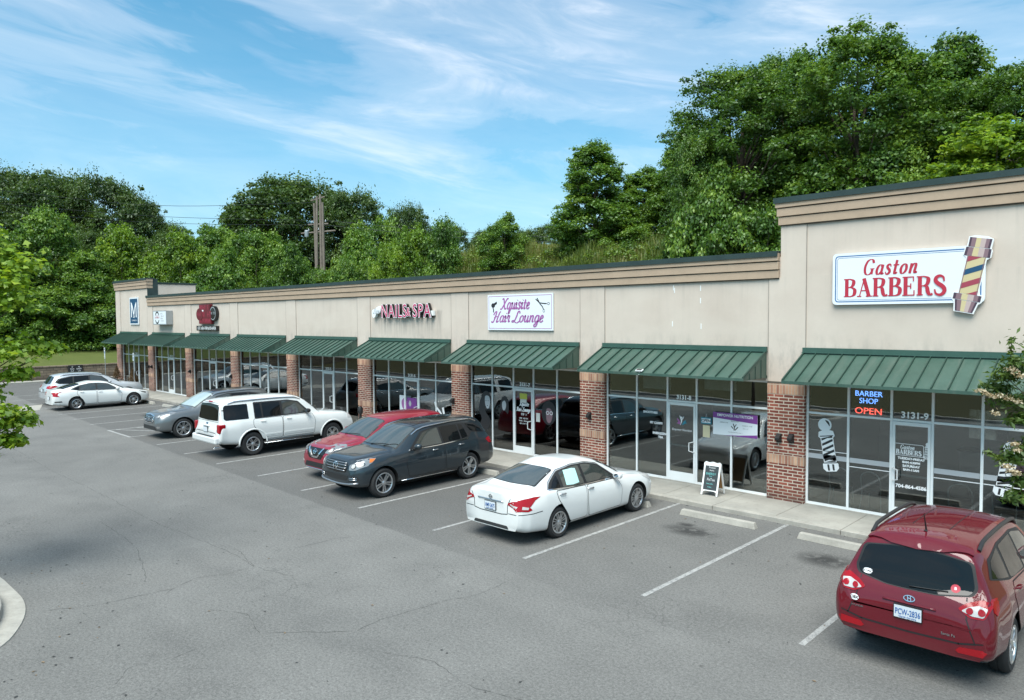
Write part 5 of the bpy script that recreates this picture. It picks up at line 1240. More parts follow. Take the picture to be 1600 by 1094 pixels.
# ---- barber sign
t = thing('shop_sign', 'white rounded shop sign reading Gaston BARBERS with a tilted barber pole', 'sign', (49.4, 0, 4.5))
def rel(mb, o): mb.v = [(p[0]-o[0], p[1]-o[1], p[2]-o[2]) for p in mb.v]; return mb
O = (49.4, 0, 4.5)
m = MB(); board(m, 47.92, 50.86, 4.76, 5.90, -.02, .06, .10); rel(m, O).build('sign_board', 'sign_white', t)
m = MB(); frame_line(m, 47.975, 50.80, 4.815, 5.845, -.0815, .022, .08); frame_line(m, 48.02, 50.755, 4.86, 5.80, -.0815, .008, .06); rel(m, O).build('border_line', 'blue_vinyl', t)
m = MB(); pen_text(m, 'BARBERS', .40, facade(49.18, -.083, 4.93), .19, .055, width=2.02, track=.045); pen_text(m, 'Gaston', .34, facade(49.10, -.083, 5.40), .15, .045, shear=.25, width=1.08, track=.10); rel(m, O).build('lettering', 'red_vinyl', t)
# the pole: a flat cut-out panel standing proud of the board
Mp = Matrix.Translation((50.64, -.09, 5.30)) @ Matrix.Rotation(R(11), 4, 'Y') @ Matrix.Diagonal((.86, 1, 1, 1))
def pshape(mb, poly, y, M=Mp): mb.add([(p[0], y, p[1]) for p in poly], [tuple(range(len(poly)))], M)
outl = [(-.20, -.74), (.20, -.74), (.24, -.55), (.30, -.50), (.30, -.38), (.20, -.33), (.20, .33), (.27, .38), (.27, .50), (.24, .56), (.24, .74), (.12, .78), (-.12, .78), (-.24, .74), (-.24, .56), (-.27, .50), (-.27, .38), (-.20, .33), (-.20, -.33), (-.30, -.38), (-.30, -.50), (-.24, -.55)]
m = MB(); m.prism([(p[0]*1.04, p[1]*1.015) for p in outl], 'y', .0, .05, Mp); pl = rel(m, O).build('barber_pole', 'white_vinyl', t)
cols = [('mauve_dark', 0, .10), ('mauve', .10, .30), ('pole_cream', .30, .52), ('mauve_pale', .52, .74), ('mauve', .74, .90), ('mauve_dark', .90, 1)]
def cap(z0, z1, w0, w1, y):
    for mat, a, b in cols:
        m = MB(); pshape(m, [(-w0+2*w0*a, z0), (-w0+2*w0*b, z0), (-w1+2*w1*b, z1), (-w1+2*w1*a, z1)], y); rel(m, O).build('cap_shading', mat, pl)
cap(.56, .745, .22, .225, -.004); cap(.38, .55, .265, .255, -.006); cap(-.50, -.38, .285, .285, -.006); cap(-.735, -.51, .18, .235, -.004)
m = MB(); pshape(m, [(-.19, -.375), (.19, -.375), (.19, .375), (-.19, .375)], -.002); rel(m, O).build('pole_face', 'pole_cream', pl)
def stripes(colors, y, x0=-.19, x1=.19, z0=-.375, z1=.375, rise=.20, bw=.105, pitch=.205, M=Mp, parent=pl, O=O, name='stripe'):
    k = 0; z = z0-rise-.02
    while z < z1:
        poly = []
        N = 8; low = []; up = []
        for i in range(N+1):
            u = i/N; x = x0+(x1-x0)*u; e = z+rise*u+.03*math.sin(PI*u*2)*0
            low.append((x, min(z1, max(z0, e)))); up.append((x, min(z1, max(z0, e+bw))))
        if any(b_[1]-a_[1] > .004 for a_, b_ in zip(low, up)):
            m = MB(); m.add([(p[0], y, p[1]) for p in low+up], [(i, i+1, N+2+i, N+1+i) for i in range(N)], M); rel(m, O).build(name, colors[k % len(colors)], parent)
        k += 1; z += pitch
stripes(['pole_red', 'pole_red', 'navy'], -.005, bw=.115, pitch=.27, rise=.17)
for x_, w_, mat in ((-.185, .028, 'mauve'), (.165, .024, 'mauve')):
    m = MB(); pshape(m, [(x_, -.375), (x_+w_*.6, -.375), (x_+w_*.6, .375), (x_, .375)], -.007); rel(m, O).build('edge_shading', mat, pl)

# ---- hair lounge sign
O = (38.1, 0, 4.1); t = thing('shop_sign', 'white rectangular sign with purple script Xquisite Hair Lounge, scissors and hair dryer', 'sign', O)
m = MB(); board(m, 36.70, 39.57, 4.12, 5.28, -.02, .04); rel(m, O).build('sign_board', 'sign_white', t)
m = MB(); frame_line(m, 36.75, 39.52, 4.17, 5.23, -.0615, .016); rel(m, O).build('border_line', 'orchid_vinyl', t)
m = MB(); pen_text(m, 'Xquisite', .35, facade(37.95, -.062, 4.80), .17, .08, shear=.32, width=1.25, track=.03); pen_text(m, 'Hair Lounge', .35, facade(38.05, -.062, 4.38), .17, .08, shear=.32, width=2.20, track=.02); rel(m, O).build('lettering', 'orchid_vinyl', t)
m = MB(); Y = -.062
M1 = facade(0, Y, 0)
def seg(mb, pts, w, M=M1): ribbon(mb, [Vector(p) for p in pts], lambda d, u: w, M)
seg(m, [(38.86, 5.10), (39.02, 4.98), (39.16, 4.96), (39.32, 4.95)], .035); seg(m, [(38.92, 5.13), (39.04, 4.95), (39.14, 4.86), (39.18, 4.78)], .035)
ribbon(m, [Vector(p) for p in ellipse(39.39, 4.95, .045, .035, 12)], lambda d, u: .016, M1, True); ribbon(m, [Vector(p) for p in ellipse(39.20, 4.73, .04, .045, 12)], lambda d, u: .016, M1, True)
rel(m, O).build('scissors', 'dark_vinyl', t); m = MB(); shape(m, ellipse(36.96, 4.93, .09, .075, 14), Y); shape(m, [(36.98, 4.90), (37.14, 4.98), (37.13, 5.06), (37.0, 5.0)], Y-.001); seg(m, [(36.94, 4.88), (36.98, 4.78), (36.97, 4.70)], .045)
rel(m, O).build('hair_dryer', 'dark_vinyl', t)

# ---- nail salon channel letters
O = (32, 0, 4.5); t = thing('shop_sign', 'raised magenta channel letters NAILS & SPA with a small white script panel', 'sign', O)
def letters(txt, size, x, z, y0, y1, mat_face, mat_side, sx, grow, name):
    m = MB(); add_text(m, txt, size, facade(x, (y0+y1)/2, z), depth=(y0-y1)/2, bold=grow, sx=sx, align='LEFT', space=1.12); ob = rel(m, O).build(name, [mat_side], t)
    return ob
for txt, x, sx in (('NAILS', 30.84, .80), ('SPA', 32.80, .86)):
    letters(txt, .70, x, 4.57, -.04, -.16, '', 'black_gloss', sx, .024, 'letter_return'); letters(txt, .70, x, 4.57, -.161, -.166, '', 'white_vinyl', sx, .022, 'letter_edge'); letters(txt, .70, x, 4.57, -.167, -.172, '', 'magenta', sx, -.002, 'letter_face')
letters('&', .44, 32.44, 4.62, -.04, -.16, '', 'black_gloss', .8, .024, 'letter_return'); letters('&', .44, 32.44, 4.62, -.161, -.166, '', 'white_vinyl', .8, .022, 'letter_edge'); letters('&', .44, 32.44, 4.62, -.167, -.172, '', 'magenta', .8, .003, 'letter_face')
m = MB(); m.prism([(p[0], p[1]) for p in crom([Vector(q) for q in ((30.22, 4.66), (30.24, 4.86), (30.42, 4.90), (30.55, 4.97), (30.74, 5.0), (30.78, 4.82), (30.66, 4.74), (30.5, 4.72), (30.42, 4.60), (30.30, 4.56))], 4, True)], 'y', -.15, -.03); ob = rel(m, O).build('script_panel', 'white_vinyl', t)
m = MB(); pen_text(m, 'Luxe'.replace('L', 'L').replace('x', 's'), .2, facade(30.5, -.152, 4.72), .16, .06, shear=.3, width=.40); rel(m, O).build('script_lettering', 'grey_vinyl', t)
MB().box(1.80, 1.95, -.12, -.02, .12, .30).build('junction_box', 'white_paint', t, bevel=.006)

# ---- dark red cluster of illuminated letters and its black strip
O = (14.8, 0, 4.2); t = thing('shop_sign', 'dark red stacked shop sign with a black round badge at its right', 'sign', O)
m = MB(); board(m, 14.0, 15.35, 5.0, 5.36, -.02, .16, .03); board(m, 14.2, 15.5, 4.62, 5.02, -.021, .158); board(m, 13.95, 15.5, 4.30, 4.64, -.022, .156, .03); rel(m, O).build('letter_panel', 'deep_red', t)
m = MB(); m.prism(ellipse(14.05, 4.82, .42, .34, 22), 'y', -.19, -.02); rel(m, O).build('round_panel', 'deep_red', t)
m = MB(); m.prism(ellipse(15.72, 4.86, .40, .40, 22), 'y', -.17, -.02); bd = rel(m, O).build('round_badge', 'black_gloss', t)
m = MB(); ribbon(m, [Vector(p) for p in ellipse(15.70, 4.86, .33, .33, 22)], lambda d, u: .03, facade(0, -.172, 0), True); scribble(m, 15.5, 15.95, 4.8, .14, -.173, 5); rel(m, O).build('badge_lettering', 'grey_vinyl', bd)
m = MB()
for i, (a, b_, z, h) in enumerate(((14.1, 15.3, 5.06, .24), (14.45, 15.45, 4.68, .28), (14.05, 15.45, 4.36, .22), (13.75, 14.35, 4.72, .2))): scribble(m, a, b_, z, h, -.1815 if i < 3 else -.1925, 20+i, .28)
rel(m, O).build('lettering', 'sign_red', t)
MB().box(-.7, -.25, -.185, -.181, .78, .86).build('lettering', 'white_vinyl', t)
O = (14.8, 0, 3.9); t = thing('shop_sign', 'narrow black sign strip with white capital letters below the dark red sign', 'sign', O)
m = MB(); board(m, 13.55, 16.10, 3.93, 4.20, -.02, .14); rel(m, O).build('sign_board', 'black_gloss', t)
m = MB(); scribble(m, 13.62, 15.95, 3.98, .17, -.162, 31, .16); rel(m, O).build('lettering', 'white_vinyl', t)

# ---- white light box and the navy M panel
O = (8.8, 0, 4.2); t = thing('shop_sign', 'white illuminated box sign with an oval badge and four short lines of text', 'sign', O)
m = MB(); board(m, 7.8, 9.85, 4.26, 5.08, -.02, .36); rel(m, O).build('sign_case', 'galvanised', t, bevel=.01)
m = MB(); board(m, 7.85, 9.80, 4.30, 5.04, -.381, .004); rel(m, O).build('sign_face', 'sign_white', t)
m = MB()
for a0, a1 in ((25, 155), (205, 335)): ribbon(m, [Vector((8.45+.30*math.cos(R(a)), 4.67+.33*math.sin(R(a)))) for a in range(a0, a1+1, 10)], lambda d, u: .09, facade(0, -.3865, 0))
scribble(m, 9.0, 9.3, 4.86, .07, -.3865, 41); scribble(m, 9.0, 9.5, 4.72, .07, -.3865, 42); scribble(m, 9.0, 9.3, 4.58, .07, -.3865, 43); scribble(m, 9.0, 9.4, 4.44, .07, -.3865, 44)
rel(m, O).build('badge', 'dark_vinyl', t)
m = MB(); scribble(m, 8.10, 8.8, 4.62, .12, -.387, 45, .15); scribble(m, 8.28, 8.65, 4.78, .06, -.387, 46); rel(m, O).build('badge_band', 'red_vinyl', t)
O = (3.6, 0, 4.3); t = thing('shop_sign', 'tall navy panel sign with a large white letter M on the left tower', 'sign', O)
m = MB(); board(m, 2.82, 4.40, 4.25, 6.0, -.02, .05); rel(m, O).build('sign_board', 'sign_white', t)
m = MB(); board(m, 2.92, 4.28, 4.33, 5.92, -.071, .004); rel(m, O).build('sign_face', 'navy', t)
m = MB(); f_ = facade(3.6, -.077, 4.72)
for pts, w in (([(-.42, 0), (-.42, .85)], .15), ([(.42, 0), (.42, .85)], .15), ([(-.42, .92), (-.2, .62), (.06, -.02)], .15), ([(.42, .92), (.2, .62), (-.06, -.02)], .11)): ribbon(m, [Vector(p) for p in pts], lambda d, u, w=w: w, f_)
for s_ in (-1, 1): shape(m, [(3.6+s_*.50, 5.5), (3.6+s_*.50, 5.72), (3.6+s_*.30, 5.58), (3.6+s_*.34, 5.4)], -.0775)
scribble(m, 3.15, 4.05, 4.47, .09, -.077, 50, .2); rel(m, O).build('lettering', 'white_vinyl', t)

# ------------------------------------------------------------------ window lettering, decals, lamps in the windows
GY = .094
def wtext(txt, x, z, size, mat='white_vinyl', name='window_lettering', y=GY, parent=None, **kw):
    m = MB(); add_text(m, txt, size, facade(x, y, z), depth=.0008, **kw); return m.build(name, mat, parent or B)
for i in range(9):
    x = (WX[i][2]+WX[i][3])/2
    wtext('3131-%d' % (i+1), x+(.05 if i > 5 else 0), 2.315, .16 if i < 8 else .19, bold=.005, mat='bright_vinyl')
# barber shop
x0 = WX[8]
def band(a, b_, z0, z1, mat='grey_vinyl', name='window_band'):
    MB().box(a, b_, GY-.001, GY+.0005, z0, z1).build(name, mat, B)
for k in (0, 1, 3, 4):
    band(x0[k]+.03, x0[k+1]-.03, 1.20, 1.31); band(x0[k]+.03, x0[k+1]-.03, 1.10, 1.118, 'white_vinyl') if k > 0 else band(x0[k]+.03, x0[k+1]-.03, 1.385, 1.40, 'white_vinyl')
d0, d1 = x0[2]+.1, x0[3]-.1; dx = (d0+d1)/2; GD = .082
m = MB(); frame_line(m, dx-.33, dx+.24, 1.50, 1.76, GD, .010, .04); pen_text(m, 'BARBERS', .10, facade(dx-.05, GD, 1.53), .22, .08, width=.50); pen_text(m, 'Gaston', .09, facade(dx-.08, GD, 1.645), .18, .07, shear=.25, width=.28)
m.build('door_lettering', 'white_vinyl', B)
def wpole(xc, zc, hh, tilt, name='barber_pole_decal', y=GY-.001, knob=True):
    Mq = Matrix.Translation((xc, y, zc)) @ Matrix.Rotation(R(tilt), 4, 'Y') @ Matrix.Scale(hh, 4)
    m = MB()
    m.add([(p[0], 0, p[1]) for p in [(-.16, -.46), (-.10, -.52), (.10, -.52), (.16, -.46), (.16, -.36), (.13, -.33), (.13, .18), (.17, .22), (.15, .32), (.06, .35), (-.06, .35), (-.15, .32), (-.17, .22), (-.13, .18), (-.13, -.33), (-.16, -.36)]], [tuple(range(16))], Mq)
    if knob: m.add([(p[0], -.0005, p[1]) for p in ellipse(0, .46, .14, .14, 18)], [tuple(range(18))], Mq)
    o_ = m.build(name, 'white_vinyl', B)
    m = MB()
    for k in range(6):
        z = -.42+k*.11; lo = max(-.32, z); m.add([(-.115, -.001, max(-.32, z)), (.115, -.001, max(-.32, z+.09)), (.115, -.001, min(.18, max(-.32, z+.14))), (-.115, -.001, min(.18, max(-.32, z+.05)))], [(0, 1, 2, 3)], Mq)
    for z in (.215, -.35): m.add([(-.14, -.001, z), (.14, -.001, z), (.14, -.001, z+.02), (-.14, -.001, z+.02)], [(0, 1, 2, 3)], Mq)
    for xx in (-.07, .03): m.add([(xx, -.001, -.50), (xx+.04, -.001, -.50), (xx+.04, -.001, -.37), (xx, -.001, -.37)], [(0, 1, 2, 3)], Mq)
    if knob: m.add([(p[0], -.001, p[1]) for p in crom([Vector(q) for q in ((.02, .56), (.09, .52), (.10, .42), (.06, .48))], 3, True)], [tuple(range(12))], Mq)
    m.build('pole_decal_stripes', 'dark_vinyl', o_)
wpole(47.80, 1.50, 1.10, -9); wpole(dx+.30, 1.64, .32, 7, y=GD-.002); wpole(x0[4]+.42, 1.42, 1.0, 9)
for txt, z, s_ in (('TUESDAY-FRIDAY', 1.42, .066), ('8AM-4:30PM', 1.34, .066), ('SATURDAY', 1.26, .066), ('8AM-11AM', 1.18, .066), ('704-864-4586', .80, .108)): wtext(txt, dx, z, s_, y=GD, name='door_lettering', bold=.003, mat='bright_vinyl')
# neon sign: tubes
t = thing('neon_sign', 'lit blue and red neon sign reading BARBER SHOP OPEN in the upper window', 'neon sign', (48.62, .16, 2.36))
for txt, z, s_, mat, sx in (('BARBER', .36, .17, 'neon_blue', .98), ('SHOP', .20, .17, 'neon_blue', .92), ('OPEN', -.035, .20, 'neon_red', 1.12)):
    m = MB(); add_text(m, txt, s_, Matrix.Translation((.03, -.02, z)) @ Matrix.Rotation(PI/2, 4, 'X'), depth=.008, bold=-.001, sx=sx); m.build('neon_tube', mat, t)
MB().box(-.36, .40, .01, .014, -.07, .52).build('backing', 'black_gloss', t)
# nutrition shop
wtext('SMOOTHIES', 42.98, 1.86, .085, bold=.004); wtext('FIT CAMPS', 43.17, 1.58, .085, bold=.004); wtext('ENERGIZING', 43.30, 1.30, .085, bold=.004); wtext('TEA', 43.31, 1.20, .085, bold=.004)
def figure(x, z, h, y, mats=('white_vinyl', 'orchid_vinyl', 'teal_vinyl')):
    Mq = Matrix.Translation((x, y, z)) @ Matrix.Rotation(PI/2, 4, 'X') @ Matrix.Scale(h, 4)
    for j, (pts, w, mi) in enumerate((([(-.22, .52), (-.10, .30), (-.02, .12), (-.06, -.1), (-.16, -.32)], .13, 0), ([(.22, .48), (.10, .28), (.0, .14)], .09, 0), ([(-.48, .26), (-.34, .10), (-.22, -.10), (-.10, -.2)], .14, 1), ([(-.5, -.18), (-.3, -.16), (-.12, -.26)], .10, 1), ([(.44, .14), (.30, .02), (.18, -.12), (.02, -.3)], .15, 2), ([(.52, -.08), (.34, -.10), (.12, -.28)], .10, 2))):
        m = MB(); ribbon(m, crom([Vector(p) for p in pts], 4), lambda d, u, w=w: w*(.35+math.sin(PI*min(1, u*1.1))*.7), Mq, z=.001*j/h); m.build('logo_figure', mats[mi], B)
    m = MB(); m.add([(p[0], p[1], .008/h) for p in ellipse(.0, .38, .075, .075, 12)], [tuple(range(12))], Mq); m.build('logo_figure', mats[0], B)
dx8 = (WX[7][2]+WX[7][3])/2
figure(dx8+.0, 1.72, .30, GD-.001); wtext('Empower Nutrition', dx8, 1.47, .088, y=GD, name='door_lettering', shear=.25, sx=.85)
t = thing('banner', 'purple and white EMPOWER NUTRITION banner hung across the shop window', 'banner', (45.52, -.0, 1.5))
MB().box(-.60, .60, .03, .038, 0, .575).build('banner_cloth', 'sign_white', t)
m = MB(); shape(m, [(-.60, .575), (-.60, .43), (.60, .355), (.60, .575)], .0285); shape(m, [(-.30, .0), (.60, .0), (.60, .085), (.1, .03)], .0285); m.build('banner_band', 'purple_vinyl', t)
m = MB(); add_text(m, 'EMPOWER NUTRITION', .095, Matrix.Translation((.0, .027, .475)) @ Matrix.Rotation(PI/2, 4, 'X'), depth=.0006, bold=.002, sx=.98); m.build('lettering', 'white_vinyl', t)
m = MB(); scribble(m, -.4, -.2, .31, .028, .0285, 60); scribble(m, .2, .45, .27, .028, .0285, 61); scribble(m, -.18, .2, .08, .022, .0285, 62); scribble(m, -.1, .12, .36, .03, .0285, 63); scribble(m, .22, .36, .20, .022, .0285, 64)
Mq = Matrix.Translation((.0, .0285, .21)) @ Matrix.Rotation(PI/2, 4, 'X') @ Matrix.Scale(.20, 4)
for pts, w in (([(-.22, .52), (-.04, .12), (-.10, -.32)], .14), ([(.22, .48), (.0, .14)], .10), ([(-.48, .2), (-.22, -.10)], .12), ([(.44, .14), (.02, -.3)], .12)): ribbon(m, [Vector(p) for p in pts], lambda d, u, w=w: w, Mq)
m.build('small_print', 'dark_vinyl', t)
t = thing('open_sign', 'small teal and white OPEN sign hanging in the window beside the banner', 'sign', (44.70, .07, 1.73))
MB().box(-.15, .15, 0, .01, 0, .17).build('panel', 'teal_vinyl', t); MB().box(-.13, .13, -.002, -.0005, .03, .14).build('face', 'sign_white', t)
m = MB(); add_text(m, 'OPEN', .105, Matrix.Translation((0, -.003, .05)) @ Matrix.Rotation(PI/2, 4, 'X'), depth=.0005, bold=.003, sx=.95); m.build('lettering', 'dark_vinyl', t)
m = MB(); m.tube([(-.02, .005, .17), (0, .01, .26), (.02, .005, .17)], .003, 5); m.build('hanging_cord', 'white_vinyl', t)
tag(MB().box(44.60, 44.80, .085, .0895, 1.38, 1.69).build('paper_notice', 'cream_vinyl'), 'cream paper notice taped to the glass below the small OPEN sign', 'notice')
# hair salon window artwork, door lettering
def blob(pts, mat, name, y, parent=B, n=5):
    q = crom([Vector(p) for p in pts], n, True); m = MB(); m.add([(p.x, y, p.y) for p in q], [tuple(range(len(q)))]); return m.build(name, mat, parent)
xa = WX[6][0]
hd = blob([(36.15, 1.75), (36.3, 2.0), (36.52, 2.03), (36.66, 1.86), (36.60, 1.6), (36.42, 1.66), (36.40, 1.35), (36.62, 1.1), (36.56, .82), (36.32, .70), (36.10, .86), (36.20, 1.1), (36.06, 1.4)], 'dark_vinyl', 'hair_artwork', GY-.001)
blob([(36.38, 1.86), (36.55, 1.88), (36.62, 1.72), (36.57, 1.50), (36.47, 1.46), (36.38, 1.60)], 'grey_vinyl', 'face_artwork', GY-.003, hd)
m = MB()
for a in (36.42, 36.53): shape(m, ellipse(a, 1.72, .025, .012, 8), GY-.004)
shape(m, ellipse(36.49, 1.555, .03, .012, 8), GY-.004); m.build('features', 'dark_vinyl', hd)
hd = blob([(37.12, 1.72), (37.25, 1.92), (37.42, 1.88), (37.50, 1.62), (37.46, 1.36), (37.36, 1.42), (37.20, 1.46), (37.12, 1.4)], 'dark_vinyl', 'hair_artwork', GY-.001)
blob([(37.20, 1.72), (37.31, 1.78), (37.38, 1.66), (37.34, 1.50), (37.25, 1.46), (37.19, 1.58)], 'grey_vinyl', 'face_artwork', GY-.003, hd)
hd = blob([(38.95, 1.45), (39.0, 1.75), (39.2, 1.90), (39.42, 1.85), (39.55, 1.6), (39.50, 1.34), (39.3, 1.16), (39.08, 1.22)], 'dark_vinyl', 'hair_artwork', GY-.001)
blob([(39.16, 1.66), (39.34, 1.66), (39.40, 1.48), (39.34, 1.28), (39.24, 1.22), (39.15, 1.34)], 'mauve', 'face_artwork', GY-.003, hd)
m = MB()
for a in (39.20, 39.35): ribbon(m, [Vector(p) for p in ellipse(a, 1.54, .055, .05, 12)], lambda d, u: .02, facade(0, GY-.004, 0), True)
m.build('spectacles_artwork', 'white_vinyl', hd)
dx7 = (WX[6][2]+WX[6][3])/2
m = MB(); pen_text(m, 'Xquisite', .13, facade(dx7+.03, GD, 1.68), .2, .09, shear=.3, width=.40); pen_text(m, 'Hair Lounge', .13, facade(dx7, GD, 1.50), .2, .09, shear=.3, width=.60); scribble(m, dx7-.1, dx7+.12, 1.36, .08, GD, 70, .12)
for k, (a, b_) in enumerate(((.18, .18), (.2, .2), (.16, .15))): scribble(m, dx7-a, dx7+b_, 1.25-k*.085, .045, GD, 71+k, .12)
m.build('door_lettering', 'white_vinyl', B)
tag(MB().box(dx7-.16, dx7+.16, .078, .083, 1.90, 2.08).build('door_notice', 'yellow_vinyl'), 'yellow notice on the hair salon door above the script lettering', 'notice'); tag(MB().box(dx7-.14, dx7+.14, .078, .083, 1.78, 1.895).build('door_notice', 'paper'), 'white paper directly under the yellow notice on the hair salon door', 'notice')
tag(MB().box(38.72, 38.88, .085, .09, 1.22, 1.50).build('paper_notice', 'paper'), 'white paper notice on the hair salon window right of the door', 'notice')
# nail salon window
t = thing('neon_sign', 'red lit OPEN sign in the nail salon window', 'neon sign', (31.95, .15, 1.78)); MB().box(-.33, .33, .012, .03, -.03, .30).build('backing', 'black_gloss', t)
m = MB(); add_text(m, 'OPEN', .24, Matrix.Translation((0, 0, .05)) @ Matrix.Rotation(PI/2, 4, 'X'), depth=.006, bold=.004); m.build('neon_tube', 'glow_red', t)
p = tag(MB().box(31.62, 32.30, .085, .09, .98, 1.58).build('window_poster', 'sign_white'), 'white poster with a faint pink figure in the nail salon window', 'poster')
blob([(31.8, 1.1), (31.75, 1.35), (31.95, 1.5), (32.1, 1.3), (32.2, 1.1), (32.0, 1.03)], 'orchid_vinyl', 'poster_art', .0835, p)
dx6 = (WX[5][2]+WX[5][3])/2
p = tag(MB().box(dx6-.28, dx6+.30, .076, .083, 1.0, 1.52).build('door_poster', 'purple_vinyl'), 'dark purple poster on the nail salon door', 'poster'); blob([(dx6-.18, 1.3), (dx6-.1, 1.42), (dx6-.02, 1.3), (dx6-.1, 1.18)], 'grey_vinyl', 'poster_art', .0745, p)
tag(MB().box(dx6-.2, dx6+.2, .076, .083, .70, .96).build('door_notice', 'paper'), 'white sheet of paper low on the nail salon door', 'notice')
m = MB(); f_ = facade(0, GY, 0)
seg(m, [(33.72, 1.48), (33.78, 1.30), (34.0, 1.12), (34.35, .72)], .09, f_); seg(m, [(33.86, 1.10), (33.86, .82), (34.1, .82)], .035, f_); seg(m, [(34.16, 1.30), (34.22, 1.05)], .10, f_); m.build('figure_decal', 'white_vinyl', B)
t = thing('safety_cone', 'orange cone standing inside the nail salon window', 'cone', (31.05, .75, .11)); m = MB(); m.lathe([(.0, .9), (.05, .9), (.16, .04), (.2, .04), (.2, 0), (0, 0)], 16); m.build('cone_body', 'glow_red', t, smooth=True, angle=40)  # cone wears the emissive sign red, so it glows without being a lamp
MB().add([( .08*math.cos(a)*s_, .08*math.sin(a)*s_, z) for z, s_ in ((.62, 1.15), (.45, 1.55)) for a in [k*PI/8 for k in range(16)]], [(k, (k+1) % 16, 16+(k+1) % 16, 16+k) for k in range(16)]).build('cone_band', 'paper', t, smooth=True)

# chairs inside the barber shop
def make_chair(label):
    t = thing('waiting_chair', label, 'chair', group='chrome waiting chairs in the barber shop')
    m = MB(); m.prism(rnd_poly([(-.21, -.21), (.21, -.21), (.21, .21), (-.21, .21)], .08), 'z', .44, .50); m.build('seat', 'black_plastic', t, bevel=.01)
    for s_ in (-1, 1):
        m = MB(); m.tube([(s_*.20, .17, .44), (s_*.23, .22, 0)], .015, 8); m.build('leg', 'bright_chrome', t, smooth=True)
        m = MB(); m.tube([(s_*.20, -.19, .46), (s_*.24, -.25, 0)], .015, 8); m.build('leg', 'bright_chrome', t, smooth=True)
    m = MB(); m.tube([(-.21, -.19, .45), (-.215, -.23, .70)]+[(-.215*math.cos(a), -.26, .72+.2*math.sin(a)) for a in [k*PI/10 for k in range(1, 10)]]+[(.215, -.23, .70), (.21, -.19, .45)], .016, 8); m.build('back_frame', 'bright_chrome', t, smooth=True)
    m = MB(); m.prism(rnd_poly([(-.16, .66), (.16, .66), (.13, .84), (-.13, .84)], .05), 'y', -.265, -.235); m.build('backrest', 'black_plastic', t, bevel=.008)
    return t
ch = make_chair('chrome hoop-backed chair left of the barber door, nearest the brick pier')
for i, (x, y, rz, lb) in enumerate(((47.98, .46, .15, None), (48.72, .44, -.1, 'chrome hoop-backed chair just left of the barber shop door'), (50.42, .45, .1, 'chrome hoop-backed chair just right of the barber shop door'), (51.25, .46, -.2, 'chrome hoop-backed chair at the right edge of the barber window'))):
    if i == 0: r_ = ch
    else:
        r_ = ch.copy(); COL.objects.link(r_); r_['label'] = lb
        for c_ in list(ch.children): d_ = c_.copy(); COL.objects.link(d_); d_.parent = r_
    r_.location = (x, y, .106); r_.rotation_euler = (0, 0, rz)
tag(MB().box(49.3, 50.2, 6.3, 6.35, 1.1, 1.9).build('wall_mirror', 'chrome'), 'mirror on the back wall of the barber shop', 'mirror')

# ------------------------------------------------------------------ pavement furniture
t = thing('sandwich_board', 'white A-frame chalkboard sign standing on the pavement by the brick pier', 'sandwich board', (45.28, -.62, .10), R(4))
def leafpanel(tilt, name, y0, front):
    Mq = Matrix.Translation((0, 0, .98)) @ Matrix.Rotation(tilt, 4, 'X')
    m = MB()
    for s_ in (-1, 1): m.box(s_*.24-.025, s_*.24+.025, -.015, .015, -1.0, 0, Mq)
    m.prism([(-.265, -.02), (-.22, .03), (-.12, .0), (0, .035), (.12, .0), (.22, .03), (.265, -.02), (.265, -.09), (-.265, -.09)], 'y', -.016, .016, Mq)
    m.prism([(-.215, -.84), (.215, -.84), (.215, -.90), (.15, -.86), (-.15, -.86), (-.215, -.90)], 'y', -.014, .014, Mq)
    fr = m.build(name, 'white_paint', t, bevel=.004)
    m = MB(); m.box(-.215, .215, -.006, .006, -.84, -.09, Mq); pn = m.build('chalk_panel', 'chalkboard' if front else 'wood_board', t)
    if front:
        m = MB(); f2 = Mq @ Matrix.Translation((0, -.0075, 0)) @ Matrix.Rotation(PI/2, 4, 'X')
        for txt, z, s_, in (('Protein', -.17, .08), ('Shakes', -.25, .06), ('FitTea', -.55, .11)): add_text(m, txt, s_, f2 @ Matrix.Translation((0, z, 0)), depth=.0003, sx=.9)
        m.build('chalk_lettering', 'chalk', pn); m = MB()
        for txt, z, s_ in (('ENERGY', -.37, .095), ('Teas', -.43, .055), ('Smoothie', -.66, .06), ('Waffles', -.76, .05)): add_text(m, txt, s_, f2 @ Matrix.Translation((-.02, z, 0)), depth=.0003, sx=.9)
        m.build('chalk_lettering', 'chalk_teal', pn)
t.scale = (.82, .82, .80); leafpanel(R(-16), 'front_frame', 0, True); leafpanel(R(16), 'rear_frame', 0, False)

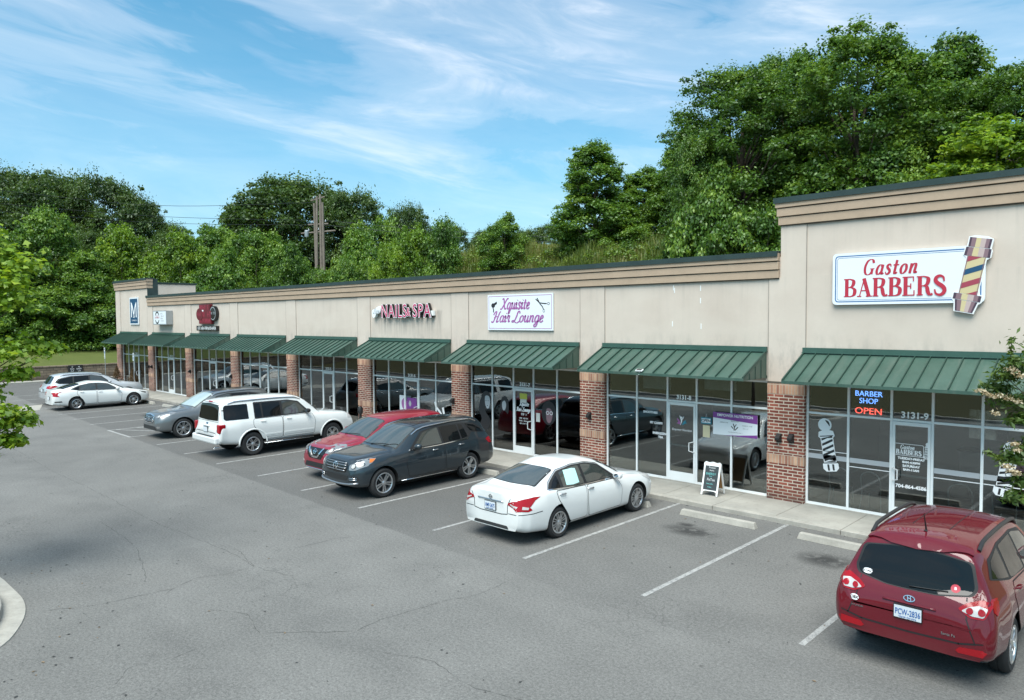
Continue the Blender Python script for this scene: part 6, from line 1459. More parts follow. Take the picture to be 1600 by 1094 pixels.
stops = [(51.5, 'under the nose of the dark red SUV'), (49.05, 'in the empty bay left of the dark red SUV'), (46.35, 'in the empty bay right of the white saloon with the green cloth'), (43.7, 'at the front wheels of the white saloon'), (38.6, 'behind the charcoal SUV'), (35.7, 'behind the bright red crossover'), (30.4, 'at the nose of the big white SUV'), (25.0, 'behind the graphite crossover'), (20.3, 'in the second empty bay from the far white saloon'), (17.9, 'in the middle empty bay of the far group'), (15.4, 'in the empty bay next to the far white saloon'), (12.3, 'at the nose of the far white fastback saloon'), (9.2, 'at the nose of the silver SUV')]
st0 = None
for i, (x, lb) in enumerate(stops):
    if st0 is None:
        m = MB(); m.add([(-.90, -.085, 0), (.90, -.085, 0), (.90, .085, 0), (-.90, .085, 0), (-.86, -.055, .125), (.86, -.055, .125), (.86, .055, .125), (-.86, .055, .125)], [(4, 5, 6, 7), (0, 1, 5, 4), (1, 2, 6, 5), (2, 3, 7, 6), (3, 0, 4, 7)])
        st0 = m.build('wheel_stop', 'concrete_pale', bevel=.015); r_ = st0
    else: r_ = st0.copy(); COL.objects.link(r_)
    tag(r_, 'concrete wheel stop '+lb, 'wheel stop', 'concrete wheel stops at the heads of the bays'); r_.location = (x, -2.38, .003); r_.rotation_euler = (0, 0, random.Random(i).uniform(-.02, .02))

def parking_post(x, y, z0, z1, lb, two):
    t = thing('parking_sign', lb, 'sign', (x, y, .0), R(-6)); m = MB(); m.box(-.02, .02, -.01, .02, 0, z1+.03); m.build('post', 'galvanised', t)
    zs = [(z1-.46, z1)]+([(z1-.70, z1-.49)] if two else [])
    for k, (a, b_) in enumerate(zs):
        m = MB(); m.prism(rnd_poly([(-.155, a), (.155, a), (.155, b_), (-.155, b_)], .03), 'y', -.016, -.011); pl_ = m.build('plate', 'sign_white', t)
        if k == 0:
            m = MB(); m.box(-.09, .09, -.0185, -.0172, a+.06, a+.23); m.build('symbol_panel', 'blue_vinyl', pl_)
            m = MB(); f2 = facade(0, -.0175, 0); add_text(m, 'RESERVED', .052, f2 @ Matrix.Translation((0, b_-.09, 0)), depth=.0003, bold=.001); add_text(m, 'PARKING', .052, f2 @ Matrix.Translation((0, b_-.15, 0)), depth=.0003, bold=.001); m.build('lettering', 'dark_vinyl', pl_)
            m = MB(); f2 = facade(0, -.0192, 0); ribbon(m, [Vector(q) for q in [(.055*math.cos(R(k_)), a+.13+.055*math.sin(R(k_))) for k_ in range(150, 391, 20)]], lambda d, u: .014, f2); ribbon(m, [Vector(q) for q in ((-.01, a+.21), (-.01, a+.14), (.03, a+.14), (.05, a+.09))], lambda d, u: .016, f2); m.build('symbol', 'white_vinyl', pl_)
        else:
            m = MB(); add_text(m, 'VAN', .06, facade(0, -.0175, a+.11), depth=.0003); add_text(m, 'ACCESSIBLE', .045, facade(0, -.0175, a+.04), depth=.0003); m.build('lettering', 'dark_vinyl', pl_)
parking_post(7.45, -1.45, 0, 2.55, 'reserved parking sign on a post in front of the first brick pier', False); parking_post(2.2, -1.45, 0, 2.75, 'reserved parking sign with a second plate, leftmost post, before the grass bank', True)
t = thing('ash_bin', 'slim black cigarette bin with a domed cap on the pavement by the sixth pier', 'bin', (29.6, -.35, .10)); m = MB(); m.lathe([(0, 0), (.14, 0), (.15, .03), (.07, .08), (.055, .60), (.10, .64), (.11, .82), (.07, .90), (0, .93)], 16); m.build('bin_body', 'black_plastic', t, smooth=True, angle=40); MB().box(-.03, .03, -.112, -.10, .70, .76).build('opening', 'dark_void', t)
t = thing('flood_light', 'small white solar flood lamp fixed on the lip of the eighth awning', 'lamp', (43.5, -1.20, 3.13)); m = MB(); m.box(-.10, .10, -.05, .05, 0, .035, Matrix.Rotation(R(22), 4, 'X')); m.build('lamp_case', 'white_paint', t, bevel=.006); MB().box(-.08, .08, -.04, .035, .0355, .038, Matrix.Rotation(R(22), 4, 'X')).build('solar_panel', 'black_gloss', t); m = MB(); m.tube([(0, .0, -.005), (0, -.03, -.10)], .01, 6); m.build('bracket', 'white_paint', t)

t = thing('armchair', 'grey armchair standing inside the hair salon window', 'armchair', (39.1, .95, .106), R(-25))
m = MB(); m.box(-.30, .30, -.30, .25, .16, .44); m.build('seat', 'grey_vinyl', t, bevel=.04); m = MB(); m.prism([(.20, .30), (.32, .30), (.40, .85), (.30, .87)], 'x', -.30, .30); m.build('backrest', 'grey_vinyl', t, bevel=.03)
for s_ in (-1, 1):
    m = MB(); m.box(s_*.30, s_*.40, -.30, .30, .14, .62); m.build('armrest', 'grey_vinyl', t, bevel=.03)
    for y_ in (-.25, .25): m = MB(); m.tube([(s_*.33, y_, .15), (s_*.35, y_, 0)], .018, 8); m.build('leg', 'black_plastic', t)
t = thing('reception_desk', 'pale reception desk deep inside the barber shop', 'desk', (50.6, 4.2, .106)); m = MB(); m.box(-1.0, 1.0, -.25, .25, 0, 1.0); m.build('desk_body', 'interior_white', t, bevel=.01); m = MB(); m.box(-1.05, 1.05, -.32, .32, 1.0, 1.05); m.build('counter_top', 'dark_vinyl', t, bevel=.01)
# ------------------------------------------------------------------ vegetation
def leafmat(name, c1, c2, c3, trans=.35):
    m = bpy.data.materials.new(name); m.use_nodes = True; g = G(m.node_tree); g.n.clear()
    at = g.node('ShaderNodeAttribute', attribute_name='tone'); oi = g.node('ShaderNodeObjectInfo')
    f = g.math('ADD', at.outputs['Fac'], g.math('MULTIPLY', g.math('SUBTRACT', oi.outputs['Random'], .5), .16), clamp=True)
    n = g.node('ShaderNodeValToRGB'); r = n.color_ramp; r.elements.new(.5)
    for e, (p, c) in zip(r.elements, ((0, c1), (.5, c2), (1, c3))): e.position = p; e.color = (*c, 1)
    g.put(n.inputs[0], f); col = n.outputs[0]
    d = g.node('ShaderNodeBsdfDiffuse'); g.put(d.inputs[0], col); tr = g.node('ShaderNodeBsdfTranslucent'); g.put(tr.inputs[0], g.mix(1.0, col, (1.25, 1.2, .6), 'MULTIPLY'))
    gl = g.node('ShaderNodeBsdfGlossy'); gl.inputs['Roughness'].default_value = .45; g.put(gl.inputs[0], (.5, .55, .5))
    m1 = g.node('ShaderNodeMixShader'); m1.inputs[0].default_value = trans; g.l.new(d.outputs[0], m1.inputs[1]); g.l.new(tr.outputs[0], m1.inputs[2])
    m2 = g.node('ShaderNodeMixShader'); m2.inputs[0].default_value = .06; g.l.new(m1.outputs[0], m2.inputs[1]); g.l.new(gl.outputs[0], m2.inputs[2])
    g.l.new(m2.outputs[0], g.node('ShaderNodeOutputMaterial').inputs[0]); MAT[name] = m
leafmat('leaf_oak', (.030, .072, .012), (.080, .170, .023), (.20, .31, .045), .4)
leafmat('leaf_dark', (.034, .068, .018), (.070, .128, .028), (.15, .22, .05), .42)
leafmat('leaf_mid', (.036, .088, .014), (.105, .215, .028), (.26, .38, .055), .42)
leafmat('leaf_bright', (.045, .10, .010), (.15, .27, .022), (.32, .44, .05), .45)
leafmat('leaf_maple', (.09, .17, .012), (.22, .36, .03), (.46, .56, .07), .5)
leafmat('leaf_crape', (.030, .065, .012), (.065, .12, .02), (.15, .21, .04), .4)
leafmat('leaf_brown', (.08, .045, .02), (.14, .08, .035), (.20, .12, .05), .2)
leafmat('blossom', (.30, .22, .13), (.52, .43, .30), (.66, .58, .45), .3)
leafmat('weed_leaf', (.05, .11, .015), (.14, .24, .03), (.32, .38, .07), .45)
leafmat('weed', (.08, .13, .02), (.17, .22, .045), (.33, .31, .11), .4)
vary('bark', (.10, .075, .055), .95, 3, .4, .8, 30); vary('pole_wood', (.20, .165, .135), .9, 2, .35, .5, 40)

def leaves(rng, cen, rad, n, size, flat=.75, shell=.55, up=.5, tone_c=None, tone_s=.16, shape='diamond', squash=.8):
    """leaf-sized faces spread through clumps. cen (k,3), rad (k,), n leaves per clump"""
    k = len(cen); N = k*n
    ci = np.repeat(np.arange(k), n)
    d = rng.normal(size=(N, 3)); d /= np.linalg.norm(d, axis=1)[:, None]
    d[:, 2] = np.where(d[:, 2] < -.25, -d[:, 2]*.6, d[:, 2])
    rr = shell+(1-shell)*rng.random(N)**.6; rr = rr*(1+rng.normal(size=N)*.17)
    pos = cen[ci]+d*(rad[ci]*rr)[:, None]*np.array([1, 1, squash])
    nrm = d*.6+rng.normal(size=(N, 3))*.55+np.array([0, 0, up]); nrm /= np.linalg.norm(nrm, axis=1)[:, None]
    t = np.cross(nrm, rng.normal(size=(N, 3))); t /= np.linalg.norm(t, axis=1)[:, None]; b = np.cross(nrm, t)
    s = size*(.65+.7*rng.random(N))[:, None]
    tone = (tone_c[ci] if tone_c is not None else .45)+rng.normal(size=N)*tone_s+d[:, 2]*0
    if shape == 'diamond':
        P_ = [pos-t*s*.5, pos+b*s*.30+nrm*s*.06, pos+t*s*.5-nrm*s*.08, pos-b*s*.30+nrm*s*.06]
    elif shape == 'narrow':
        P_ = [pos-t*s*.5, pos+b*s*.17+nrm*s*.05, pos+t*s*.55-nrm*s*.10, pos-b*s*.17+nrm*s*.05]
    else:     # lobed
        P_ = [pos-t*s*.45, pos+b*s*.28-t*s*.12, pos+b*s*.50+t*s*.16-nrm*s*.05, pos+b*s*.16+t*s*.22, pos+t*s*.55-nrm*s*.10, pos-b*s*.16+t*s*.22, pos-b*s*.50+t*s*.16-nrm*s*.05, pos-b*s*.28-t*s*.12]
    q = len(P_); V = np.stack(P_, 1).reshape(-1, 3)
    return V, N, q, tone
def leafmesh(name, sets, mat):
    V = np.concatenate([s[0] for s in sets]); lt = np.concatenate([np.full(s[1], s[2]) for s in sets]); tone = np.concatenate([s[3] for s in sets])
    me = bpy.data.meshes.new(name); nf = len(lt); nl = int(lt.sum())
    me.vertices.add(len(V)); me.vertices.foreach_set('co', V.astype(np.float32).ravel()); me.loops.add(nl); me.loops.foreach_set('vertex_index', np.arange(nl, dtype=np.int32))
    me.polygons.add(nf); me.polygons.foreach_set('loop_start', np.concatenate([[0], np.cumsum(lt)[:-1]]).astype(np.int32)); me.polygons.foreach_set('loop_total', lt.astype(np.int32))
    me.update(); a = me.attributes.new('tone', 'FLOAT', 'FACE'); a.data.foreach_set('value', np.clip(tone, 0, 1).astype(np.float32)); me.materials.append(MAT[mat]); return me
def crown_points(rng, env, k, rmin, rmax, inner=.35):
    """clump centres spread through an envelope; env(z01) -> radius fraction"""
    out = []; rad = []; tries = 0
    while len(out) < k and tries < 20000:
        tries += 1; z = rng.random(); a = rng.random()*2*PI; e = env(z, a)
        if e <= 0: continue
        r = e*(inner+(1-inner)*rng.random()**.5); p = np.array([r*math.cos(a), r*math.sin(a), z]); c = rmin+(rmax-rmin)*rng.random()
        if all(np.linalg.norm((p-q)*np.array([1, 1, 1.6])) > .62*min(c, c2)*1.0 for q, c2 in zip(out, rad)): out.append(p); rad.append(c)
    return np.array(out), np.array(rad)
PROTO = {}
def make_proto(kind, seed):
    """unit tree: crown radius 1, crown height 'H'; returns crown mesh, trunk mesh (base at z=0)"""
    rng = np.random.default_rng(seed); ph = rng.random(6)*6.28
    K = dict(oak=(230, .12, .25, 230, .040, 'leaf_oak'), dark=(210, .14, .27, 200, .042, 'leaf_dark'), gum=(170, .14, .26, 230, .054, 'leaf_mid'), mid=(120, .15, .29, 240, .052, 'leaf_mid'), bright=(100, .15, .28, 250, .060, 'leaf_bright'), shrub=(60, .24, .37, 320, .064, 'leaf_mid'))[kind]
    base, H = dict(oak=(.08, 2.7), dark=(.10, 2.2), gum=(.04, 2.9), mid=(.04, 2.4), bright=(.04, 2.2), shrub=(.0, 2.0))[kind]
    def env(z, a):
        if z < base: return 0
        u = (z-base)/(1-base); lob = 1+.16*math.sin(a*2+ph[0]+u*3)+.12*math.sin(a*3+ph[1]-u*4)+.08*math.sin(a*5+ph[2])
        if kind == 'gum': e = (1-u)**.45*min(1, (u+.3)*2.0)
        elif kind in ('oak', 'dark'): e = math.sin(PI*min(1, .12+.80*u+.02))**.62 if u < .97 else .18
        else: e = (1-u**2.4)**.6*min(1, .65+u*2)
        return max(0, e*lob)
    c, r = crown_points(rng, env, K[0], K[1], K[2]); c = c*np.array([1, 1, H]); c[:, 2] += rng.normal(size=len(c))*.05
    tone = .46+rng.normal(size=len(c))*.21
    # thin tufts that break the outline
    top = c[np.argsort(-(np.linalg.norm(c[:, :2], axis=1)+c[:, 2]/H*.8))[:60]]; d = top-np.array([0, 0, H*.5]); d /= np.linalg.norm(d, axis=1)[:, None]
    tuft = top+d*(.08+.20*rng.random(len(top)))[:, None]; tr_ = .06+.08*rng.random(len(tuft))
    sets = [leaves(rng, c, r, K[3], K[4], tone_c=tone, tone_s=.15, shell=.35, squash=1.15), leaves(rng, tuft, tr_, 70, K[4], tone_c=tone[:1].repeat(len(tuft))+.08, shell=.2), leaves(rng, c, r*.75, K[3]//4, K[4]*1.3, tone_c=tone-.05, shell=.2)]
    cm = leafmesh('crown', sets, K[5])
    m = MB(); r0 = .055 if kind in ('oak', 'dark', 'gum') else .035; top_z = H*.72
    pts = [(.02*math.sin(z*3+ph[3]), .02*math.cos(z*2.3+ph[4]), z) for z in np.linspace(-.1, top_z, 9)]; m.tube(pts, [r0*(1.25-.95*i/8) for i in range(9)], 8)
    for i in rng.permutation(len(c))[:26]:
        e = c[i]; z0 = max(.15, min(top_z*.95, e[2]*.62-.12)); s_ = Vector((0, 0, z0)); e_ = Vector(e); mid = s_.lerp(e_, .5)+Vector((0, 0, -.06+rng.normal()*.05))
        m.tube([s_, s_.lerp(mid, .6), mid, mid.lerp(e_, .5), e_], [r0*.42, r0*.34, r0*.26, r0*.18, r0*.08], 5, cap=False)
    tm = bpy.data.meshes.new('trunk'); tm.from_pydata(m.v, [], m.f); tm.materials.append(MAT['bark']); tm.update(); tm.shade_smooth()
    return cm, tm, H
for kind, seeds in (('oak', (1, 2, 3)), ('dark', (4, 5)), ('gum', (6, 7)), ('mid', (8, 9)), ('bright', (10,)), ('shrub', (11, 12))): PROTO[kind] = [make_proto(kind, s) for s in seeds]
NAMES = dict(oak=('deciduous_tree', 'tree', 'trees standing behind the shops'), dark=('deciduous_tree', 'tree', 'dark trees at the back of the wood'), gum=('slender_tree', 'tree', 'pointed trees on the bank'), mid=('young_tree', 'tree', 'mid green young trees'), bright=('young_tree', 'tree', 'bright green young trees'), shrub=('shrub', 'shrub', 'dense shrubs filling the wood edge'))
GLAB = dict(oak='full green broadleaf tree in the big clump over the right-hand roof', dark='dark green broad tree rising at the back of the wood', gum='slender pointed tree with upright leafy tips on the bank', mid='mid green leafy young tree in front of the dark wood', bright='bright yellow-green young tree or sapling above the roofline', shrub='dense low green shrub filling the gap below the trees')
cnt = {}
def tree(x, y, ztop, r, kind, label=None, zb=None):
    i = cnt.get(kind, 0); cnt[kind] = i+1; cm, tm, H = PROTO[kind][i % len(PROTO[kind])]
    z0 = (ter(x, y) if zb is None else zb)-.1; h = ztop-z0-(1.1 if kind in ('oak', 'gum') else .3); nm, cat, grp = NAMES[kind]
    t = thing(nm, label or GLAB[kind], cat, (x, y, z0), 0, grp)
    if label: del t['group']
    rz = (i*2.399+x) % 6.28
    for n_, me in (('crown', cm), ('trunk', tm)):
        o = bpy.data.objects.new(n_, me); COL.objects.link(o); o.parent = t; o.scale = (r, r, h/H); o.rotation_euler = (0, 0, rz)
    return t
TREES = [(38.6, 28.5, 21.6, 4.9, 'oak', 'tallest full green tree, its rounded top highest over the barber sign'), (31.7, 27.8, 21.2, 4.8, 'oak', 'broad green tree at the left of the big clump behind the shops'), (32.2, 34.6, 23.5, 4.4, 'oak'), (42.3, 33.7, 21.8, 3.9, 'gum', 'pointed tree with spiky top right of the tallest tree'), (38.6, 39.0, 21.0, 3.2, 'oak'), (46.1, 32.4, 19.0, 3.6, 'oak', 'tree cut by the right edge of the picture above the roof'), (45.9, 26.3, 14.0, 4.2, 'bright', 'bright yellow-green tree just above the roof at the far right'), (31.1, 24.0, 16.5, 2.4, 'oak'), (32.4, 22.5, 12.3, 2.5, 'shrub'), (26.5, 43.0, 18.8, 5.5, 'dark'), (33.2, 54.0, 22.3, 5.5, 'dark'), (35.4, 22.9, 10.5, 2.4, 'shrub'), (37.7, 26.1, 13.1, 3.0, 'shrub'), (41.4, 26.2, 13.6, 2.5, 'shrub'),
 (17.6, 30.6, 19.2, 3.9, 'gum', 'upright leafy tree standing alone left of the big clump'), (20.0, 34.5, 17.6, 3.4, 'gum'), (22.9, 34.2, 18.6, 2.9, 'gum'), (20.8, 30.5, 12.8, 2.4, 'shrub'), (7.0, 23.3, 12.6, 2.1, 'shrub', 'rounded dark shrub on the weedy bank, left one of two'), (11.2, 26.6, 12.9, 2.1, 'shrub', 'rounded dark shrub on the weedy bank, right one of two'), (5.6, 21.6, 11.6, 2.6, 'bright', 'bright shrub left of the two dark shrubs on the bank'), (3.2, 20.8, 10.4, 2.2, 'bright'),
 (-37.5, 34.3, 22.9, 9.2, 'dark', 'very wide dome-shaped dark tree behind the wooden utility poles'), (-29.3, 38.1, 20.7, 5.6, 'dark'), (-20.7, 41.5, 18.3, 3.7, 'dark', 'smaller dark tree right of the wide dome-shaped tree'), (-42.7, 30.8, 19.6, 5.0, 'dark'), (-18.6, 36.0, 16.0, 3.7, 'shrub'), (-16.3, 30.7, 13.9, 3.9, 'shrub'), (-21.4, 48.6, 16.5, 3.7, 'shrub'), (-15.6, 10.5, 12.2, 3.1, 'bright'), (-18.9, 15.6, 13.7, 4.1, 'mid'), (-13.8, 17.1, 13.0, 3.5, 'mid'), (-8.9, 17.8, 11.2, 2.8, 'mid'), (-2.6, 19.8, 9.9, 2.1, 'mid'), (-10.4, 12.1, 10.2, 3.0, 'shrub'), (-10.5, 22.2, 9.4, 3.1, 'mid'), (-3.6, 22.1, 9.6, 2.6, 'shrub'), (-72.0, 31.1, 20.1, 4.2, 'dark'),
 (-48.5, 5.0, 21.8, 6.0, 'dark'), (-54.3, 11.2, 22.7, 5.7, 'dark'), (-46.3, 13.7, 21.7, 5.6, 'dark'), (-44.3, 16.7, 19.3, 3.3, 'dark'), (-44.4, -0.1, 18.8, 5.6, 'dark'), (-25.6, 2.0, 14.9, 3.9, 'mid', 'tall fresh green tree in front of the dark wood at left'), (-25.8, 8.8, 13.4, 3.7, 'bright'), (-22.9, 4.4, 10.9, 3.7, 'mid'), (-21.2, 10.0, 10.5, 2.7, 'bright'), (-24.3, -1.5, 12.4, 3.3, 'mid'), (-24.8, -4.1, 11.4, 3.7, 'mid'), (-21.3, -1.6, 8.0, 3.2, 'shrub'), (-20.7, 1.2, 7.5, 3.2, 'shrub'), (-20.9, 4.3, 7.8, 3.2, 'shrub'), (-20.9, 7.7, 8.2, 3.3, 'shrub'), (-27.8, 1.4, 10.8, 3.9, 'shrub'), (-20.8, 10.9, 9.0, 3.3, 'shrub'),
 (-32, 16, 14, 4.5, 'dark'), (-30, 22, 14, 4.5, 'mid'), (-24, 24, 13, 4, 'shrub'), (-34, 9, 14, 4.5, 'dark'), (-33, 3, 13, 4.5, 'dark'), (-34, -4, 12, 4.5, 'shrub'), (-28, -9, 12, 4.5, 'mid'), (-24, 17, 11, 3.6, 'shrub'), (-17, 22, 11, 3.5, 'shrub')]
for T in TREES: tree(*T)
for i, (x, y, z) in enumerate([(-89.4, 107.6, 27.5), (-89.9, 121.8, 27.6), (-89.2, 136.5, 29.0), (-83.8, 141.4, 30.5), (-84.5, 153.9, 30.8), (-77.0, 159.7, 32.8), (-95, 98, 27), (-70, 150, 30)]):
    tree(x, y, z, 6.5, 'dark', None, z-17)

# weedy bank behind the roof: coarse grass, tall stalks
rg = np.random.default_rng(5)
N = 52000; xs_ = rg.uniform(-5, 34, N); ys_ = rg.uniform(22.5, 38, N); keep = []
Z = np.array([ter(a, b) for a, b in zip(xs_, ys_)]); h = rg.uniform(.3, 1.15, N)*(1+.5*np.sin(xs_*.9)*np.sin(ys_*1.3)); a = rg.uniform(0, 6.28, N); lx, ly = np.cos(a), np.sin(a); lean = rg.uniform(.1, .5, N)*h; w = rg.uniform(.025, .06, N)
b0 = np.stack([xs_-ly*w, ys_+lx*w, Z-.05], 1); b1 = np.stack([xs_+ly*w, ys_-lx*w, Z-.05], 1); t1 = np.stack([xs_+lx*lean+ly*w*.3, ys_+ly*lean-lx*w*.3, Z+h], 1); t0 = np.stack([xs_+lx*lean-ly*w*.3, ys_+ly*lean+lx*w*.3, Z+h*.98], 1)
V = np.stack([b0, b1, t1, t0], 1).reshape(-1, 3); tone = np.clip(.45+.25*np.sin(xs_*.7+ys_*.4)+rg.normal(size=N)*.22, 0, 1)
o = bpy.data.objects.new('tall_grass', leafmesh('tall_grass', [(V, N, 4, tone)], 'weed')); COL.objects.link(o); struct(o, 'stuff', 'rank olive and straw-coloured grass on the bank behind the roof')
# leafy undergrowth between the grass
k = 900; cx = rg.uniform(-4, 34, k); cy = rg.uniform(21.5, 34, k); c = np.stack([cx, cy, np.array([ter(p, q) for p, q in zip(cx, cy)])+.35], 1)
o = bpy.data.objects.new('undergrowth', leafmesh('undergrowth', [leaves(rg, c, rg.uniform(.35, .9, k), 90, .16, tone_c=.1+.6*rg.random(k))], 'weed_leaf')); COL.objects.link(o); struct(o, 'stuff', 'low leafy undergrowth growing through the rank grass')
# ground cover at the foot of the left wood
k = 300; cx = rg.uniform(-32, -17.5, k); cy = rg.uniform(-12, 14, k); c = np.stack([cx, cy, np.array([ter(p, q) for p, q in zip(cx, cy)])+.3], 1)
o = bpy.data.objects.new('undergrowth', leafmesh('undergrowth', [leaves(rg, c, rg.uniform(.5, 1.2, k), 80, .2, tone_c=.25+.4*rg.random(k))], 'leaf_mid')); COL.objects.link(o); struct(o, 'stuff', 'dark leafy undergrowth at the foot of the left wood')
# tall plume weeds just behind the roof edge
def plume(x, y, ztop, lab):
    z0 = ter(x, y); t = thing('plume_weed', lab, 'plant', (x, y, z0)); r3 = np.random.default_rng(int(abs(x*10))); m = MB(); P3 = []
    H = ztop-z0
    for s_ in range(3):
        a = s_*2.1; top = Vector((math.cos(a)*.35, math.sin(a)*.35, H*(1-.08*s_))); m.tube([(0, 0, 0), tuple(top*.5+Vector((0, 0, .1))), tuple(top)], [.02, .014, .005], 5); 
        for k_ in range(16):
            f = .5+.5*k_/16; P3.append(top*f)
    m.build('stem', 'bark', t, smooth=True); c = np.array([list(p) for p in P3])
    o = bpy.data.objects.new('foliage', leafmesh('foliage', [leaves(r3, c, np.full(len(c), .32), 26, .34, shell=.5, tone_c=np.full(len(c), .6), shape='narrow')], 'weed')); COL.objects.link(o); o.parent = t
plume(.5, 20.5, 9.0, 'feathery yellow-green weed above the roofline, left one of the pair'); plume(2.6, 20.8, 9.2, 'feathery yellow-green weed above the roofline, right one of the pair')

# maple reaching in from the left, standing on the island
r4 = np.random.default_rng(21)
mc = [(38.84, -14.58, 3.9), (39.44, -14.06, 5.1), (39.28, -13.84, 5.42), (39.03, -14.1, 5.64), (39.46, -13.94, 4.76), (39.40, -14.05, 3.89), (39.21, -13.68, 4.04), (39.27, -13.45, 3.97), (39.37, -13.91, 3.55), (39.2, -13.32, 4.0), (39.42, -14.17, 2.92), (39.36, -13.94, 2.73), (39.29, -13.82, 2.81), (39.34, -14.08, 2.46), (39.25, -14.0, 2.4), (38.97, -14.44, 3.24), (38.98, -14.39, 4.76), (39.1, -14.4, 6.0), (38.95, -14.6, 2.25),
      (38.4, -14.6, 5.2), (38.3, -15.1, 4.4), (38.2, -15.2, 3.2), (38.6, -15.6, 5.6), (39.2, -15.6, 4.6), (39.3, -15.4, 3.4), (38.5, -14.9, 6.3), (37.7, -15.0, 4.0), (37.8, -15.8, 5.0), (38.6, -16.3, 3.8), (38.5, -16.0, 2.8), (39.0, -15.0, 5.4), (38.9, -15.1, 2.8)]
t = thing('maple_tree', 'young bright green maple on the island, its branches entering at the left edge', 'tree', (38.6, -15.2, .1)); c = np.array(mc)-np.array([38.6, -15.2, .1])
r_ = np.array([.34+.10*r4.random() for _ in mc]); r_[6:10] = (.24, .20, .26, .17); r_[10:15] = (.30, .26, .20, .24, .18)
o = bpy.data.objects.new('crown', leafmesh('crown', [leaves(r4, c, r_*1.2, 280, .115, shell=.15, tone_c=.45+.2*r4.random(len(c)), tone_s=.2, shape='lobed', squash=.75, up=.9)], 'leaf_maple')); COL.objects.link(o); o.parent = t
m = MB(); m.tube([(0, 0, 0), (.02, .03, 1.2), (-.02, .0, 2.4), (.03, .05, 3.8), (0, .1, 5.6)], [.085, .07, .055, .035, .012], 10)
for q in c:
    e = Vector(q); s_ = Vector((0, 0, max(1.4, e.z*.72-.2))); md = s_.lerp(e, .5)+Vector((0, 0, .08)); m.tube([s_, md, e], [.022, .014, .005], 6, cap=False)
m.build('trunk', 'bark', t, smooth=True)

# crape myrtle at the right edge
t = thing('crape_myrtle', 'crape myrtle with cream flower clusters at the right edge', 'tree', (54.1, -8.2, .1)); O3 = np.array([54.1, -8.2, .1])
cc = [(52.83, -8.72, 4.02), (52.75, -8.64, 3.90), (52.64, -8.56, 3.77), (52.74, -8.54, 3.66), (52.86, -8.62, 3.49), (52.80, -8.60, 3.11), (52.86, -8.52, 3.17), (52.87, -8.52, 2.88), (52.84, -8.63, 2.74), (53.02, -8.29, 3.85), (53.04, -8.29, 3.23), (53.13, -8.18, 2.72), (53.31, -8.16, 3.55), (53.0, -8.4, 4.1), (53.6, -8.3, 4.2), (53.7, -8.0, 3.2), (54.2, -8.6, 3.8), (54.4, -7.8, 3.0), (54.8, -8.2, 3.9), (54.2, -8.0, 4.6), (53.8, -8.8, 3.4), (53.5, -7.8, 2.6), (54.9, -8.8, 3.0)]
c = np.array(cc)-O3; r_ = np.array([.12, .15, .12, .15, .12, .12, .13, .12, .10, .22, .22, .22, .28]+[.32]*(len(cc)-13))
sp_ = [(52.78, -8.73, z) for z in (4.10, 4.15, 4.20, 4.25, 4.29)]; sp2 = [(52.70-.03*i, -8.66+.01*i, 3.13+.01*i) for i in range(5)]
ex = np.array(sp_+sp2)-O3
o = bpy.data.objects.new('crown', leafmesh('crown', [leaves(r4, c, r_*1.25, 230, .066, shell=.1, tone_c=.45+.2*r4.random(len(c)), tone_s=.18, shape='narrow', squash=1.0), leaves(r4, ex, np.full(len(ex), .035), 10, .06, shell=.2, tone_c=np.full(len(ex), .9), shape='narrow')], 'leaf_crape')); COL.objects.link(o); o.parent = t
fl = [(52.55, -8.78, 3.78), (52.60, -8.77, 3.75), (52.66, -8.76, 3.73), (52.72, -8.77, 3.74), (52.80, -8.83, 4.0), (52.84, -8.83, 3.97), (52.87, -8.82, 3.94), (52.77, -8.74, 3.71), (52.84, -8.72, 3.69), (52.67, -8.76, 3.57), (52.84, -8.82, 3.30), (52.86, -8.82, 3.25), (52.79, -8.83, 3.09), (52.82, -8.83, 3.05), (52.86, -8.82, 3.03), (53.2, -8.5, 4.2), (53.9, -8.5, 4.6)]
for q in fl:
    e = Vector(q)-Vector(O3)
    o = bpy.data.objects.new('flower_cluster', leafmesh('flower_cluster', [leaves(r4, np.array([list(e)]), np.array([.05]), 60, .028, shell=.1, tone_c=np.array([.5]), tone_s=.3)], 'blossom')); COL.objects.link(o); o.parent = t
m = MB()
for k in range(4):
    a = k*1.6; b_ = Vector((math.cos(a)*.1, math.sin(a)*.1, 0)); m.tube([b_, b_*2+Vector((0, 0, 1.4)), b_*4+Vector((0, 0, 3.0))], [.045, .035, .02], 8)
for q in list(c)+[ex[0], ex[5]]:
    e = Vector(q); s_ = Vector((e.x*.15, e.y*.15, max(.9, e.z*.6))); md = s_.lerp(e, .55)+Vector((0, 0, .10)); m.tube([s_, md, e], [.016, .010, .004], 6, cap=False)
m.tube([ex[0], ex[4]], [.005, .002], 5); m.tube([ex[5], ex[9]], [.005, .002], 5)
m.build('trunk', 'bark', t, smooth=True)

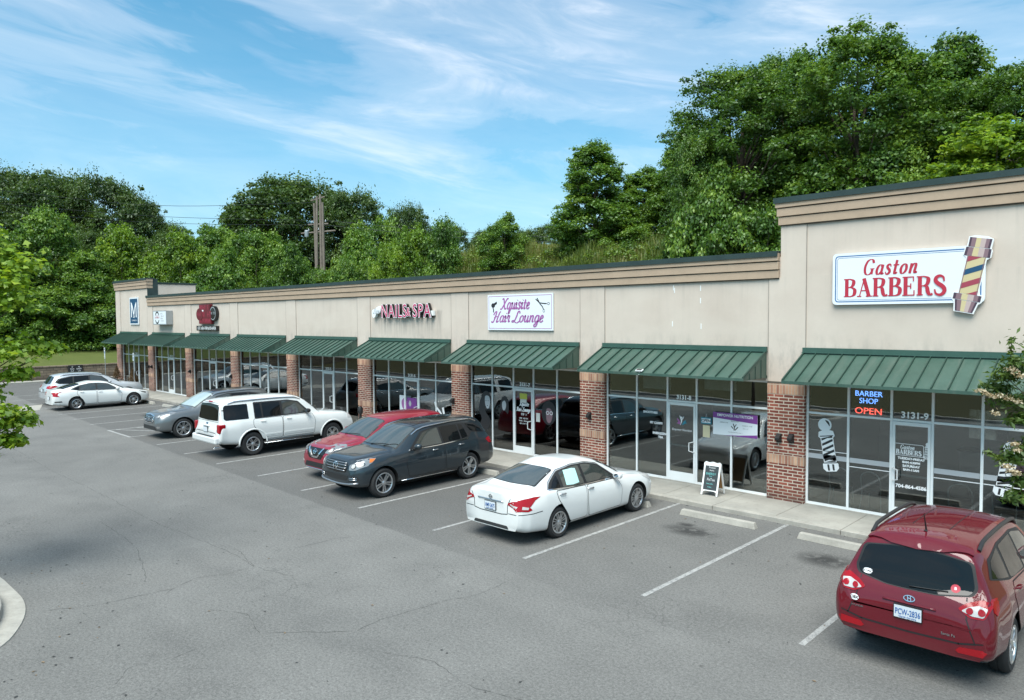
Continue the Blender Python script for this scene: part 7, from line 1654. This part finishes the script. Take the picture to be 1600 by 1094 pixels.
# two browned conifers in pots beside the first shop
pt = None
for i, (x, y, lb) in enumerate(((1.75, -.62, 'browned conifer in a pot at the left corner of the shops'), (4.95, -.70, 'browned conifer in a pale pot by the first brick pier'))):
    if pt is None:
        t = thing('potted_conifer', lb, 'potted plant', (x, y, .1), 0, 'browned conifers in pots'); m = MB(); m.lathe([(0, 0), (.20, 0), (.27, .45), (.30, .47), (.30, .52), (.25, .52), (.25, .46), (0, .46)], 20); m.build('pot', 'concrete', t, smooth=True, angle=40)
        cz = np.linspace(.55, 1.35, 9); c = np.array([[0, 0, z] for z in cz]); o = bpy.data.objects.new('foliage', leafmesh('foliage', [leaves(r4, c, .30*(1.35-cz)/.8+.05, 220, .07, shell=.4, tone_c=.4+.3*r4.random(9), shape='narrow')], 'leaf_brown')); COL.objects.link(o); o.parent = t
        m = MB(); m.tube([(0, 0, .4), (0, 0, 1.25)], [.02, .008], 6); m.build('stem', 'bark', t); pt = t
    else:
        r_ = pt.copy(); COL.objects.link(r_); r_.location = (x, y, .1); r_['label'] = lb; r_.rotation_euler = (0, 0, 1.3)
        for c_ in list(pt.children): d_ = c_.copy(); COL.objects.link(d_); d_.parent = r_

# wooden utility poles with crossarms and their wires
U = (-18.6, 27.0); z0 = ter(*U); t = thing('utility_pole', 'cluster of weathered wooden utility poles with crossarms above the shrubs', 'utility pole', (U[0], U[1], z0)); H = 18.5-z0
for dx_, dy_, hh, ln in ((-.34, -.3, H-1.0, .10), (-.10, -.08, H-.2, -.10), (.18, .16, H, .0), (.38, .32, H-.9, .04)):
    m = MB(); m.tube([(dx_, dy_, 0), (dx_+ln, dy_+ln, hh*.5), (dx_, dy_, hh)], [.20, .17, .13], 8); m.build('post', 'pole_wood', t, smooth=True, angle=50)
for z, w, dz in ((H-.35, .75, .35), (H-3.3, 1.1, .08), (H-4.1, 1.9, .25)):
    m = MB(); m.tube([(-.72*w-.1, -.70*w, z-dz), (.72*w, .70*w, z+dz*.2)], .09, 6); m.build('crossarm', 'pole_wood', t)
for z, k in ((H-.5, -.5), (H-3.2, -.7), (H-3.2, .3), (H-4.1, -1.1), (H-4.0, .0), (H-3.1, .8)):
    m = MB(); m.lathe([(0, 0), (.07, 0), (.09, .08), (.05, .12), (.08, .18), (.04, .26), (0, .28)], 10, Matrix.Translation((k*.72, k*.7, z))); m.build('insulator', 'steel', t, smooth=True)
m = MB(); m.lathe([(0, 0), (.22, 0), (.24, .1), (.24, .65), (.15, .75), (0, .78)], 14, Matrix.Translation((-.95, -.95, H-4.75))); m.build('transformer', 'galvanised', t, smooth=True, angle=40)
W_ = [([(-39.0, 1.2, 18.4), (-30.2, 14.2, 17.2), (-18.9, 26.7, 17.6)], 'highest power line running from the utility poles to the left'), ([(-39.0, 1.1, 17.0), (-30.2, 14.2, 16.0), (-19.0, 26.6, 15.6)], 'middle power line running from the utility poles to the left'), ([(-39.0, 1.1, 16.2), (-30.2, 14.2, 15.3), (-19.3, 26.4, 15.1)], 'lowest power line running from the utility poles to the left'),
      ([(-18.2, 27.4, 15.6), (-7.0, 36.1, 14.1), (5.7, 42.8, 12.8)], 'upper power line running from the utility poles to the right'), ([(-18.2, 27.4, 15.1), (-7.0, 36.1, 13.5), (5.7, 42.8, 12.3)], 'lower power line running from the utility poles to the right')]
for pts, lb in W_:
    q = [Vector(p) for p in pts]; q = [q[0]+(q[0]-q[1])*1.5]+q if q[0].x < -30 else q+[q[-1]+(q[-1]-q[-2])*1.5]
    m = MB(); m.tube(crom(q, 8), .028, 4); tag(m.build('power_line', 'black_plastic'), lb, 'power line', 'power lines strung from the utility poles')
